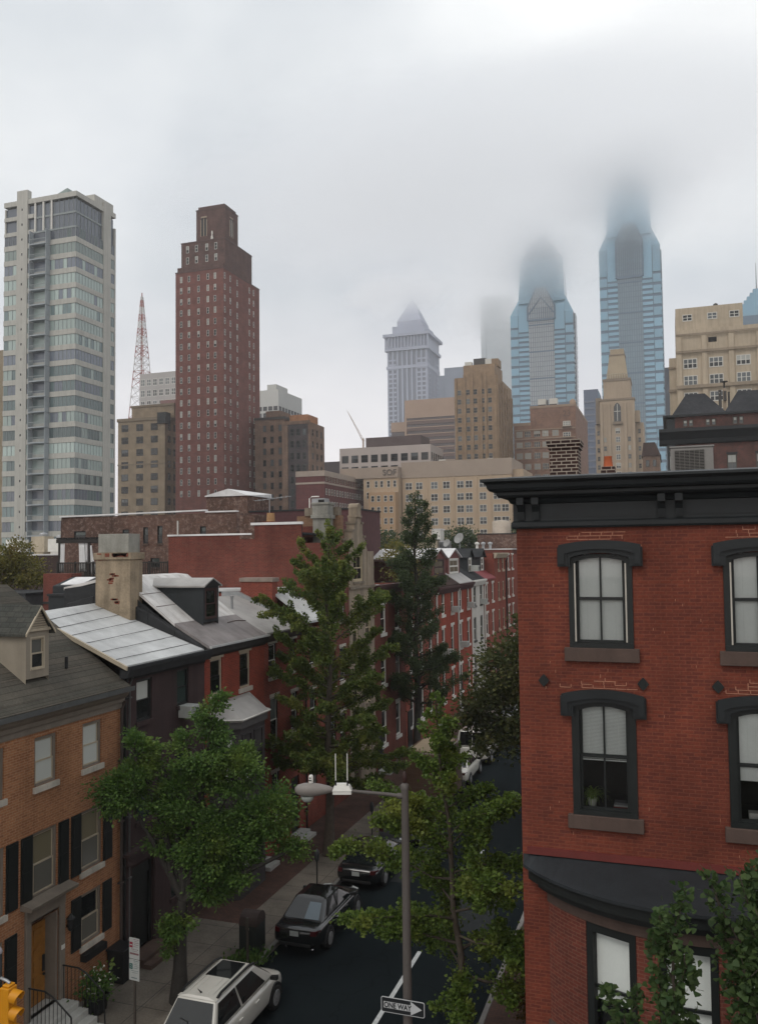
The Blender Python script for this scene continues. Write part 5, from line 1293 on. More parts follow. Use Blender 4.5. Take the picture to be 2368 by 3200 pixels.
# --- white modern office block behind the red tower
t = tower('white office block with dark strip windows behind the red tower', -230, 450)
part(t, 'wall', M('white_precast', (.46, .46, .44), .7, .05, .1), (0, 14.3, 0, 33.7, 0, 110)); part(t, 'plant_room', M('pale_plant_room', (.4, .4, .38), .7, .05, .1), (4, 10, 6, 22, 110, 114.5))
fa = Facades(t); fa.grid([2.2, 5.6, 9.0, 12.4], steps(99, 9, 3.9), 2.6, 2.5, FG_D, 'dddm', .12, 1); fa.grid([2.4 + 4.2 * i for i in range(8)], steps(99, 9, 3.9), 3.2, 2.5, FG_D, 'dddm', .12, 1, 'right', 14.3); fa.done()
# --- brown apartment pair right of the red tower
BRA = brick('apartment_brown_brick', (.25, .165, .125), (.21, .145, .11), (.12, .085, .065), bw=1, bh=.35, ms=.04, stain=.3, bump=0)
BRB = brick('apartment_slate_brick', (.095, .08, .085), (.078, .07, .078), (.06, .05, .05), bw=1, bh=.35, ms=.04, stain=.3, bump=0)
t = tower('brown brick apartment house tucked against the dark red tower', -110.5, 215)
part(t, 'wall', BRA, (0, 9.2, 0, 14, 0, 51.6)); part(t, 'cornice', FG_D, (-.1, 9.4, -.2, 14.2, 51.0, 51.7)); part(t, 'penthouse', BRA, (2, 6.5, 3, 10, 51.6, 54))
fa = Facades(t); fa.grid([3.1, 5.4, 7.9], steps(48.5, 11, 3.25), .95, 1.8, FG_D, 'ddm', .09); fa.done()
t = tower('slate fronted brown apartment house with orange brick roof room', -99.4, 210)
part(t, 'wall', BRB, (0, 7.5, 0, 10.4, 0, 49)); part(t, 'side_wall', BRA, (7.501, 7.9, -.02, 10.42, 0, 48.8)); part(t, 'penthouse', B_ORANGE, (1.2, 6.6, 2, 9, 49, 51.3)); part(t, 'parapet', BRA, (-.1, 8.0, -.12, .3, 48.4, 49.3))
part(t, 'bay_strip', BRA, (-.05, 1.6, -.3, -.001, 0, 48.2))
fa = Facades(t); fa.grid([2.8, 4.6, 6.4], steps(46.2, 11, 3.25), 1.1, 1.9, FG_D, 'dddm', .09); fa.grid([2.2, 5.2, 8.2], steps(46.2, 11, 3.25), .95, 1.8, FG_D, 'ddm', .09, face='right', at=7.9); fa.done()
t = tower('low red brick block with pale frieze in front of the cream offices', -91, 200)
part(t, 'wall', brick('low_block_brick', (.15, .048, .045), (.12, .042, .042), (.13, .06, .06), bw=1, bh=.35, ms=.04, stain=.2, bump=0), (0, 7.9, 0, 31.6, 0, 34.2)); part(t, 'frieze', M('pale_frieze', (.34, .28, .235), .8, .1, .5), (-.1, 8.05, -.1, 31.7, 31.0, 31.5), (-.1, 8.02, -.1, 31.7, 33.0, 34.4))
fa = Facades(t); fa.grid([1.3 + 1.9 * i for i in range(16)], [32.3], .9, 1.1, FG_T, 'dm', .1, face='right', at=7.9); fa.grid([1.3 + 1.9 * i for i in range(16)], steps(29, 3, 3.2), .9, 1.6, FG_W, 'dm', .08, face='right', at=7.9); fa.done()
# --- white egg crate office block
t = tower('pale egg crate office block with square dark windows below the crane', -110.4, 280)
PGC = M('eggcrate_concrete', (.43, .375, .35), .8, .06, .1)
part(t, 'wall', PGC, (0, 33.5, 0, 17, 0, 50.3)); part(t, 'penthouse', M('dark_mauve_penthouse', (.085, .06, .058), .8, .1, .2), (8.5, 29, 4, 15, 50.3, 54.2))
fa = Facades(t); fa.grid([2.1 + 3.66 * i for i in range(9)], steps(46.3, 6, 4.0), 2.5, 2.6, FG_D, 'dddx', .12, 1); fa.grid([1.4 + 2.9 * i for i in range(6)], steps(46.3, 6, 4.0), 1.7, 2.6, FG_D, 'ddm', .12, face='right', at=33.5); fa.done()
part(tower('dark low block half hidden beside the egg crate offices', -126, 290), 'wall', M('dark_mauve_wall', (.07, .055, .06), .8, .1, .2), (0, 13, 0, 14, 0, 47), (-2.5, 0, 2, 9, 0, 43.5))
# --- cream office block with lettered parapet
CRM = M('cream_render', (.44, .335, .235), .85, .05, .3, streak=.1); PAR = M('taupe_parapet', (.34, .275, .225), .85, .06, .3)
t = tower('broad cream office block with crossed windows beyond the row houses', -70.2, 225)
part(t, 'wall', CRM, (0, 30.6, 0, 17, 0, 33.8)); part(t, 'parapet', PAR, (-.15, 30.75, -.15, 17.1, 33.8, 38.2)); part(t, 'side_wall', CRM, (30.602, 33.5, 1.5, 17, 0, 35.2))
fa = Facades(t); fa.grid([2.0, 5.0, 9.3, 12.7, 16.6, 19.0, 22.8, 26.6, 30.0 - 1.2], steps(31.5, 8, 3.32), 1.95, 2.0, FG_W, 'dddmmx', .11, 2); fa.grid([3.0], steps(32, 6, 3.32), 1.6, 1.9, FG_W, 'dm', .1, 2, 'front', 1.5) if False else None; fa.done()
part(t, 'pilaster', CRM, *[(x, x + .35, -.16, -.001, 0, 33.8) for x in (7.2, 14.6, 20.9, 24.8)])
part(t, 'roof_rail', FG_W, (10.5, 12.5, .5, .6, 38.3, 38.6), (24, 25.6, .6, .7, 37.6, 38.4))
t2 = tower('stepped cream block carrying a taupe parapet with three large letters', -87.4, 222)
part(t2, 'parapet', PAR, (0, 17.0, 0, 8, 33.9, 36.9), ); part(t2, 'wall', CRM, (6.8, 17.0, .3, 8, 0, 33.9)); part(t2, 'lower_wall', M('ochre_cream_render', (.40, .27, .165), .85, .05, .3), (9.3, 17.0, -2.5, .25, 0, 29.8))
fa = Facades(t2); fa.grid([8.2, 10.6, 12.2, 14.2, 16.0], steps(32.2, 2, 3.1), .9, 1.9, FG_W, 'ddm', .1, at=.3); fa.grid([10.5, 12.2, 14.2, 15.8], steps(28, 4, 3.1), 1.0, 1.7, FG_W, 'dd', .1, at=-2.5); fa.done()
text_obj('lettering', 'SOF', 2.3, M('sign_letter_grey', (.12, .105, .095), .7, .1, 1), t2, (14.6, -.12, 35.3), (R(90), 0, 0), .08)
# --- pyramid topped grey tower
MEL = M('pale_grey_granite', (.37, .40, .49), .7, .05, .05); MELD = glassy('grey_violet_glass', (.13, .145, .19), .15, .2)
t = tower('grey granite tower with stepped pyramid roof fading into cloud', -263, 800)
W = 41; D = 44
part(t, 'shaft', MELD, (0, W, 0, D, 0, 216)); part(t, 'pier', MEL, *[b for x in np.linspace(0, W - 1.6, 9) for b in ((x, x + 1.6, -.8, .3, 0, 214),)])
part(t, 'pier', MEL, *[(W - .3, W + .8, y, y + 1.6, 0, 214) for y in np.linspace(0, D - 1.6, 9)])
part(t, 'spandrel', MEL, *[(a, b, -.5, .2, z, z + 1.6) for z in np.arange(20, 205, 4.6) for a, b in ((1, 9), (31, 40))])
part(t, 'spandrel', MEL, *[(W - .2, W + .5, a, b, z, z + 1.6) for z in np.arange(20, 205, 4.6) for a, b in ((1, 9), (33, 43))])
part(t, 'cornice', MEL, (-2.2, W + 2.2, -2.2, D + 2.2, 214, 217), (-1, W + 1, -1, D + 1, 196, 199), (-3.6, W + 3.6, -3.6, D + 3.6, 228, 231))
part(t, 'arcade', MEL, *[(x, x + 1.2, -2.5, -.4, 217, 228) for x in np.linspace(-2, W + .8, 14)], (-.5, W + .5, -.4, D + .5, 217, 228))
part(t, 'crown', MEL, (4, W - 4, 4, D - 4, 231, 240), (8, W - 8, 8, D - 8, 240, 246))
mb = MB(); mb.hexa([(8, 8, 246), (W - 8, 8, 246), (W - 8, D - 8, 246), (8, D - 8, 246)], [(W / 2 - .6, D / 2 - .6, 272), (W / 2 + .6, D / 2 - .6, 272), (W / 2 + .6, D / 2 + .6, 272), (W / 2 - .6, D / 2 + .6, 272)]); obj('pyramid_roof', mb, MEL, t)
# --- brown banded office block
t = tower('mauve brown banded office block in front of the grey pyramid tower', -122.8, 400)
MAU = M('tan_mauve_panel', (.36, .26, .2), .8, .06, .1); MAUB = glassy('brown_strip_glass', (.075, .058, .06), .2, .15)
part(t, 'core', MAUB, (0, 25, .3, 14, 0, 84)); part(t, 'top_wall', MAU, (-.1, 25.2, 0, 14.2, 79.5, 88.5)); part(t, 'left_wing', MAUB, (-8, 0, 3, 14, 0, 76)); part(t, 'wing_top', MAU, (-8.2, 0, 2.8, 14, 73.5, 78.3)); part(t, 'pier', MAU, (-.2, .9, -.2, .4, 0, 80))
for k in range(16):
    part(t, 'floor_band', M('mauve_spandrel', (.15, .105, .095), .8, .06, .1), (.9, 25, .0, .5, 76.4 - 3.35 * k, 77.9 - 3.35 * k)); part(t, 'ledge', MAU, (.9, 25, -.1, .5, 77.92 - 3.35 * k, 78.3 - 3.35 * k))
# --- tan brick setback tower
TANB = brick('tan_tower_brick', (.35, .245, .155), (.30, .21, .135), (.24, .17, .115), bw=1.1, bh=.38, ms=.04, stain=.25, bump=0); TAND = M('shaded_tan', (.17, .12, .085), .85, .1, .2)
t = tower('tan brick setback tower with purple shades in its dark windows', -73, 300)
part(t, 'wall', TANB, (0, 15.5, 0, 30, 0, 76.5)); part(t, 'upper_wall', TANB, (3, 14.6, 1.5, 16, 76.5, 81.2), (10.5, 15, 6, 12, 81.2, 84)); part(t, 'pilaster', TANB, *[(x, x + .8, -.45, -.001, 0, z) for x, z in ((-.02, 76), (3.3, 77.5), (6.1, 77.8), (9.3, 77.8), (11.0, 78), (14.6, 76.5))])
part(t, 'side_pier', TANB, *[(15.5, 15.95, y, y + 1.3, 0, z) for y, z in ((.0, 76.5), (4, 74), (9, 75.5), (14, 74), (19, 75), (24, 72), (28.6, 73))])
fa = Facades(t); fa.grid([1.7, 4.9, 7.6, 10.3, 12.9], steps(71, 16, 3.35), 1.5, 2.0, FG_T, 'dddmx', .1, 1); fa.grid([2.6, 7, 12, 17, 22, 26.5], steps(70, 12, 3.35), 1.4, 2.0, FG_T, 'dm', .1, face='right', at=15.5); fa.done()
part(t, 'roof_plant', FG_W, (3.4, 6, 2, 4, 81.2, 82.6), (11, 13.2, 2, 3, 81.2, 83.2)); part(t, 'roof_screen', FG_D, (6.5, 11, 3, 5, 81.2, 83.8))
# --- pale towers deep in the haze
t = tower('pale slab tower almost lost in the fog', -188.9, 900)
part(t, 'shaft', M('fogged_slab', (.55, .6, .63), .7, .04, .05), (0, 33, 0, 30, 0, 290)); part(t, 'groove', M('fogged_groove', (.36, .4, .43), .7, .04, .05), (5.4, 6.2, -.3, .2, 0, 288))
t = tower('plain blue grey stepped block between pyramid tower and tan tower', -153.6, 600)
part(t, 'shaft', M('blue_grey_slab', (.22, .25, .31), .6, .04, .05), (0, 24, 0, 30, 0, 148), (-5, 0, 2, 30, 0, 143), (-8, -5, 4, 30, 0, 126))
# --- two blue glass towers
BLU = glassy('pale_blue_tower_glass', (.19, .36, .48), .14, .12); BLUD = glassy('deep_blue_tower_seam', (.075, .13, .19), .2, .1)
def gridglass(name, c1, line, bw, bh):
    return brick(name, c1, tuple(x * .92 for x in c1), line, bw=bw, bh=bh, ms=.28, stain=.05, rough=.25, bump=0, offset=0, spec=.5)
GRD2 = gridglass('grey_grid_bay_glass', (.34, .38, .41), (.17, .2, .235), 1.6, 3.6)
GRD1 = gridglass('slate_grid_bay_glass', (.16, .235, .29), (.11, .165, .215), 1.5, 3.8)
def liberty(label, x, y, W, D, zs, gaps, grd, ztop, fh, topz, gable):
    t = tower(label, x, y)
    o, i = .13 * W, .30 * W
    part(t, 'shaft', BLUD, (o * .0, W, .6, D, 0, zs)); part(t, 'corner_notch', BLUD, (o, W - o, .0, .6, 0, zs))
    part(t, 'centre_bay', grd, (i, W - i, -1.0, .0, 0, gable[0])); part(t, 'side_bay', grd, (W - .0, W + .8, D * .3, D * .7, 0, zs))
    z = gaps; n = 0
    while z > 30 and n < 46:
        part(t, 'floor_band', BLU, (o + .2, i - .3, -.35, .0, z, z + fh * .55), (W - i + .3, W - o - .2, -.35, .0, z, z + fh * .55)) if False else part(t, 'floor_band', BLU, (o + .2, W - o - .2, -.35, .0, z, z + fh * .55)); part(t, 'side_band', BLU, (W - .4, W + .35, 1, D - 1, z, z + fh * .6))
        if n % 2 == 0: part(t, 'corner_glass', BLU, (.1, o - .2, .3, .6, z + .3, z + fh * 1.55), (W - o + .2, W - .1, .3, .6, z + .3, z + fh * 1.55))
        z -= fh; n += 1
    part(t, 'upper_flank', BLU, (o + .2, i - .3, -.35, 0, gaps + fh * .9, zs + 6), (W - i + .3, W - o - .2, -.35, 0, gaps + fh * .9, zs + 6)); part(t, 'upper_corner', BLU, (.1, o - .2, .2, .6, gaps + fh * 2, zs), (W - o + .2, W - .1, .2, .6, gaps + fh * 2, zs))
    part(t, 'belt', BLUD, *[(i, W - i, -1.15, -1.001, zz, zz + .9) for zz in np.arange(gable[0] - 4, 40, -fh * 5.5)])
    # chamfered shoulders
    mb = MB(); mb.hexa([(0, .3, zs), (W, .3, zs), (W, D, zs), (0, D, zs)], [(o, o * .8, zs + 13), (W - o, o * .8, zs + 13), (W - o, D - o, zs + 13), (o, D - o, zs + 13)]); obj('shoulder', mb, BLU, t)
    mb = MB(); mb.hexa([(o, o * .3, zs + 9), (W - o, o * .3, zs + 9), (W - o, D - o, zs + 9), (o, D - o, zs + 9)], [(o * 1.25, o, zs + 42), (W - o * 1.25, o, zs + 42), (W - o * 1.25, D - o * 1.3, zs + 42), (o * 1.25, D - o * 1.3, zs + 42)]); obj('upper_shaft', mb, BLU, t)
    mb = MB(); mb.hexa([(o * 1.25, o, zs + 42), (W - o * 1.25, o, zs + 42), (W - o * 1.25, D - o * 1.3, zs + 42), (o * 1.25, D - o * 1.3, zs + 42)], [(W / 2 - 1, D / 2 - 1, topz), (W / 2 + 1, D / 2 - 1, topz), (W / 2 + 1, D / 2 + 1, topz), (W / 2 - 1, D / 2 + 1, topz)]); obj('crown', mb, BLUD, t)
    c = W / 2; a, b, g = i, W - i, gable
    mb = MB(); mb.prism([(a, g[0]), (b, g[0]), (b, g[1]), (c + 3, g[2]), (c - 3, g[2]), (a, g[1])], 'y', -1.1, .4); gb = obj('gable_bay', mb, grd, t)
    mb = MB()
    for s in (-1, 1):
        mb.hexa([(c + s * (b - c), -1.6, g[1]), (c + s * (b - c + 1.2), -1.6, g[1]), (c + s * 3, -1.6, g[2] + 1.4), (c + s * 3, -1.6, g[2])], [(c + s * (b - c), -.3, g[1]), (c + s * (b - c + 1.2), -.3, g[1]), (c + s * 3, -.3, g[2] + 1.4), (c + s * 3, -.3, g[2])])
        mb.box(c + s * (b - c), c + s * (b - c + 1.2), -1.6, -.3, g[0], g[1])
        if len(g) > 3:
            mb.hexa([(c + s * (b - c), -1.6, g[3]), (c + s * (b - c), -1.6, g[3] + 1.4), (c, -1.6, g[4] + 1.4), (c, -1.6, g[4])], [(c + s * (b - c), -1.1, g[3]), (c + s * (b - c), -1.1, g[3] + 1.4), (c, -1.1, g[4] + 1.4), (c, -1.1, g[4])])
    mb.box(a, b, -1.6, -1.101, g[0] - .8, g[0] + .8); obj('gable_trim', mb, BLUD, gb)
    part(t, 'rib', BLUD, *[(x - .22, x + .22, -1.35, -1.101, g[0], g[1] - 1) for x in np.linspace(a + 1.5, b - 1.5, 11)])
    return t
liberty('shorter blue glass tower with pointed gable, its top swallowed by fog', -107.9, 620, 45.6, 26, 187, 171, GRD2, 0, 3.6, 250, (182, 192, 206, 186, 198))
liberty('taller blue glass tower with dark central bay vanishing into the cloud', -41.9, 600, 40.4, 40, 221, 195, GRD1, 0, 3.8, 285, (200, 226, 238))
part(tower('dark blue tower edge behind the taller blue tower', -3, 650), 'shaft', M('night_blue_slab', (.05, .06, .085), .5, .05, .1), (0, 5.8, 0, 30, 0, 146))
t = tower('dark blue striped tower between brick block and limestone tower', -45.3, 500); part(t, 'shaft', glassy('indigo_glass', (.06, .085, .14), .2, .2), (0, 8, 0, 25, 0, 106)); part(t, 'floor_band', M('indigo_band', (.13, .15, .2), .6, .05, .1), *[(.3, 6, -.3, -.001, z, z + 1.1) for z in np.arange(30, 101, 3.8)])
# --- brick loft block with painted number
LOF = brick('loft_orange_brick', (.30, .17, .12), (.26, .15, .105), (.2, .13, .1), bw=1.1, bh=.38, ms=.04, stain=.25, bump=0); LOFT_ = M('loft_tan_panel', (.30, .215, .155), .85, .08, .2)
t = tower('orange brown loft block with white roof tanks and a faded number', -56.9, 330)
W, D, TOP = 23.9, 49, 69
part(t, 'wall', LOF, (0, W, 0, D, 0, 62.5), (6.5, W, .02, D, 62.5, TOP)); part(t, 'parapet', LOFT_, (-.1, 6.6, -.1, 20, 62, 63.2), (6.4, W + .1, -.1, D, TOP - .4, TOP + .5))
part(t, 'panel', LOFT_, *[(.4, W - .2, -.2, -.001, z, z + .5) for z in (60, 56.5, 53)])
fa = Facades(t); fa.grid([2.2, 5.4], steps(58.6, 12, 4.25), 2.5, 2.5, FG_T, 'llhm', .16, 3); fa.grid([9.0, 12.2], steps(58.6, 12, 4.25), 2.5, 2.5, FG_T, 'llhm', .16, 3); fa.grid([16.1], steps(58.6, 12, 4.25), 2.5, 2.5, FG_T, 'lm', .16, 3); fa.grid([20.4], steps(62, 12, 4.25), 2.8, 1.9, FG_W, 'lm', .2, 3); fa.done()
part(t, 'balcony', FG_T, *[(18.7, 22.2, -1.2, 0, z - 1.3, z - 1.0) for z in steps(62, 6, 4.25)])
text_obj('painted_number', '23', 3.2, M('faded_sign_paint', (.13, .085, .065), .9, .3, 1), t, (20.5, -.06, 65.8), (R(90), 0, 0), .02)
part(t, 'roof_tank', FG_W, (9.2, 12.2, 3, 6, TOP + .8, TOP + 3.6), (13.6, 16.6, 3, 6, TOP + .8, TOP + 3.6)); part(t, 'tank_frame', FG_D, (9.2, 12.2, 2.9, 3, TOP, TOP + 1.4), (13.6, 16.6, 2.9, 3, TOP, TOP + 1.4), (12.6, 13.1, 3, 4, TOP, TOP + 3)); mb = MB().lathe([(1.2, TOP + .5), (1.2, TOP + 3), (.2, TOP + 3.8)], (22, 8, 0), 12); obj('vent_drum', mb, LOFT_, t)
# --- limestone art deco tower
DEC = M('deco_limestone', (.37, .295, .22), .85, .08, .15, streak=.1); DECD = M('deco_limestone_shade', (.24, .195, .15), .85, .08, .15, streak=.1)
t = tower('slim art deco limestone tower with stepped crown before the taller blue tower', -23.8, 300)
part(t, 'wall', DEC, (0, 16.1, 4, 20, 0, 57), (2.0, 13.4, 0, 4, 0, 65)); part(t, 'setback', DEC, (3.2, 12.2, .8, 12, 65, 72), (13.4, 15, 2.4, 8, 57, 61)); part(t, 'left_turret', DECD, (.4, 2.4, 2, 9, 57, 66)); part(t, 'buttress', DEC, *[(x, x + .9, -.45, -.001, 0, 63.5) for x in (2.0, 4.6, 9.9, 12.5)])
mb = MB(); mb.hexa([(4.2, 1.6, 72), (11.4, 1.6, 72), (11.4, 10, 72), (4.2, 10, 72)], [(5.4, 3, 81), (10.4, 3, 81), (10.4, 8.6, 81), (5.4, 8.6, 81)]); mb.box(5.6, 10.2, 3.2, 8.4, 81, 83); obj('crown', mb, M('crown_ochre_stone', (.33, .27, .19), .8, .08, .3), t)
part(t, 'cornice', DECD, (3.0, 12.4, .6, 12.2, 71.4, 72.2), (1.8, 13.6, -.2, 4.2, 64.5, 65.2), (5.2, 10.6, 2.8, 8.8, 80.6, 81.1)); part(t, 'balustrade', PAINT_CREAM, *[(x, x + .35, .5, .8, 72.2, 73.6) for x in np.arange(4.6, 11, .8)], (4.4, 11.2, .45, .8, 73.6, 73.9))
fa = Facades(t); fa.grid([7.75], steps(54, 11, 3.0), 1.5, 1.9, FG_W, 'hdm', .12, 2); fa.grid([3.5, 11.5], steps(51, 10, 3.0), 1.1, 1.7, FG_T, 'mlm', .1, 1); fa.grid([14.7, 1.0], steps(54, 10, 3.0), 1.0, 1.7, FG_T, 'dm', .1, at=4); fa.done()
mb = MB(); mb.box(6.6, 8.9, -.08, .0, 57.2, 62.2, 0); mb.prism([(6.6, 62.2), (8.9, 62.2), (8.4, 63.2), (7.75, 63.7), (7.1, 63.2)], 'y', -.08, 0, 0); mb.box(7.65, 7.85, -.15, -.081, 57.4, 63.2, 1); mb.box(6.7, 8.8, -.15, -.081, 60.6, 60.8, 1); obj('arched_window', mb, [G_MID, FG_W], t); part(t, 'window_ledge', DECD, (6.2, 9.3, -.7, .0, 56.2, 57.1))
# --- small brown mansard block
t = tower('small brown block with mansard roof below the taller blue tower', -6.5, 240); part(t, 'wall', BRA, (0, 4.4, 0, 20, 0, 38.5)); mb = MB(); mb.hexa([(-.3, -.3, 38.5), (4.7, -.3, 38.5), (4.7, 20, 38.5), (-.3, 20, 38.5)], [(.2, 1, 42.3), (3.2, 1, 42.3), (3.2, 19, 42.3), (.2, 19, 42.3)]); obj('mansard', mb, BROWNSH, t)
fa = Facades(t); fa.grid([1.2, 3.0], steps(36.5, 6, 3.2), .9, 1.8, FG_D, 'dm', .1); fa.grid([2, 5, 8], steps(36.5, 6, 3.2), .9, 1.8, FG_W, 'dm', .1, face='right', at=4.4); fa.done()
# --- weathered stone hotel on the right
HOT = M('weathered_hotel_stone', (.43, .36, .27), .88, .13, .12, streak=.16, bump=.1, bscale=3)
t = tower('weathered cream stone hotel block rising above twin slate roofs', 2.2, 185)
part(t, 'wall', HOT, (0, 22, 0, 18, 0, 58.5)); part(t, 'attic', HOT, (0, 12.9, .4, 16, 58.5, 63.2)); part(t, 'left_wing', HOT, (-1.5, 0, 3.0, 18, 0, 53.5)); part(t, 'pilaster', HOT, *[(x, x + 1.0, -.4, -.001, 0, 57) for x in (-.02, 4.9, 10.0, 15.2)])
HOTD = M('hotel_stone_course', (.27, .22, .165), .88, .15, .15, streak=.15); part(t, 'string_course', HOTD, (-.2, 22.2, -.6, -.401, 53.6, 54.1), (-.2, 22.2, -.7, -.401, 46.2, 46.9), (-.1, 22.2, -.5, -.401, 57.2, 57.6), (-1.7, -.3, 2.7, 3, 46.2, 46.8), (-1.7, -.3, 2.7, 3, 51.2, 51.6))
fa = Facades(t); fa.grid([2.6, 7.55, 12.7, 17.8], steps(51.4, 10, 3.5), 2.7, 2.1, FG_W, 'mmxh', .16, 3); fa.grid([2.3, 7.1, 11.3], [61.1], 1.9, 1.4, FG_W, 'dmx', .14, 2, at=.4); fa.done(); part(t, 'vent_opening', DARK_VOID, (6.2, 7.8, -.05, .0, 55.6, 56.6))
mb = MB().lathe([(.25, 63.2), (.2, 63.6), (.5, 63.8), (.45, 64.4), (.1, 64.6)], (8, 4, 0), 12); obj('roof_vent', mb, FG_D, t); part(t, 'glass_wing', glassy('teal_side_glass', (.05, .11, .15), .2, .2), *[(16.6, 22, -.5, -.41, z, z + 1.9) for z in (44.0, 47.4, 50.8)])
# --- blue pyramid roof at the far right
t = tower('blue stepped pyramid roof with needle mast behind the stone hotel', 44, 600); part(t, 'shaft', BLUD, (0, 30, 0, 30, 0, 166))
mb = MB()
for k in range(7): mb.box(k * 2.1, 30 - k * 2.1, k * 2.1, 30 - k * 2.1, 166 + k * 3, 169 + k * 3)
obj('stepped_roof', mb, BLU, t); mb = MB().tube([(15, 15, 187), (15, 15, 205)], [.35, .12], 6); obj('needle', mb, FG_D, t)
# --- dark brick building with gabled slate roofs, just beyond the corner building
GAB = brick('gable_house_brick', (.115, .055, .048), (.09, .05, .045), (.11, .07, .06), stain=.35, ms=.01, patch=(.16, .06, .05), patch_amt=.4, bump=.1)
t = tower('dark brick apartment house with twin hipped slate roofs and heavy black cornice', .3, 110, name='apartment_house')
ops = [(3.2, 4.25, 22.6, 24.6), (6.4, 7.5, 22.6, 24.6), (3.2, 4.25, 18.8, 21.0), (6.4, 7.5, 18.8, 21.0), (9.6, 10.7, 22.6, 24.6), (9.6, 10.7, 18.8, 21)]
mb = MB(); mb.wall(.6, 14, 0, 26.2, ops); mb.quad((.6, 0, 0), (.6, 14, 0), (.6, 14, 26.2), (.6, 0, 26.2)); mb.quad((14, 0, 0), (14, 14, 0), (14, 14, 26.2), (14, 0, 26.2)); mb.quad((.6, 14, 0), (14, 14, 0), (14, 14, 26.2), (.6, 14, 26.2)); obj('wall', mb, GAB, t)
part(t, 'corner_bay', PAINT_CORNICE, (-.35, .599, -.25, 2, 12, 26.2)); part(t, 'corner_window', G_PALE, (-.1, .4, -.28, -.251, 23, 24.6), (-.1, .4, -.28, -.251, 19.6, 21.0))
mb = MB(); mb.prism([(0, 26.0), (-.35, 26.1), (-.5, 26.6), (-.9, 27.2), (-1.15, 27.5), (-1.15, 27.9), (0, 28.0), (1, 28.0), (1, 26.0)], 'x', -1.3, 14.3); obj('cornice', mb, PAINT_CORNICE, t)
ops = [(1.55, 2.05, 28.3, 29.1), (2.2, 2.7, 28.3, 29.1), (4.15, 4.65, 28.3, 29.1), (4.8, 5.3, 28.3, 29.1), (7.2, 7.75, 28.3, 29.2), (7.9, 8.4, 28.3, 29.2)]
mb = MB(); mb.wall(.6, 14, 27.9, 29.5, ops, y=.5); mb.quad((.6, .5, 27.9), (.6, 12, 27.9), (.6, 12, 29.5), (.6, .5, 29.5)); obj('attic_wall', mb, GAB, t)
part(t, 'attic_side', PAINT_CORNICE, (-.4, .599, .6, 3, 27.9, 29.3)); part(t, 'eaves', PAINT_CORNICE, (-.8, 14.2, .2, 12, 29.5, 29.75))
SLT = shingle('slate_roof_far', (.05, .052, .058), (.04, .042, .048), .4, .2); mb = MB()
for a, b in ((.3, 6.5), (6.3, 14)): mb.hexa([(a, .3, 29.75), (b, .3, 29.75), (b, 9, 29.75), (a, 9, 29.75)], [(a + 1.7, 2.6, 32.6), (b - 2.3, 2.6, 32.6), (b - 2.3, 7, 32.6), (a + 1.7, 7, 32.6)])
obj('roof', mb, SLT, t)
sg = dict(frame=FG_D, sash=M('olive_sash', (.12, .11, .085), .6, .1, 2), fw=.08, upper=G_PALE, lower=G_MID, sill=BROWN_SILL, lintel=PAINT_CORNICE, lh=.22, nv=1)
for x, z, w_, h_ in ((3.72, 22.6, 1.05, 2.0), (6.95, 22.6, 1.1, 2.0), (3.72, 18.8, 1.05, 2.2), (6.95, 18.8, 1.1, 2.2), (10.15, 22.6, 1.1, 2), (10.15, 18.8, 1.1, 2.2)): window(t, x, z, w_, h_, sg)
for x in (1.8, 2.45, 4.4, 5.05): window(t, x, 28.3, .5, .8, dict(sg, lintel=None, fw=.06, nv=0), y=.5)
for x in (7.475, 8.15): window(t, x, 28.3, .5, .9, dict(sg, lintel=None, fw=.06, nv=0), y=.5)
cm = thing('cell_mast', 'stub mast with antenna boxes and round cap between the two slate roofs', 'mast', (6.75, 112, 29.75)); part(cm, 'shaft', FG_T, (-.18, .18, -.18, .18, 0, 3.2)); part(cm, 'antenna_box', FG_D, (-.7, -.35, -.3, -.1, .8, 2.6), (.35, .6, -.3, -.1, .8, 2.7), (-.12, .22, -.45, -.25, 1.6, 2.8), (-.7, -.35, -.3, -.1, 2.7, 3.0)); mb = MB().lathe([(.1, 3.2), (.1, 3.9), (.45, 4.0), (.42, 4.08), (.05, 4.12)], n=12); obj('cap', mb, FG_D, cm)
# --- edges of the view
t = tower('yellowish brick building edge showing behind the tall glass apartment tower', -240, 250); part(t, 'wall', M('yellow_grey_brick', (.24, .19, .12), .85, .1, .2, streak=.2), (0, 15.5, 0, 16, 0, 90)); fa = Facades(t); fa.grid([10, 12.4, 14.4], steps(86, 19, 3.4), 1.0, 1.8, FG_T, 'dm', .1); fa.done()
# --- crane
t = thing('tower_crane', 'thin luffing crane jib above the egg crate offices', 'crane', (-163, 450, 0)); mb = MB(); a, b = Vector((0, 0, 76)), Vector((-9.6, 0, 94.5))
for s in (-.45, .45): mb.tube([a + Vector((0, s, 0)), b], .11, 5)
mb.tube([a + Vector((.9, 0, .5)), b], .11, 5)
for k in range(18):
    p = a.lerp(b, k / 18); q = a.lerp(b, (k + 1) / 18); f = 1 - k / 18; mb.tube([p + Vector((.9 * f, 0, .5 * f)), q + Vector((0, -.45 * f, 0))], .06, 4)
obj('jib', mb, M('crane_pale', (.42, .32, .26), .6, .1, 1), t); part(t, 'mast', M('crane_pale', (.42, .32, .26), .6, .1, 1), (-.4, .4, -.4, .4, 0, 78)); 
part(tower('distant grey block under the crane', -176, 440), 'wall', M('distant_mauve', (.18, .15, .16), .8, .05, .1), (0, 26, 0, 20, 0, 62))
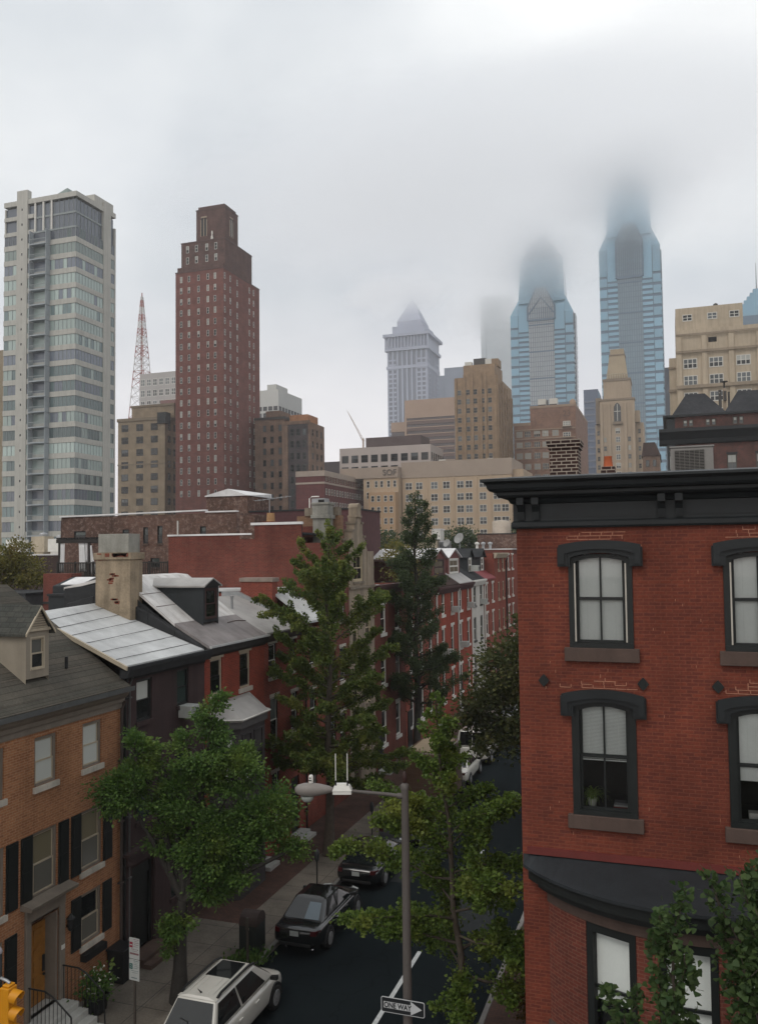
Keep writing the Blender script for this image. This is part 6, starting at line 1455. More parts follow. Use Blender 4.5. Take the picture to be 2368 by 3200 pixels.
# ------------------------------------------------------------------ trees
BARK = M('grey_brown_bark', (.075, .06, .048), .95, .3, 6, bump=.5, bscale=25)
BARK_D = M('dark_bark', (.04, .036, .032), .95, .3, 6, bump=.5, bscale=25)
LF_GINKGO = leafmat('ginkgo_leaf', (.055, .10, .018), (.13, .19, .034), (.20, .225, .045))
LF_BIG = leafmat('big_ginkgo_leaf', (.056, .096, .022), (.145, .185, .042), (.22, .23, .05))
LF_PEAR = leafmat('street_tree_leaf', (.048, .102, .024), (.105, .185, .04), (.16, .22, .046))
LF_DARK = leafmat('dark_green_leaf', (.04, .066, .03), (.085, .115, .046))
LF_OLIVE = leafmat('olive_leaf', (.04, .056, .02), (.085, .095, .03), (.13, .12, .035))
LF_NEAR = leafmat('near_ginkgo_leaf', (.035, .07, .024), (.085, .13, .042))
LF_YEL = leafmat('yellowing_leaf', (.10, .105, .026), (.20, .18, .045), (.22, .16, .05))
LF_ORANGE = leafmat('orange_shrub_leaf', (.06, .05, .015), (.15, .08, .02))
def leaves_mesh(name, P, D, size, q, mat, fan=True, lift=1.1):
    """one fan-shaped leaf per point: P (n,3) positions, D (n,3) rough outward directions"""
    n = len(P)
    d = D + q.normal(0, .55, (n, 3)); d[:, 2] -= .25; d /= np.linalg.norm(d, axis=1, keepdims=True) + 1e-9
    u = q.normal(0, 1, (n, 3)); u[:, 2] += lift; s = np.cross(d, u); s /= np.linalg.norm(s, axis=1, keepdims=True) + 1e-9
    nn = np.cross(s, d)
    L = size * q.uniform(.65, 1.3, (n, 1)); w0, w1 = (.12, .62) if fan else (.3, .42)
    bend = nn * L * .12
    V = np.empty((n, 5, 3)); V[:, 0] = P - s * L * w0; V[:, 1] = P + s * L * w0; V[:, 2] = P + d * L * .8 + s * L * w1; V[:, 3] = P + d * L * (1.05 if fan else 1.25) + bend; V[:, 4] = P + d * L * .8 - s * L * w1
    if not fan: V[:, 2] = P + d * L * .55 + s * L * w1; V[:, 4] = P + d * L * .55 - s * L * w1
    me = bpy.data.meshes.new(name); me.vertices.add(n * 5); me.vertices.foreach_set('co', V.ravel())
    me.loops.add(n * 5); me.loops.foreach_set('vertex_index', np.arange(n * 5)); me.polygons.add(n)
    me.polygons.foreach_set('loop_start', np.arange(n) * 5); me.polygons.foreach_set('loop_total', np.full(n, 5)); me.materials.append(mat); me.update(); me.validate()
    return me
def spiky_tree(name, label, base, h, r, n_limb, n_leaf, lsize, leaf, bark, seed, t0=.16, prof=None, up=.2, up1=1.0, tr=.16, spread=.30, lean=(0, 0), clump=.55, cat='tree', group=None, droop=0.0, flat=1.0, twigs=True, lowbias=1.0):
    """straight leader with whorls of rising limbs, leaves packed along the limbs (ginkgo habit)"""
    q = np.random.default_rng(seed); t = thing(name, label, cat, (base[0], base[1], base[2] if len(base) > 2 else .14), 0, group)
    tk = MB(); N_ = 9
    axis = [Vector((lean[0] * (k / N_) ** 1.4 + .05 * math.sin(k * 2.1 + seed), lean[1] * (k / N_) ** 1.4 + .05 * math.cos(k * 1.7 + seed), h * .97 * k / N_)) for k in range(N_ + 1)]
    tk.tube(axis, [tr * (1 - .93 * k / N_) + .008 + (tr * .5 if k == 0 else 0) for k in range(N_ + 1)], 9)
    def at(f):
        f = min(max(f, 0), .999) * N_; k = int(f); return axis[k].lerp(axis[k + 1], f - k)
    prof = prof or (lambda s: (1 - s) ** .75 * (.55 + .45 * min(1, s / .12)))
    Ps, Ds, Ls = [], [], []
    limbs = []
    for i in range(n_limb):
        s = (i + q.uniform(0, .8)) / n_limb; f = t0 + (1 - t0) * s ** lowbias
        s = s ** lowbias; L = r * prof(s) * q.uniform(.62, 1.18) + .18; a = i * 2.39996 + q.uniform(-.45, .45)
        p0 = at(f); el = up + (up1 - up) * s + q.uniform(-.22, .22)
        pts = [p0]
        m_ = 6
        for k in range(1, m_ + 1):
            g = k / m_; e = el + .25 * g - droop * g * g * 1.6
            pts.append(pts[-1] + Vector((math.cos(a) * math.cos(e), math.sin(a) * math.cos(e) , math.sin(e))) * (L / m_) + Vector(q.normal(0, .03 * L, 3)))
            a += q.uniform(-.12, .12)
        limbs.append((pts, L, s))
        tk.tube(pts, [max(.006, tr * .34 * (1 - s) * (1 - k / (m_ + .3)) + .008) for k in range(m_ + 1)], 5)
        if twigs and L > .8:
            for k in range(int(3 + L * 1.6)):
                g = q.uniform(.2, .95); j = g * m_; kk = min(int(j), m_ - 1); b = pts[kk].lerp(pts[kk + 1], j - kk)
                dd = (pts[kk + 1] - pts[kk]).normalized() + Vector(q.normal(0, .7, 3)); dd.z += .15 - droop * .8; dd.normalize()
                l2 = L * q.uniform(.16, .34) * (1.15 - g * .6)
                tw = [b, b + dd * l2 * .5, b + dd * l2 + Vector((0, 0, .08 * l2))]
                tk.tube(tw, [.012, .008, .004], 4, cap=False); limbs.append((tw, l2, s))
    tot = sum(l for _, l, _ in limbs)
    for pts, L, s in limbs:
        n = int(n_leaf * L / tot); m_ = len(pts) - 1
        if n < 2: continue
        g = q.uniform(.12, 1.0, n) ** .8
        # leaves sit in tufts along the shoot
        g = np.clip(np.round(g * (4 + L * 4)) / (4 + L * 4) * clump + g * (1 - clump) + q.normal(0, .012, n), .05, 1.02)
        j = np.minimum((g * m_).astype(int), m_ - 1); fr = (g * m_ - j)[:, None]
        A = np.array([tuple(p) for p in pts]); c = A[j] * (1 - fr) + A[j + 1] * fr
        sig = (spread * (.35 + .65 * np.minimum(L, 1.2) / 1.2)) * (1.1 - .72 * g)[:, None]
        off = q.normal(0, 1, (n, 3)) * sig; off[:, 2] *= flat
        Ps.append(c + off); Ds.append(off / (np.linalg.norm(off, axis=1, keepdims=True) + 1e-6) + (A[j + 1] - A[j]) / (L / m_ + 1e-6) * .5)
    obj('trunk', tk, bark, t)
    me = leaves_mesh('crown', np.concatenate(Ps), np.concatenate(Ds), lsize, q, leaf); place('crown', me, t)
    return t
def round_tree(name, label, base, th, lobes, n_leaf, lsize, leaf, bark, seed, tr=.17, cat='tree', group=None, nclump=90, shell=.62, csig=.26, fan=False):
    """trunk with forking limbs to leaf clumps lying in the outer part of several lobes: (x, y, z, rx, ry, rz)"""
    q = np.random.default_rng(seed); t = thing(name, label, cat, (base[0], base[1], base[2] if len(base) > 2 else .14), 0, group)
    tk = MB(); top = Vector((.08, .05, th)); tk.tube([(0, 0, 0), (.03, 0, th * .35), (.02, .05, th * .7), top], [tr * 1.5, tr, tr * .9, tr * .75], 9)
    vol = np.array([l[3] * l[4] * l[5] for l in lobes]); Ps, Ds = [], []
    for li, l in enumerate(lobes):
        c = np.array(l[:3]); rr = np.array(l[3:6]); nc = max(5, int(nclump * (vol[li] / vol.sum()) ** .8 / ((vol / vol.sum()) ** .8).sum()))
        hub = Vector(c - rr * np.array([0, 0, .35]))
        tk.tube([top, top.lerp(hub, .5) + Vector(q.normal(0, .12, 3)), hub], [tr * .55, tr * .4, tr * .25], 6)
        k = 0
        for i in range(nc):
            v = q.normal(0, 1, 3); v /= np.linalg.norm(v); rad = shell + (1 - shell) * q.uniform(0, 1) ** .6
            if q.uniform() < .22: rad *= .6
            p = c + v * rr * rad
            if i % 3 == 0: tk.tube([hub, hub.lerp(Vector(p), .55) + Vector(q.normal(0, .1, 3)), Vector(p)], [tr * .2, tr * .1, .008], 4, cap=False)
            n = int(n_leaf * vol[li] / vol.sum() / nc * q.uniform(.5, 1.5)); sg = csig * rr.mean() ** .5 * q.uniform(.65, 1.35)
            off = q.normal(0, 1, (n, 3)) * sg; off[:, 2] *= .62
            Ps.append(p + off); Ds.append(off / sg * .5 + v)
    obj('trunk', tk, bark, t); me = leaves_mesh('crown', np.concatenate(Ps), np.concatenate(Ds), lsize, q, leaf, fan); place('crown', me, t)
    return t
# left pavement, nearest
round_tree('street_tree', 'full leafy green street tree on the pavement beside the orange brick house', (-13.95, 22.2), 2.9,
    [(0.76, 0.58, 8.30, 0.50, 0.47, 0.75), (0.59, 0.51, 7.25, 0.85, 0.81, 0.75), (-1.09, -0.68, 7.40, 0.60, 0.57, 0.55), (-1.28, -0.73, 6.25, 0.85, 0.81, 0.75), (0.14, 0.28, 5.90, 1.00, 0.95, 0.75), (1.51, 0.68, 6.60, 0.75, 0.71, 0.70), (2.46, 0.96, 5.40, 0.90, 0.85, 0.70), (3.17, 0.95, 4.50, 0.45, 0.43, 0.38), (1.04, 0.43, 4.50, 1.20, 1.14, 0.85), (-0.47, -0.09, 4.80, 0.60, 0.57, 0.45), (0.71, 0.30, 3.35, 0.75, 0.71, 0.50), (0.05, -0.22, 2.50, 0.42, 0.40, 0.60), (1.80, 0.57, 3.90, 0.60, 0.57, 0.40), (-0.38, -0.20, 6.90, 0.50, 0.47, 0.50), (-0.3, -0.1, 1.75, 0.3, 0.3, 0.6)],
    64000, .07, LF_PEAR, BARK_D, 11, .2, nclump=250, csig=.19, shell=.66)
# left pavement, tall cone
cone = lambda s: min(1, (1.02 - s) / .42) ** .9
spiky_tree('conical_tree', 'tall conical ginkgo with upswept spiky limbs in front of the stone gable', (-14.3, 34.7), 14.6, 3.1, 62, 98000, .078, LF_BIG, BARK, 4, t0=.22, prof=cone, up=.12, up1=.8, tr=.2, spread=.13, clump=.5, droop=.12, lowbias=1.3)
# taller dark one behind
spiky_tree('tall_tree', 'tall dark feathery street tree behind the conical ginkgo', (-15.25, 51.5), 17.2, 3.2, 56, 60000, .076, LF_DARK, BARK_D, 9, t0=.2, prof=lambda s: (1 - s) ** .62 * (.75 + .25 * min(1, s / .2)), up=.2, up1=.75, tr=.24, spread=.24, clump=.3)
# right pavement, centre of the picture
spiky_tree('ginkgo_tree', 'bright green ginkgo with open drooping limbs standing just behind the lamp post', (-5.05, 20.9), 9.7, 4.6, 36, 54000, .066, LF_GINKGO, BARK, 21, t0=.27, prof=lambda s: (1 - s) ** 1.25 * (.8 + .2 * min(1, s / .2)), up=.1, up1=.85, tr=.11, spread=.155, lean=(-.7, 0), clump=.6, droop=.4)
round_tree('bushy_tree', 'yellow green bushy sapling at the foot of the lamp post', (-4.75, 18.35), .5, [(0, 0, 1.5, .75, .7, .85), (.4, .1, .9, .6, .6, .5)], 3600, .085, LF_GINKGO, BARK, 31, .05, nclump=50, csig=.2, fan=True)
# right pavement, farther: broad crown reaching over the street
round_tree('broad_tree', 'broad olive green street tree leaning out from behind the corner building', (-5.0, 43), 3.0,
    [(-2.6, 0, 5.2, 2.6, 2.6, 1.6), (-2.4, 0, 7.2, 1.9, 2.2, 1.6), (-1, 1, 8.2, 2.2, 2.2, 1.8), (-4.6, 0, 5.4, 1.3, 1.6, 1.0), (-4.2, -.5, 3.9, 1.4, 1.4, .8), (-2, -1, 3.6, 1.8, 1.6, .8), (0, 0, 6, 2.2, 2.4, 2)],
    23000, .15, LF_OLIVE, BARK_D, 41, .2, nclump=210, csig=.3)
round_tree('street_tree', 'dark street tree far down the street behind the broad olive tree', (-4.8, 62), 3.2, [(-1.5, 0, 6, 2.6, 2.4, 2.2), (-2.6, 0, 4.6, 1.6, 1.6, 1.2), (0, 0, 8, 2, 2, 1.6)], 9000, .19, LF_DARK, BARK_D, 43, .2, nclump=120, csig=.34)
# near ginkgo in front of the corner building
q6 = dict(t0=.45, up=.6, up1=1.1, tr=.11, clump=.6)
spiky_tree('near_ginkgo', 'larger near ginkgo rising in front of the bowed bay of the corner building', (1.35, 13.2), 8.25, 2.25, 42, 12500, .08, LF_NEAR, BARK, 52, prof=lambda s: .95 - .45 * s, spread=.17, droop=-.1, **q6)
spiky_tree('near_ginkgo', 'slender near ginkgo sprig before the first window of the bowed bay', (-.15, 13.0), 7.9, .8, 22, 3800, .078, LF_NEAR, BARK, 53, prof=lambda s: .9 - .3 * s, spread=.15, **q6)
spiky_tree('near_ginkgo', 'lowest near ginkgo sprig crossing the lower corner of the first bay window', (-.78, 12.9), 6.6, .7, 18, 2600, .075, LF_NEAR, BARK, 54, prof=lambda s: .9 - .3 * s, spread=.14, **q6)
# orange and low shrubs on the right pavement
round_tree('orange_shrub', 'round orange tinged shrub in a planter against the corner building', (-3.7, 23.5), .2, [(0, 0, .95, .55, .55, .6), (.1, .2, 1.5, .35, .35, .35)], 2600, .07, LF_ORANGE, BARK, 61, .04, nclump=40, csig=.16, cat='shrub')
# trees beyond the roofs
round_tree('roof_garden_tree', 'yellow green tree tangled with blossom behind the grey shingled roof', (-40.8, 45, 0), 9, [(0, 0, 12.6, 1.6, 1.3, 1.2), (-1.2, 0, 12.0, 1.5, 1.3, 1.1), (1.2, 0, 12.2, 1.2, 1.1, .9), (.5, 0, 13.6, .8, .7, .7), (1.6, -.3, 11.2, 1.1, .9, .7), (-1.4, -.3, 10.8, 1.4, 1.0, .8)], 9000, .12, LF_YEL, BARK, 71, .12, nclump=120, csig=.25)
round_tree('background_tree', 'dark tree in front of the low red block beyond the stone gable', (-46, 104, 0), 9, [(0, 0, 14.5, 3.2, 3, 2.6), (2.5, 0, 13, 2.4, 2.4, 2), (-2, 0, 13, 2, 2, 1.6)], 7000, .26, LF_DARK, BARK_D, 81, .25, nclump=110, csig=.35, group=None)
round_tree('background_tree', 'smaller dark tree in front of the cream lettered block', (-38.5, 112, 0), 9, [(0, 0, 14.2, 3.0, 3, 2.3), (2, 0, 13, 2, 2, 1.6)], 5500, .26, LF_DARK, BARK_D, 82, .25, nclump=90, csig=.35)
round_tree('background_tree', 'rounded dark shrub like tree above the roof dishes', (-32.5, 135, 0), 9, [(0, 0, 14.2, 3.6, 3, 2.6), (-3, 0, 13, 2.5, 2.4, 1.8)], 5500, .28, LF_DARK, BARK_D, 83, .25, nclump=90, csig=.35)
round_tree('background_tree', 'dark tree at the cream offices next to the black cornice', (-22, 140, 0), 9, [(0, 0, 15.2, 3.6, 3, 2.8), (2.5, 0, 14, 2.5, 2.4, 2)], 5500, .28, LF_DARK, BARK_D, 84, .25, nclump=90, csig=.35)
round_tree('background_tree', 'russet brown thin tree beside the stepped stone gable', (-19.5, 62, 0), 8, [(0, 0, 12.2, 1.6, 1.6, 1.7), (1.0, 0, 11, 1.3, 1.3, 1.3)], 2600, .14, LF_YEL, BARK, 85, .12, nclump=60, csig=.3)
# ------------------------------------------------------------------ street furniture
POLE = M('grey_painted_pole', (.095, .083, .077), .55, .12, 2, streak=.15)
LHEAD = M('lamp_housing_taupe', (.19, .172, .158), .5, .08, 3)
t = thing('street_lamp', 'grey cobra head street lamp with its arm reaching over the road', 'street lamp', (-5.28, 16.85, .15))
mb = MB().tube([(0, 0, 0), (0, 0, .5), (0, 0, 8.28)], [.105, .102, .076], 16); mb.lathe([(.082, 8.2), (.082, 8.3), (.02, 8.34)], n=16); mb.lathe([(.19, 0), (.19, .08), (.13, .3), (.11, .34)], n=16); obj('pole', mb, POLE, t)
mb = MB().lathe([(.045, 8.34), (.055, 8.4), (.05, 8.52), (.02, 8.56)], n=10); obj('photocell', mb, M('dark_red_cap', (.03, .012, .01), .5, .1, 4), t)
AX = Vector((-.955, -.30, 0))
def ap(d, z): return (AX.x * d, AX.y * d, z)
mb = MB().tube([ap(.06, 8.06), ap(.35, 8.1), ap(1.0, 8.16), ap(1.46, 8.2)], [.042, .038, .034, .032], 12); mb.tube([ap(-.03, 8.06), ap(.16, 8.07)], .06, 12); obj('arm', mb, POLE, t)
mb = MB(); rings = []
for d, w_, zt, zb in ((1.46, .04, 8.24, 8.16), (1.56, .075, 8.28, 8.13), (1.73, .11, 8.32, 8.09), (1.92, .14, 8.345, 8.06), (2.08, .135, 8.335, 8.07), (2.19, .095, 8.305, 8.1), (2.25, .035, 8.25, 8.16)):
    c = Vector(ap(d, (zt + zb) / 2)); s = Vector((AX.y, -AX.x, 0)); hz = (zt - zb) / 2
    rings.append([tuple(c + s * (w_ * math.cos(a)) + Vector((0, 0, hz * math.sin(a)))) for a in np.linspace(0, 2 * math.pi, 17)[:-1]])
mb.loft(rings); lh = obj('lamp_head', mb, LHEAD, t)
mb = MB().lathe([(.02, -.1), (.09, -.08), (.13, -.02), (.135, .02)], ap(2.0, 8.05), 16); obj('lens', mb, glassy('lamp_lens', (.3, .32, .3), .2, .1), lh)
sc_ = thing('camera_node', 'small white sensor standing on top of the lamp head', 'sensor', (-5.28 + AX.x * 1.92, 16.85 + AX.y * 1.92, 8.49)); mb = MB().lathe([(.045, 0), (.05, .03), (.05, .13), (.035, .16)], n=12); mb.box(-.03, .03, -.054, -.046, .05, .07, 1); mb.box(-.02, .02, -.054, -.046, .1, .12, 1); obj('housing', mb, [PAINT_WHITE, IRON], sc_)
ro = thing('radio_box', 'white radio box with two upright rod antennas mounted on the lamp arm', 'radio', (-5.28 + AX.x * 1.28, 16.85 + AX.y * 1.28, 8.37), math.atan2(AX.y, AX.x) - math.pi)
mb = MB(); mb.hexa([(-.2, -.13, -.02), (.2, -.13, -.02), (.2, .13, -.02), (-.2, .13, -.02)], [(-.15, -.1, .07), (.15, -.1, .07), (.15, .1, .07), (-.15, .1, .07)]); mb.box(-.19, .19, -.12, .12, -.09, -.021); mb.box(-.13, .1, -.05, .08, .071, .1); obj('case', mb, PAINT_WHITE, ro)
for x in (-.13, .11): mb = MB().tube([(x, -.05, .08), (x, -.05, .18)], .016, 8, 1); mb.tube([(x, -.05, .18), (x, -.05, .72)], .011, 8); obj('rod_antenna', mb, [PAINT_WHITE, IRON], ro)
# ONE WAY sign
SIGN_B = M('sign_black', (.012, .014, .016), .5, .05, 4); SIGN_W = M('sign_white', (.46, .47, .48), .5, .06, 6)
t = thing('one_way_sign', 'black ONE WAY sign with a white arrow on the lamp post', 'sign', (-5.33, 16.68, 4.08), 0)
def rrect(w, h, r, n=5):
    p = []
    for cx, cz, a0 in ((w / 2 - r, h / 2 - r, 0), (-w / 2 + r, h / 2 - r, 90), (-w / 2 + r, -h / 2 + r, 180), (w / 2 - r, -h / 2 + r, 270)):
        for k in range(n + 1): a = R(a0 + 90 * k / n); p.append((cx + r * math.cos(a), cz + r * math.sin(a)))
    return p
mb = MB().prism(rrect(.914, .305, .04), 'y', -.002, .004); obj('edge', mb, SIGN_W, t)
mb = MB().prism(rrect(.885, .276, .03), 'y', -.005, -.0025); obj('panel', mb, SIGN_B, t)
mb = MB().prism([(-.4, -.062), (.17, -.062), (.17, -.132), (.4, 0), (.17, .132), (.17, .062), (-.4, .062)], 'y', -.009, -.0055); obj('arrow', mb, SIGN_W, t)
text_obj('lettering', 'ONE WAY', .145, SIGN_B, t, (-.105, -.0115, -.004), (R(90), 0, 0), .001, sx=.84, off=.0045)
mb = MB().box(-.03, .03, .004, .06, -.12, .12); obj('bracket', mb, GALV, t)
# traffic signal
YEL = M('signal_yellow', (.55, .23, .008), .45, .06, 4)
t = thing('traffic_signal', 'yellow three lamp traffic signal on a dark pole near the orange house', 'traffic light', (-14.78, 15.95, .15))
mb = MB().tube([(0, 0, 0), (0, 0, 4.0)], [.1, .085], 14); obj('pole', mb, M('dark_signal_pole', (.04, .045, .047), .6, .1, 3), t)
mb = MB().lathe([(.09, 4.0), (.095, 4.03), (.07, 4.1), (.02, 4.16)], n=14); obj('cap', mb, M('pale_cap', (.3, .29, .31), .5, .1, 3), t)
hd = MB(); hx = .34
hd.box(hx - .16, hx + .10, -.15, .12, 2.18, 3.32); hd.box(hx - .13, hx + .07, -.1, .1, 3.32, 3.37)
head = obj('housing', hd, YEL, t, bevel=.02)
for k, c in enumerate(((.05, .006, .004), (.05, .03, .004), (.006, .05, .02))):
    z = 3.12 - k * .375
    mb = MB(); n = 18; vis = []
    for i in range(n + 1):
        a = R(-35 + 250 * i / n); vis.append((math.cos(a), math.sin(a)))
    for (a, b) in zip(vis, vis[1:]):
        for r1, r2 in ((.145, .155),):
            mb.hexa([(hx + .1, -.015 + a[0] * r1, z + a[1] * r1), (hx + .1, -.015 + b[0] * r1, z + b[1] * r1), (hx + .1, -.015 + b[0] * r2, z + b[1] * r2), (hx + .1, -.015 + a[0] * r2, z + a[1] * r2)],
                    [(hx + .36 - .08 * (1 - a[1]), -.015 + a[0] * r1 * .95, z + a[1] * r1 - .02), (hx + .36 - .08 * (1 - b[1]), -.015 + b[0] * r1 * .95, z + b[1] * r1 - .02), (hx + .36 - .08 * (1 - b[1]), -.015 + b[0] * r2 * .95, z + b[1] * r2 - .02), (hx + .36 - .08 * (1 - a[1]), -.015 + a[0] * r2 * .95, z + a[1] * r2 - .02)])
    obj('visor', mb, YEL, head)
    mb = MB().lathe([(.14, hx + .101), (.12, hx + .12), (.02, hx + .135)], (0, -.015, z), 16, axis='x'); obj('lens', mb, M('dark_signal_lens_%d' % k, c, .3, .1, 3), head)
mb = MB(); mb.tube([(0, 0, 3.38), (.08, 0, 3.46), (.25, 0, 3.42), (hx, 0, 3.38)], .035, 8); mb.tube([(.0, 0, 2.3), (hx - .15, 0, 2.3)], .03, 8); mb.tube([(-.12, -.1, 3.05), (.0, -.11, 3.04), (.1, -.08, 3.12)], .012, 6); obj('bracket', mb, GALV, t)
# parking rules sign
t = thing('parking_sign', 'white parking sign of two stacked plates with red and green panels on a brown post', 'sign', (-14.28, 20.48, 0), R(-6))
mb = MB().box(-.03, .03, -.015, .025, 0, 2.66); obj('post', mb, M('brown_sign_post', (.06, .05, .042), .7, .2, 4), t)
SW = M('plate_white', (.42, .44, .43), .55, .06, 8); RD = M('plate_red', (.24, .018, .04), .6, .1, 8); GR = M('plate_green', (.012, .10, .09), .6, .1, 8); GT = M('plate_faded_text', (.2, .1, .11), .6, .1, 8); GT2 = M('plate_grey_text', (.13, .17, .17), .6, .1, 8)
for z0, c, tx in ((2.08, RD, GT), (1.5, GR, GT2)):
    mb = MB().prism([(x, z + z0 + .285) for x, z in rrect(.36, .565, .02)], 'y', -.022, -.016); pl = obj('plate', mb, SW, t)
    mb = MB(); mb.box(-.165, -.055, -.025, -.0225, z0 + .3, z0 + .45) ; obj('panel', mb, c, pl)
    if c is RD: mb = MB().box(-.155, .155, -.025, -.0225, z0 + .115, z0 + .165)
    else: mb = MB().box(-.1, .1, -.025, -.0225, z0 + .06, z0 + .085)
    obj('arrow', mb, tx, pl)
    mb = MB(); tr = random.Random(int(z0 * 100))
    for zz, xa, xb, hh in ((.52, -.02, .15, .016), (.475, .0, .13, .013), (.43, -.01, .15, .013), (.38, .0, .15, .013), (.33, -.02, .12, .013), (.25, -.1, .14, .016), (.205, -.08, .12, .012)):
        x = xa
        while x < xb:
            w_ = tr.uniform(.012, .045); mb.box(x, min(x + w_, xb), -.0245, -.0225, z0 + zz, z0 + zz + hh * tr.uniform(.8, 1.3)); x += w_ + tr.uniform(.006, .016)
    obj('lettering', mb, tx, pl)
    if c is GR: text_obj('lettering', '2', .13, SW, pl, (-.11, -.0265, z0 + .375), (R(90), 0, 0), .001, sx=.9)
    else: obj('panel', MB().box(-.15, -.07, -.0275, -.0255, z0 + .36, z0 + .385), SW, pl)
# second sign post by the mailbox, with meter heads
t = thing('sign_post', 'plain dark post with a small grey plate beside the mailbox', 'post', (-12.98, 24.6, .15)); mb = MB().box(-.03, .03, -.03, .03, 0, 1.55); mb.box(-.06, .06, -.04, -.031, 1.2, 1.55); obj('post', mb, M('brown_sign_post', (.06, .05, .042), .7, .2, 4), t)
for i, (x, y, lb) in enumerate(((-13.2, 30.7, 'single parking meter on a thin post beside the black car with open space'), (-13.25, 37.2, 'parking meter farther along, near the foot of the conical ginkgo'))):
    t = thing('parking_meter', lb, 'parking meter', (x, y, .15), 0, 'parking meters along the kerb'); mb = MB().tube([(0, 0, 0), (0, 0, 1.25)], .03, 8); obj('post', mb, IRON, t); mb = MB().lathe([(.05, 1.2), (.09, 1.28), (.1, 1.5), (.07, 1.62), (.02, 1.66)], n=10); obj('meter_head', mb, M('meter_dark', (.03, .033, .035), .5, .1, 3), t)
# mailbox (relay box)
t = thing('mailbox', 'dark green round topped relay mailbox on the kerb behind the white car', 'mailbox', (-13.3, 25.55, .15), R(3))
pr = [(-.36, .12), (-.36, 1.0)] + [(-.36 * math.cos(a), 1.0 + .36 * math.sin(a)) for a in np.linspace(.15, math.pi - .15, 12)] + [(.36, 1.0), (.36, .12)]
mb = MB().prism(pr, 'x', -.3, .3); MBG = M('mailbox_green', (.016, .021, .019), .5, .12, 3); bd = obj('body', mb, MBG, t, bevel=.012)
mb = MB(); mb.prism([(-.375 * math.cos(a), 1.0 + .375 * math.sin(a)) for a in np.linspace(0, math.pi, 14)], 'x', -.31, .31); obj('hood', mb, M('mailbox_rust_top', (.05, .034, .03), .6, .3, 3), t)
mb = MB()
for x in (-.26, .22):
    for y in (-.32, .28): mb.box(x, x + .04, y, y + .04, 0, .12)
obj('legs', mb, MBG, t) if False else [obj('leg', MB().box(x, x + .04, y, y + .04, 0, .12), MBG, t) for x in (-.26, .22) for y in (-.32, .28)]
mb = MB().box(-.2, .2, -.372, -.361, .35, .9); obj('door', mb, MBG, t); mb = MB().box(-.05, .05, -.376, -.3725, .88, .96); obj('notice', mb, PAINT_CREAM, t)
# bins and planters at the orange house
t = thing('rubbish_bin', 'tall black rubbish bin at the corner of the orange brick house', 'bin', (-16.35, 22.75, .15)); mb = MB(); mb.hexa([(-.24, -.26, 0), (.24, -.26, 0), (.24, .26, 0), (-.24, .26, 0)], [(-.3, -.32, .95), (.3, -.32, .95), (.3, .32, .95), (-.3, .32, .95)]); BINM = M('bin_black', (.012, .014, .016), .5, .1, 3); obj('body', mb, BINM, t, bevel=.02); mb = MB().box(-.32, .32, -.35, .34, .95, 1.02); obj('lid', mb, BINM, t, bevel=.015)
t = thing('stone_planter', 'dark planter with white flowering plant beside the marble steps', 'planter', (-15.9, 20.95, .15)); mb = MB().lathe([(.2, 0), (.3, .1), (.34, .45), (.37, .5), (.3, .5), (.28, .4)], n=18); obj('pot', mb, BINM, t)
qq = np.random.default_rng(3); P_ = qq.normal(0, 1, (700, 3)) * [.22, .22, .2] + [0, 0, .75]; place('foliage', leaves_mesh('foliage', P_, P_ - [0, 0, .6], .09, qq, LF_PEAR, False), t)
P_ = qq.normal(0, 1, (60, 3)) * [.24, .24, .15] + [0, 0, .92]; place('flowers', leaves_mesh('flowers', P_, P_ - [0, 0, .6], .07, qq, M('white_petals', (.55, .55, .48), .7, .1, 3), True), t)
t = thing('hydrant_cover', 'ivy and weeds growing in the tree pit behind the white car', 'plant', (-13.2, 26.6, .15)) if False else None
P_ = qq.normal(0, 1, (500, 3)) * [.3, .3, .1] + [-13.1, 24.9, .3]; o = place('weeds', leaves_mesh('weeds', P_, P_ * 0 + [0, 0, 1.], .09, qq, LF_PEAR, False)); o['kind'] = 'stuff'
for x0, x1, y0, y1 in ((-10.9, -9.5, 18.2, 21.9), (-8.0, -6.4, 29.5, 33.2), (-11.0, -10.2, 33, 40.5)):
    o = obj('road_surface', MB().quad((x0, y0, .003), (x1, y0, .003), (x1, y1, .003), (x0, y1, .003)), M('patched_asphalt', (.0135, .0165, .018), .9, .3, 5), fix=False); o['kind'] = 'structure'
# window air conditioners
def window_ac(label, loc, rz=R(90), s=1.0):
    t = thing('window_air_conditioner', label, 'air conditioner', loc, rz, 'window air conditioners')
    mb = MB().box(-.3 * s, .3 * s, -.5 * s, .05, 0, .42 * s); obj('casing', mb, M('ac_white', (.42, .43, .41), .55, .08, 3), t, bevel=.012)
    mb = MB()
    for k in range(8): mb.box(-.26 * s, .02 * s, -.512 * s, -.502 * s, (.05 + k * .045) * s, (.07 + k * .045) * s)
    obj('grille', mb, GALV, t); mb = MB().lathe([(.12 * s, -.512 * s), (.12 * s, -.503 * s)], (.15 * s, 0, .21 * s), 14, axis='y'); obj('fan', mb, IRON, t)
window_ac('white window air conditioner under an upper window of the plum house', (-16.7, 23.15 + 3.67, 7.42))
for y, z, lb in ((66.65, 8.38, 'white air conditioner in a top window of the first red row house'), (72.35, 8.38, 'white air conditioner in a top window of the red house with the white dormer'), (77.65, 8.38, 'white air conditioner on the white stuccoed house'), (69.55, 5.3, 'white air conditioner in a lower window of the red house with the white dormer'), (63.8, 5.3, 'white air conditioner in a lower window of the first red row house')): window_ac(lb, (-16.66, y, z), s=1.1)
window_ac('white air conditioner on the sill of the slate roofed black dormer', (-17.4, 77.1, 11.4), s=1.3)

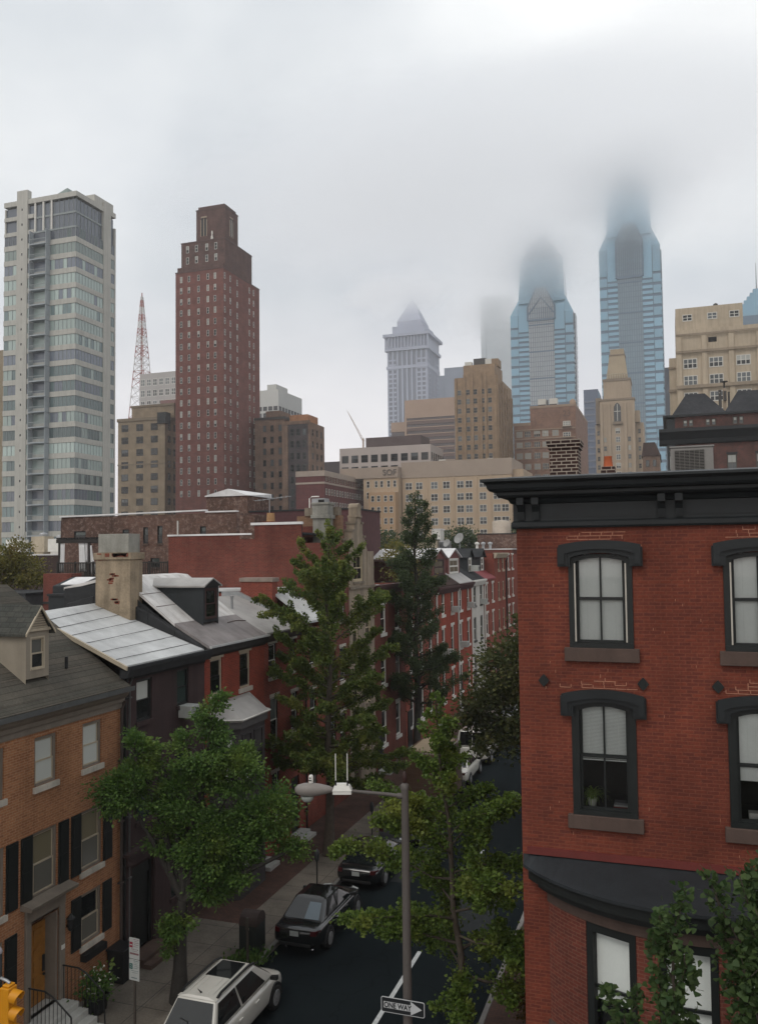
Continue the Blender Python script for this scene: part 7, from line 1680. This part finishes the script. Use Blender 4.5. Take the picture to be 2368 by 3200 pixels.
# ------------------------------------------------------------------ vehicles (x right, y forward, z up; origin on the road under the rear bumper)
def carpaint(name, col, flake=0.0, rough=.22):
    if name in _mc: return _mc[name]
    m, nt, b = newmat(name); f = noise(nt, 3, 3); c = mixcol(nt, f, scaled(col, .9), scaled(col, 1.08)); nt.links.new(c, b.inputs['Base Color'])
    b.inputs['Roughness'].default_value = rough; b.inputs['Coat Weight'].default_value = .8; b.inputs['Coat Roughness'].default_value = .04; _mc[name] = m; return m
CGLASS = glassy('car_glass', (.008, .010, .011), .04, .2); CHROME = M('chrome', (.55, .55, .56), .15, .05, 3, metal=1.0); TAIL = M('tail_lamp_red', (.055, .006, .008), .2, .1, 3); HEADL = M('head_lamp_glass', (.4, .42, .42), .12, .1, 3); BLACKP = M('black_trim', (.012, .012, .013), .5, .1, 3); PLATE = M('number_plate', (.34, .36, .35), .5, .1, 8)
def ring(y, w, zl, zs, crown, tuck=.9):
    """body cross-section at station y"""
    return [(-w * tuck, y, zl), (-w, y, zl + .16), (-w * 1.01, y, (zl + zs) / 2 + .03), (-w * .97, y, zs - .06), (-w * .86, y, zs + crown * .4), (-w * .4, y, zs + crown), (w * .4, y, zs + crown), (w * .86, y, zs + crown * .4), (w * .97, y, zs - .06), (w * 1.01, y, (zl + zs) / 2 + .03), (w, y, zl + .16), (w * tuck, y, zl)]
def lerp3(a, b, f): return tuple(a[i] + (b[i] - a[i]) * f for i in range(3))
def quad_in(c, u0, u1, v0, v1, off):
    """inset panel on a four-cornered face (bl, br, tr, tl), pushed out by off along its normal"""
    def P(u, v): return Vector(lerp3(lerp3(c[0], c[1], u), lerp3(c[3], c[2], u), v))
    n = (Vector(c[1]) - Vector(c[0])).cross(Vector(c[3]) - Vector(c[0])).normalized() * off
    return [tuple(P(u, v) + n) for u, v in ((u0, v0), (u1, v0), (u1, v1), (u0, v1))]
def vehicle(name, label, loc, st, cab, wheels, paint, wr=.33, plate_z=.75, opts=(), group='vehicles parked along the kerb', cat='car', rz=0.0, glass=CGLASS):
    """st: stations (y, half width, z low, z shoulder, crown); cab: dict of greenhouse corners"""
    t = thing(name, label, cat, loc, rz, group)
    mb = MB().loft([ring(*s) for s in st]); bd = obj('body', mb, paint, t, sub=2)
    yb, yf, yrr, yrf, zb, zr, wb, wr_ = cab['yb'], cab['yf'], cab['yrr'], cab['yrf'], cab['zb'], cab['zr'], cab['wb'], cab['wr']
    ws = cab.get('wf', wb)
    B = [(-wb, yb, zb), (wb, yb, zb), (ws, yf, zb), (-ws, yf, zb)]; T = [(-wr_, yrr, zr), (wr_, yrr, zr), (wr_ * .97, yrf, zr - .02), (-wr_ * .97, yrf, zr - .02)]
    mb = MB(); mb.hexa(B, T)
    # crowned roof skin
    mid = [(-wr_ * .55, yrr + .06, zr + .045), (wr_ * .55, yrr + .06, zr + .045), (wr_ * .55, yrf - .08, zr + .03), (-wr_ * .55, yrf - .08, zr + .03)]
    mb.add(T + mid, [(0, 1, 5, 4), (1, 2, 6, 5), (2, 3, 7, 6), (3, 0, 4, 7), (4, 5, 6, 7)])
    obj('cabin', mb, paint, t, bevel=.07)
    obj('rear_window', MB().quad(*quad_in([B[0], B[1], T[1], T[0]], .06, .94, .12, .93, .012)) or None, glass, t) if False else None
    def panel(nm, c, u0, u1, v0, v1, off=.02, m=glass):
        q_ = MB(); q_.quad(*quad_in(c, u0, u1, v0, v1, off)); return obj(nm, q_, m, t)
    panel('rear_window', [B[0], B[1], T[1], T[0]], .05, .95, .1, .93)
    panel('windscreen', [B[2], B[3], T[3], T[2]], .05, .95, .08, .95)
    right = [B[1], B[2], T[2], T[1]]; left = [B[3], B[0], T[0], T[3]]
    for a, b in cab['side']:
        panel('side_window', right, a, b, .14, .9); panel('side_window', left, 1 - b, 1 - a, .14, .9)
    for y in wheels:
        for s in (-1, 1):
            xo = s * (st[2][1] + .012)
            mb = MB().lathe([(wr * .62, -.1), (wr * .93, -.1), (wr, -.06), (wr, .06), (wr * .93, .1), (wr * .62, .1)], (xo - s * .1, 0, 0), 22, axis='x') if False else MB()
            prof_ = [(wr * .60, -.1), (wr * .92, -.105), (wr, -.07), (wr, .07), (wr * .92, .105), (wr * .60, .1)]
            mb.lathe(prof_, (0, 0, 0), 24, axis='x'); wh = obj('wheel', mb, RUBBER, t, (xo - s * .085, y, wr))
            rm = MB()
            rm.lathe([(wr * .64, s * .07), (wr * .62, s * .085), (wr * .56, s * .06), (wr * .54, s * .03)], (0, 0, 0), 20, axis='x', m=1) if False else rm.lathe([(wr * .63, s * .09), (wr * .62, s * .112), (wr * .56, s * .112), (wr * .54, s * .104)], (0, 0, 0), 20, axis='x')
            for k in range(5):
                a = k * 1.2566; ca, sa = math.cos(a), math.sin(a)
                rm.hexa([(s * .104, ca * .05 - sa * .045, sa * .05 + ca * .045), (s * .104, ca * .05 + sa * .045, sa * .05 - ca * .045), (s * .104, ca * wr * .56 + sa * .028, sa * wr * .56 - ca * .028), (s * .104, ca * wr * .56 - sa * .028, sa * wr * .56 + ca * .028)],
                        [(s * .12, ca * .05 - sa * .045, sa * .05 + ca * .045), (s * .12, ca * .05 + sa * .045, sa * .05 - ca * .045), (s * .116, ca * wr * .56 + sa * .028, sa * wr * .56 - ca * .028), (s * .116, ca * wr * .56 - sa * .028, sa * wr * .56 + ca * .028)])
            rm.lathe([(.07, s * .105), (.06, s * .122), (.01, s * .124)], (0, 0, 0), 12, axis='x'); obj('rim', rm, M('alloy_rim', (.28, .285, .29), .35, .2, 6, metal=.4), wh)
            ar = MB(); n = 16; xa = s * (st[2][1] * 1.012 + .004)
            for i in range(n):
                a, b = R(-8 + 196 * i / n), R(-8 + 196 * (i + 1) / n); r1, r2 = wr * .9, wr * 1.2
                ar.hexa([(xa - s * .2, y + math.cos(a) * r1, wr + math.sin(a) * r1), (xa - s * .2, y + math.cos(b) * r1, wr + math.sin(b) * r1), (xa - s * .2, y + math.cos(b) * r2, wr + math.sin(b) * r2), (xa - s * .2, y + math.cos(a) * r2, wr + math.sin(a) * r2)],
                        [(xa, y + math.cos(a) * r1, wr + math.sin(a) * r1), (xa, y + math.cos(b) * r1, wr + math.sin(b) * r1), (xa, y + math.cos(b) * r2, wr + math.sin(b) * r2), (xa, y + math.cos(a) * r2, wr + math.sin(a) * r2)])
            obj('wheel_arch', ar, BLACKP, t)
    W0 = st[1][1]; y0 = st[0][0]
    zt_ = cab.get('zt', .82)
    for s in (-1, 1):
        mb = MB(); mb.hexa([(s * (W0 - .26), y0 + .015, zt_), (s * (W0 - .08), y0 + .06, zt_), (s * (W0 - .08), y0 + .06, zt_ + .13), (s * (W0 - .26), y0 + .015, zt_ + .13)], [(s * (W0 - .26), y0 + .12, zt_), (s * (W0 - .0), y0 + .32, zt_ + .03), (s * (W0 - .0), y0 + .32, zt_ + .12), (s * (W0 - .26), y0 + .12, zt_ + .13)]); obj('tail_lamp', mb, TAIL, t)
        yN = st[-1][0]; W1 = st[-2][1]; zh = cab.get('zh', .66)
        mb = MB(); mb.hexa([(s * (W1 - .34), yN - .4, zh), (s * (W1 - .07), yN - .5, zh), (s * (W1 - .07), yN - .5, zh + .1), (s * (W1 - .34), yN - .4, zh + .1)], [(s * (W1 - .36), yN - .1, zh), (s * (W1 - .1), yN - .26, zh), (s * (W1 - .1), yN - .32, zh + .1), (s * (W1 - .36), yN - .18, zh + .1)]); obj('headlight', mb, HEADL, t)
        ym = cab.get('ym', yf - .35); mb = MB(); mb.hexa([(s * (wb + .02), ym, zb + .02), (s * (wb + .26), ym - .03, zb + .04), (s * (wb + .26), ym + .1, zb + .04), (s * (wb + .02), ym + .12, zb + .02)], [(s * (wb + .02), ym, zb + .12), (s * (wb + .25), ym - .02, zb + .18), (s * (wb + .25), ym + .1, zb + .17), (s * (wb + .02), ym + .12, zb + .12)]); obj('wing_mirror', mb, BLACKP, t, bevel=.02)
        for yh in cab.get('handles', (1.5, 2.5)):
            xh = s * (st[3][1] * 1.0 + .005); mb = MB().box(xh - .012, xh + .025, yh, yh + .2, cab['zb'] - .17, cab['zb'] - .14); obj('handle', mb, paint if 'white' in label else CHROME, t)
    mb = MB(); mb.box(-.155, .155, y0 - .035, y0 - .02, plate_z, plate_z + .155); obj('number_plate', mb, PLATE, t)
    mb = MB(); mb.box(-W0 * .7, W0 * .7, y0 + .0, y0 + .1, .34, .44); obj('bumper_trim', mb, BLACKP, t, bevel=.02)
    return t, B, T
def suv_st(L, w, h): return [(0, w * .86, .36, h * .9, .02), (.1, w * .95, .3, h, .02), (.6, w, .24, h + .01, .02), (1.6, w, .22, h, .02), (L - 1.5, w, .22, h - .02, .02), (L - .9, w * .985, .24, h - .05, .03), (L - .3, w * .92, .28, h - .16, .02), (L, w * .72, .34, h - .3, .0)]
# white estate car in front
wp = carpaint('white_car_paint', (.56, .545, .50))
t, B, T = vehicle('parked_car', 'white estate car with glass sunroof and black roof rails in front of the mailbox', (-12.02, 19.35, 0), suv_st(4.45, .845, .97), dict(yb=.1, yf=3.6, yrr=.6, yrf=2.75, zb=.95, zr=1.62, wb=.785, wr=.57, side=((.05, .43), (.46, .86)), handles=(1.35, 2.3), zt=.78), (.88, 3.55), wp, .345)
mb = MB(); mb.hexa([(-.38, 1.72, 1.645), (.38, 1.72, 1.645), (.36, 2.62, 1.63), (-.36, 2.62, 1.63)], [(-.38, 1.72, 1.675), (.38, 1.72, 1.675), (.36, 2.62, 1.66), (-.36, 2.62, 1.66)]); obj('sunroof', mb, CGLASS, t)
for s in (-1, 1): mb = MB().tube([(s * .53, .75, 1.64), (s * .535, .95, 1.695), (s * .53, 2.5, 1.68), (s * .52, 2.8, 1.61)], .035, 8); obj('roof_rail', mb, BLACKP, t)
mb = MB().tube([(0, .85, 1.64), (0, .8, 1.7), (0, .66, 1.84)], [.035, .02, .006], 6); obj('aerial', mb, BLACKP, t)
mb = MB().tube([(0, .12, 1.05), (-.05, .25, 1.2), (-.28, .28, 1.24)], .016, 5); obj('wiper', mb, BLACKP, t)
mb = MB()
for x in (-.36, -.2, .2, .36): mb.tube([(x, .78, 1.665), (x, 1.65, 1.668)], .009, 4)
obj('roof_swage', mb, wp, t)
# black hatchback
bp = carpaint('black_car_paint', (.006, .007, .008))
def sedan_st(L, w, h): return [(0, w * .82, .4, h * .84, .02), (.12, w * .94, .3, h * .97, .03), (.55, w, .22, h, .03), (1.5, w, .2, h, .02), (L - 1.6, w, .2, h - .03, .02), (L - .9, w * .98, .22, h - .07, .05), (L - .3, w * .9, .26, h - .17, .04), (L, w * .7, .34, h - .32, .0)]
bc, B, T = vehicle('parked_car', 'black saloon car with papers on its rear shelf, just behind the mailbox', (-12.0, 26.0, 0), sedan_st(4.5, .86, .93), dict(yb=.55, yf=3.35, yrr=1.35, yrf=2.5, zb=.91, zr=1.42, wb=.77, wr=.56, side=((.14, .47), (.5, .86)), handles=(1.6, 2.5), zt=.72), (.95, 3.6), bp, .33, .68)
mb = MB(); mb.quad(*quad_in([B[0], B[1], T[1], T[0]], .55, .9, .12, .8, .026)); obj('painted_reflection', mb, glassy('pale_blue_reflection', (.10, .14, .17), .1, .05), bc)  # pale blue patch over the rear glass, a reflection put in as colour
mb = MB(); mb.box(-.62, -.28, .62, .9, .95, .97); 
for x in (-.3, .62): mb = MB().lathe([(.03, 0), (.04, .02), (.04, .12), (.03, .14)], (x, -.04, .3), 10, axis='y'); obj('exhaust', mb, CHROME, bc)
# farther black car, grey-bonneted car
vehicle('parked_car', 'glossy black coupe parked second behind the mailbox, curved roofline', (-11.95, 31.6, 0), sedan_st(4.5, .9, .9), dict(yb=.35, yf=3.3, yrr=1.3, yrf=2.4, zb=.88, zr=1.36, wb=.80, wr=.55, side=((.1, .44), (.47, .87)), handles=(2.1,), zt=.7), (.9, 3.55), bp, .34, .62)
vehicle('parked_car', 'dark grey car with pale grey rear deck half hidden behind the lamp post', (-11.95, 36.6, 0), sedan_st(4.5, .88, .94), dict(yb=.75, yf=3.3, yrr=1.45, yrf=2.5, zb=.92, zr=1.42, wb=.79, wr=.58, side=((.12, .46), (.49, .87)), handles=(1.6, 2.5), zt=.7), (.9, 3.5), carpaint('grey_car_paint', (.10, .105, .12)), .32, .66)
# brown delivery truck: tall box body
BT = carpaint('brown_truck_paint', (.11, .062, .038), rough=.5)
t = thing('delivery_truck', 'brown box bodied delivery truck with pale roof panel behind the lamp arm', 'truck', (-12.05, 41.5, 0), 0, 'vehicles parked along the kerb')
mb = MB(); mb.hexa([(-1.1, 0, .55), (1.1, 0, .55), (1.1, 3.75, .55), (-1.1, 3.75, .55)], [(-1.05, .02, 3.1), (1.05, .02, 3.1), (1.05, 3.7, 3.1), (-1.05, 3.7, 3.1)]); bd = obj('body', mb, BT, t, bevel=.08)
mb = MB(); mb.hexa([(-.98, 3.75, .6), (.98, 3.75, .6), (.9, 4.9, .6), (-.9, 4.9, .6)], [(-.95, 3.75, 2.6), (.95, 3.75, 2.6), (.85, 4.2, 2.4), (-.85, 4.2, 2.4)]); obj('cab', mb, BT, t, bevel=.08)
mb = MB().box(-.8, .8, .3, 3.5, 3.105, 3.15); obj('roof_panel', mb, M('translucent_roof_panel', (.32, .25, .17), .6, .1, 2), t)
mb = MB(); mb.box(-.9, .9, -.03, .03, .8, 2.7); 
for z in np.arange(.95, 2.7, .22): mb.box(-.88, .88, -.045, -.031, z, z + .02)
obj('rear_door', mb, BT, t); mb = MB().box(-1.05, 1.05, -.2, .1, .4, .55); obj('bumper', mb, BLACKP, t)
for s in (-1, 1): obj('tail_lamp', MB().box(s * .98 - .05, s * .98 + .05, -.03, .02, .75, 1.0), TAIL, t)
mb = MB().quad((.8, 4.53, 1.6), (-.8, 4.53, 1.6), (-.78, 4.27, 2.3), (.78, 4.27, 2.3)); obj('windscreen', mb, CGLASS, t)
for y in (.9, 4.2):
    for s in (-1, 1):
        mb = MB().lathe([(.22, -.12), (.37, -.12), (.4, -.08), (.4, .08), (.37, .12), (.22, .12)], n=22, axis='x'); w_ = obj('wheel', mb, RUBBER, t, (s * .98, y, .4)); mb = MB().lathe([(.24, s * .06), (.22, s * .1), (.05, s * .13)], n=14, axis='x'); obj('rim', mb, BLACKP, w_)
# white saloon and white van
vehicle('parked_car', 'white saloon with raised rear spoiler in front of the white van', (-11.95, 46.6 + .3, 0), sedan_st(4.5, .88, .95), dict(yb=.6, yf=3.3, yrr=1.35, yrf=2.5, zb=.93, zr=1.43, wb=.79, wr=.58, side=((.12, .46), (.49, .87)), handles=(1.6, 2.5), zt=.72), (.9, 3.5), wp, .32, .68)
sp_ = [o for o in bpy.data.objects if o.get('label', '').startswith('white saloon')][0]
mb = MB(); mb.box(-.6, .6, .12, .3, 1.1, 1.14); mb.box(-.5, -.44, .16, .26, .95, 1.1); mb.box(.44, .5, .16, .26, .95, 1.1); obj('spoiler', mb, wp, sp_, bevel=.01)
van, B, T = vehicle('parked_van', 'white panel van with twin rear windows beside the brick pavement', (-11.9, 51.9, 0), [(0, .93, .45, 1.1, 0), (.05, .97, .4, 1.15, 0), (.6, 1.0, .35, 1.2, 0), (1.6, 1.0, .33, 1.2, 0), (3.6, 1.0, .33, 1.2, 0), (4.4, .99, .35, 1.15, .02), (5.2, .93, .38, .98, .02), (5.5, .8, .42, .8, 0)], dict(yb=.06, yf=4.7, yrr=.16, yrf=3.8, zb=1.15, zr=2.12, wb=.95, wr=.84, side=((.03, .36), (.4, .68), (.72, .9)), handles=(3.2,), zt=.95, ym=4.1), (1.0, 4.4), wp, .38, .62, cat='van')
mb = MB(); fb = [B[0], B[1], T[1], T[0]]; mb.quad(*quad_in(fb, .49, .51, .0, 1, .03)); 
mb.quad(*quad_in(fb, .0, .06, .0, 1, .03)); mb.quad(*quad_in(fb, .94, 1, .0, 1, .03)); obj('rear_door_frame', mb, wp, van)
for i, (y, c) in enumerate(((58.3, (.03, .033, .036)), (63.6, (.3, .3, .3)), (69, (.05, .012, .012)), (74.4, (.25, .25, .24)))):
    vehicle('parked_car', ('dark car parked beyond the white van', 'silver car, second one parked beyond the white van', 'dark red car far along the kerb beyond a silver one', 'pale grey car, last one visible in the parked row')[i], (-11.95, y, 0), sedan_st(4.5, .88, .94), dict(yb=.6, yf=3.3, yrr=1.35, yrf=2.5, zb=.92, zr=1.42, wb=.79, wr=.58, side=((.12, .46), (.49, .87)), handles=(1.6, 2.5), zt=.72), (.9, 3.5), carpaint('far_car_paint_%d' % i, c), .32, .68)
# ------------------------------------------------------------------ low cloud round the tower tops, and the thin haze
def low_cloud(name, c, rad, dens, seed):
    m = bpy.data.materials.new(name + '_vapour'); m.use_nodes = True; nt = m.node_tree; nt.nodes.remove(nt.nodes['Principled BSDF'])
    pv = N(nt, 'ShaderNodeVolumePrincipled'); pv.inputs['Color'].default_value = (.995, .997, 1, 1); pv.inputs['Anisotropy'].default_value = .9
    tc = N(nt, 'ShaderNodeTexCoord')
    ln = N(nt, 'ShaderNodeVectorMath', operation='LENGTH'); nt.links.new(tc.outputs['Object'], ln.inputs[0])
    n = N(nt, 'ShaderNodeTexNoise'); n.inputs['Scale'].default_value = 2.4; n.inputs['Detail'].default_value = 4; n.noise_dimensions = '4D'; n.inputs['W'].default_value = seed; nt.links.new(tc.outputs['Object'], n.inputs['Vector'])
    ad = N(nt, 'ShaderNodeMath', operation='MULTIPLY_ADD'); nt.links.new(n.outputs['Fac'], ad.inputs[0]); ad.inputs[1].default_value = -.9; ad.inputs[2].default_value = 1.43
    sb = N(nt, 'ShaderNodeMath', operation='SUBTRACT'); nt.links.new(ad.outputs[0], sb.inputs[0]); nt.links.new(ln.outputs['Value'], sb.inputs[1])
    mr = N(nt, 'ShaderNodeMapRange'); mr.interpolation_type = 'SMOOTHERSTEP'; mr.inputs['From Min'].default_value = 0; mr.inputs['From Max'].default_value = .75; mr.inputs['To Max'].default_value = dens
    nt.links.new(sb.outputs[0], mr.inputs['Value']); nt.links.new(mr.outputs[0], pv.inputs['Density']); nt.links.new(pv.outputs[0], nt.nodes['Material Output'].inputs['Volume'])
    bm = bmesh.new(); bmesh.ops.create_icosphere(bm, subdivisions=3, radius=1.0); me = bpy.data.meshes.new(name); bm.to_mesh(me); bm.free(); me.materials.append(m)
    o = place(name, me, None, c); o.scale = rad; o['kind'] = 'stuff'
    return o
low_cloud('low_fog', (-21, 574, 253), (75, 27, 46), .065, 1.0)
low_cloud('low_fog', (-85, 592, 221), (75, 28, 42), .065, 5.0)
low_cloud('low_fog', (-242, 772, 264), (70, 28, 32), .08, 9.0)
low_cloud('low_fog', (-172, 870, 276), (70, 28, 62), .07, 12.0)
low_cloud('low_fog', (-95, 588, 292), (330, 75, 104), .045, 17.0)
mb = MB().box(-1700, 1300, -60, 1500, -1.1, 400); structure(obj('haze', mb, HAZE_M), 'stuff')
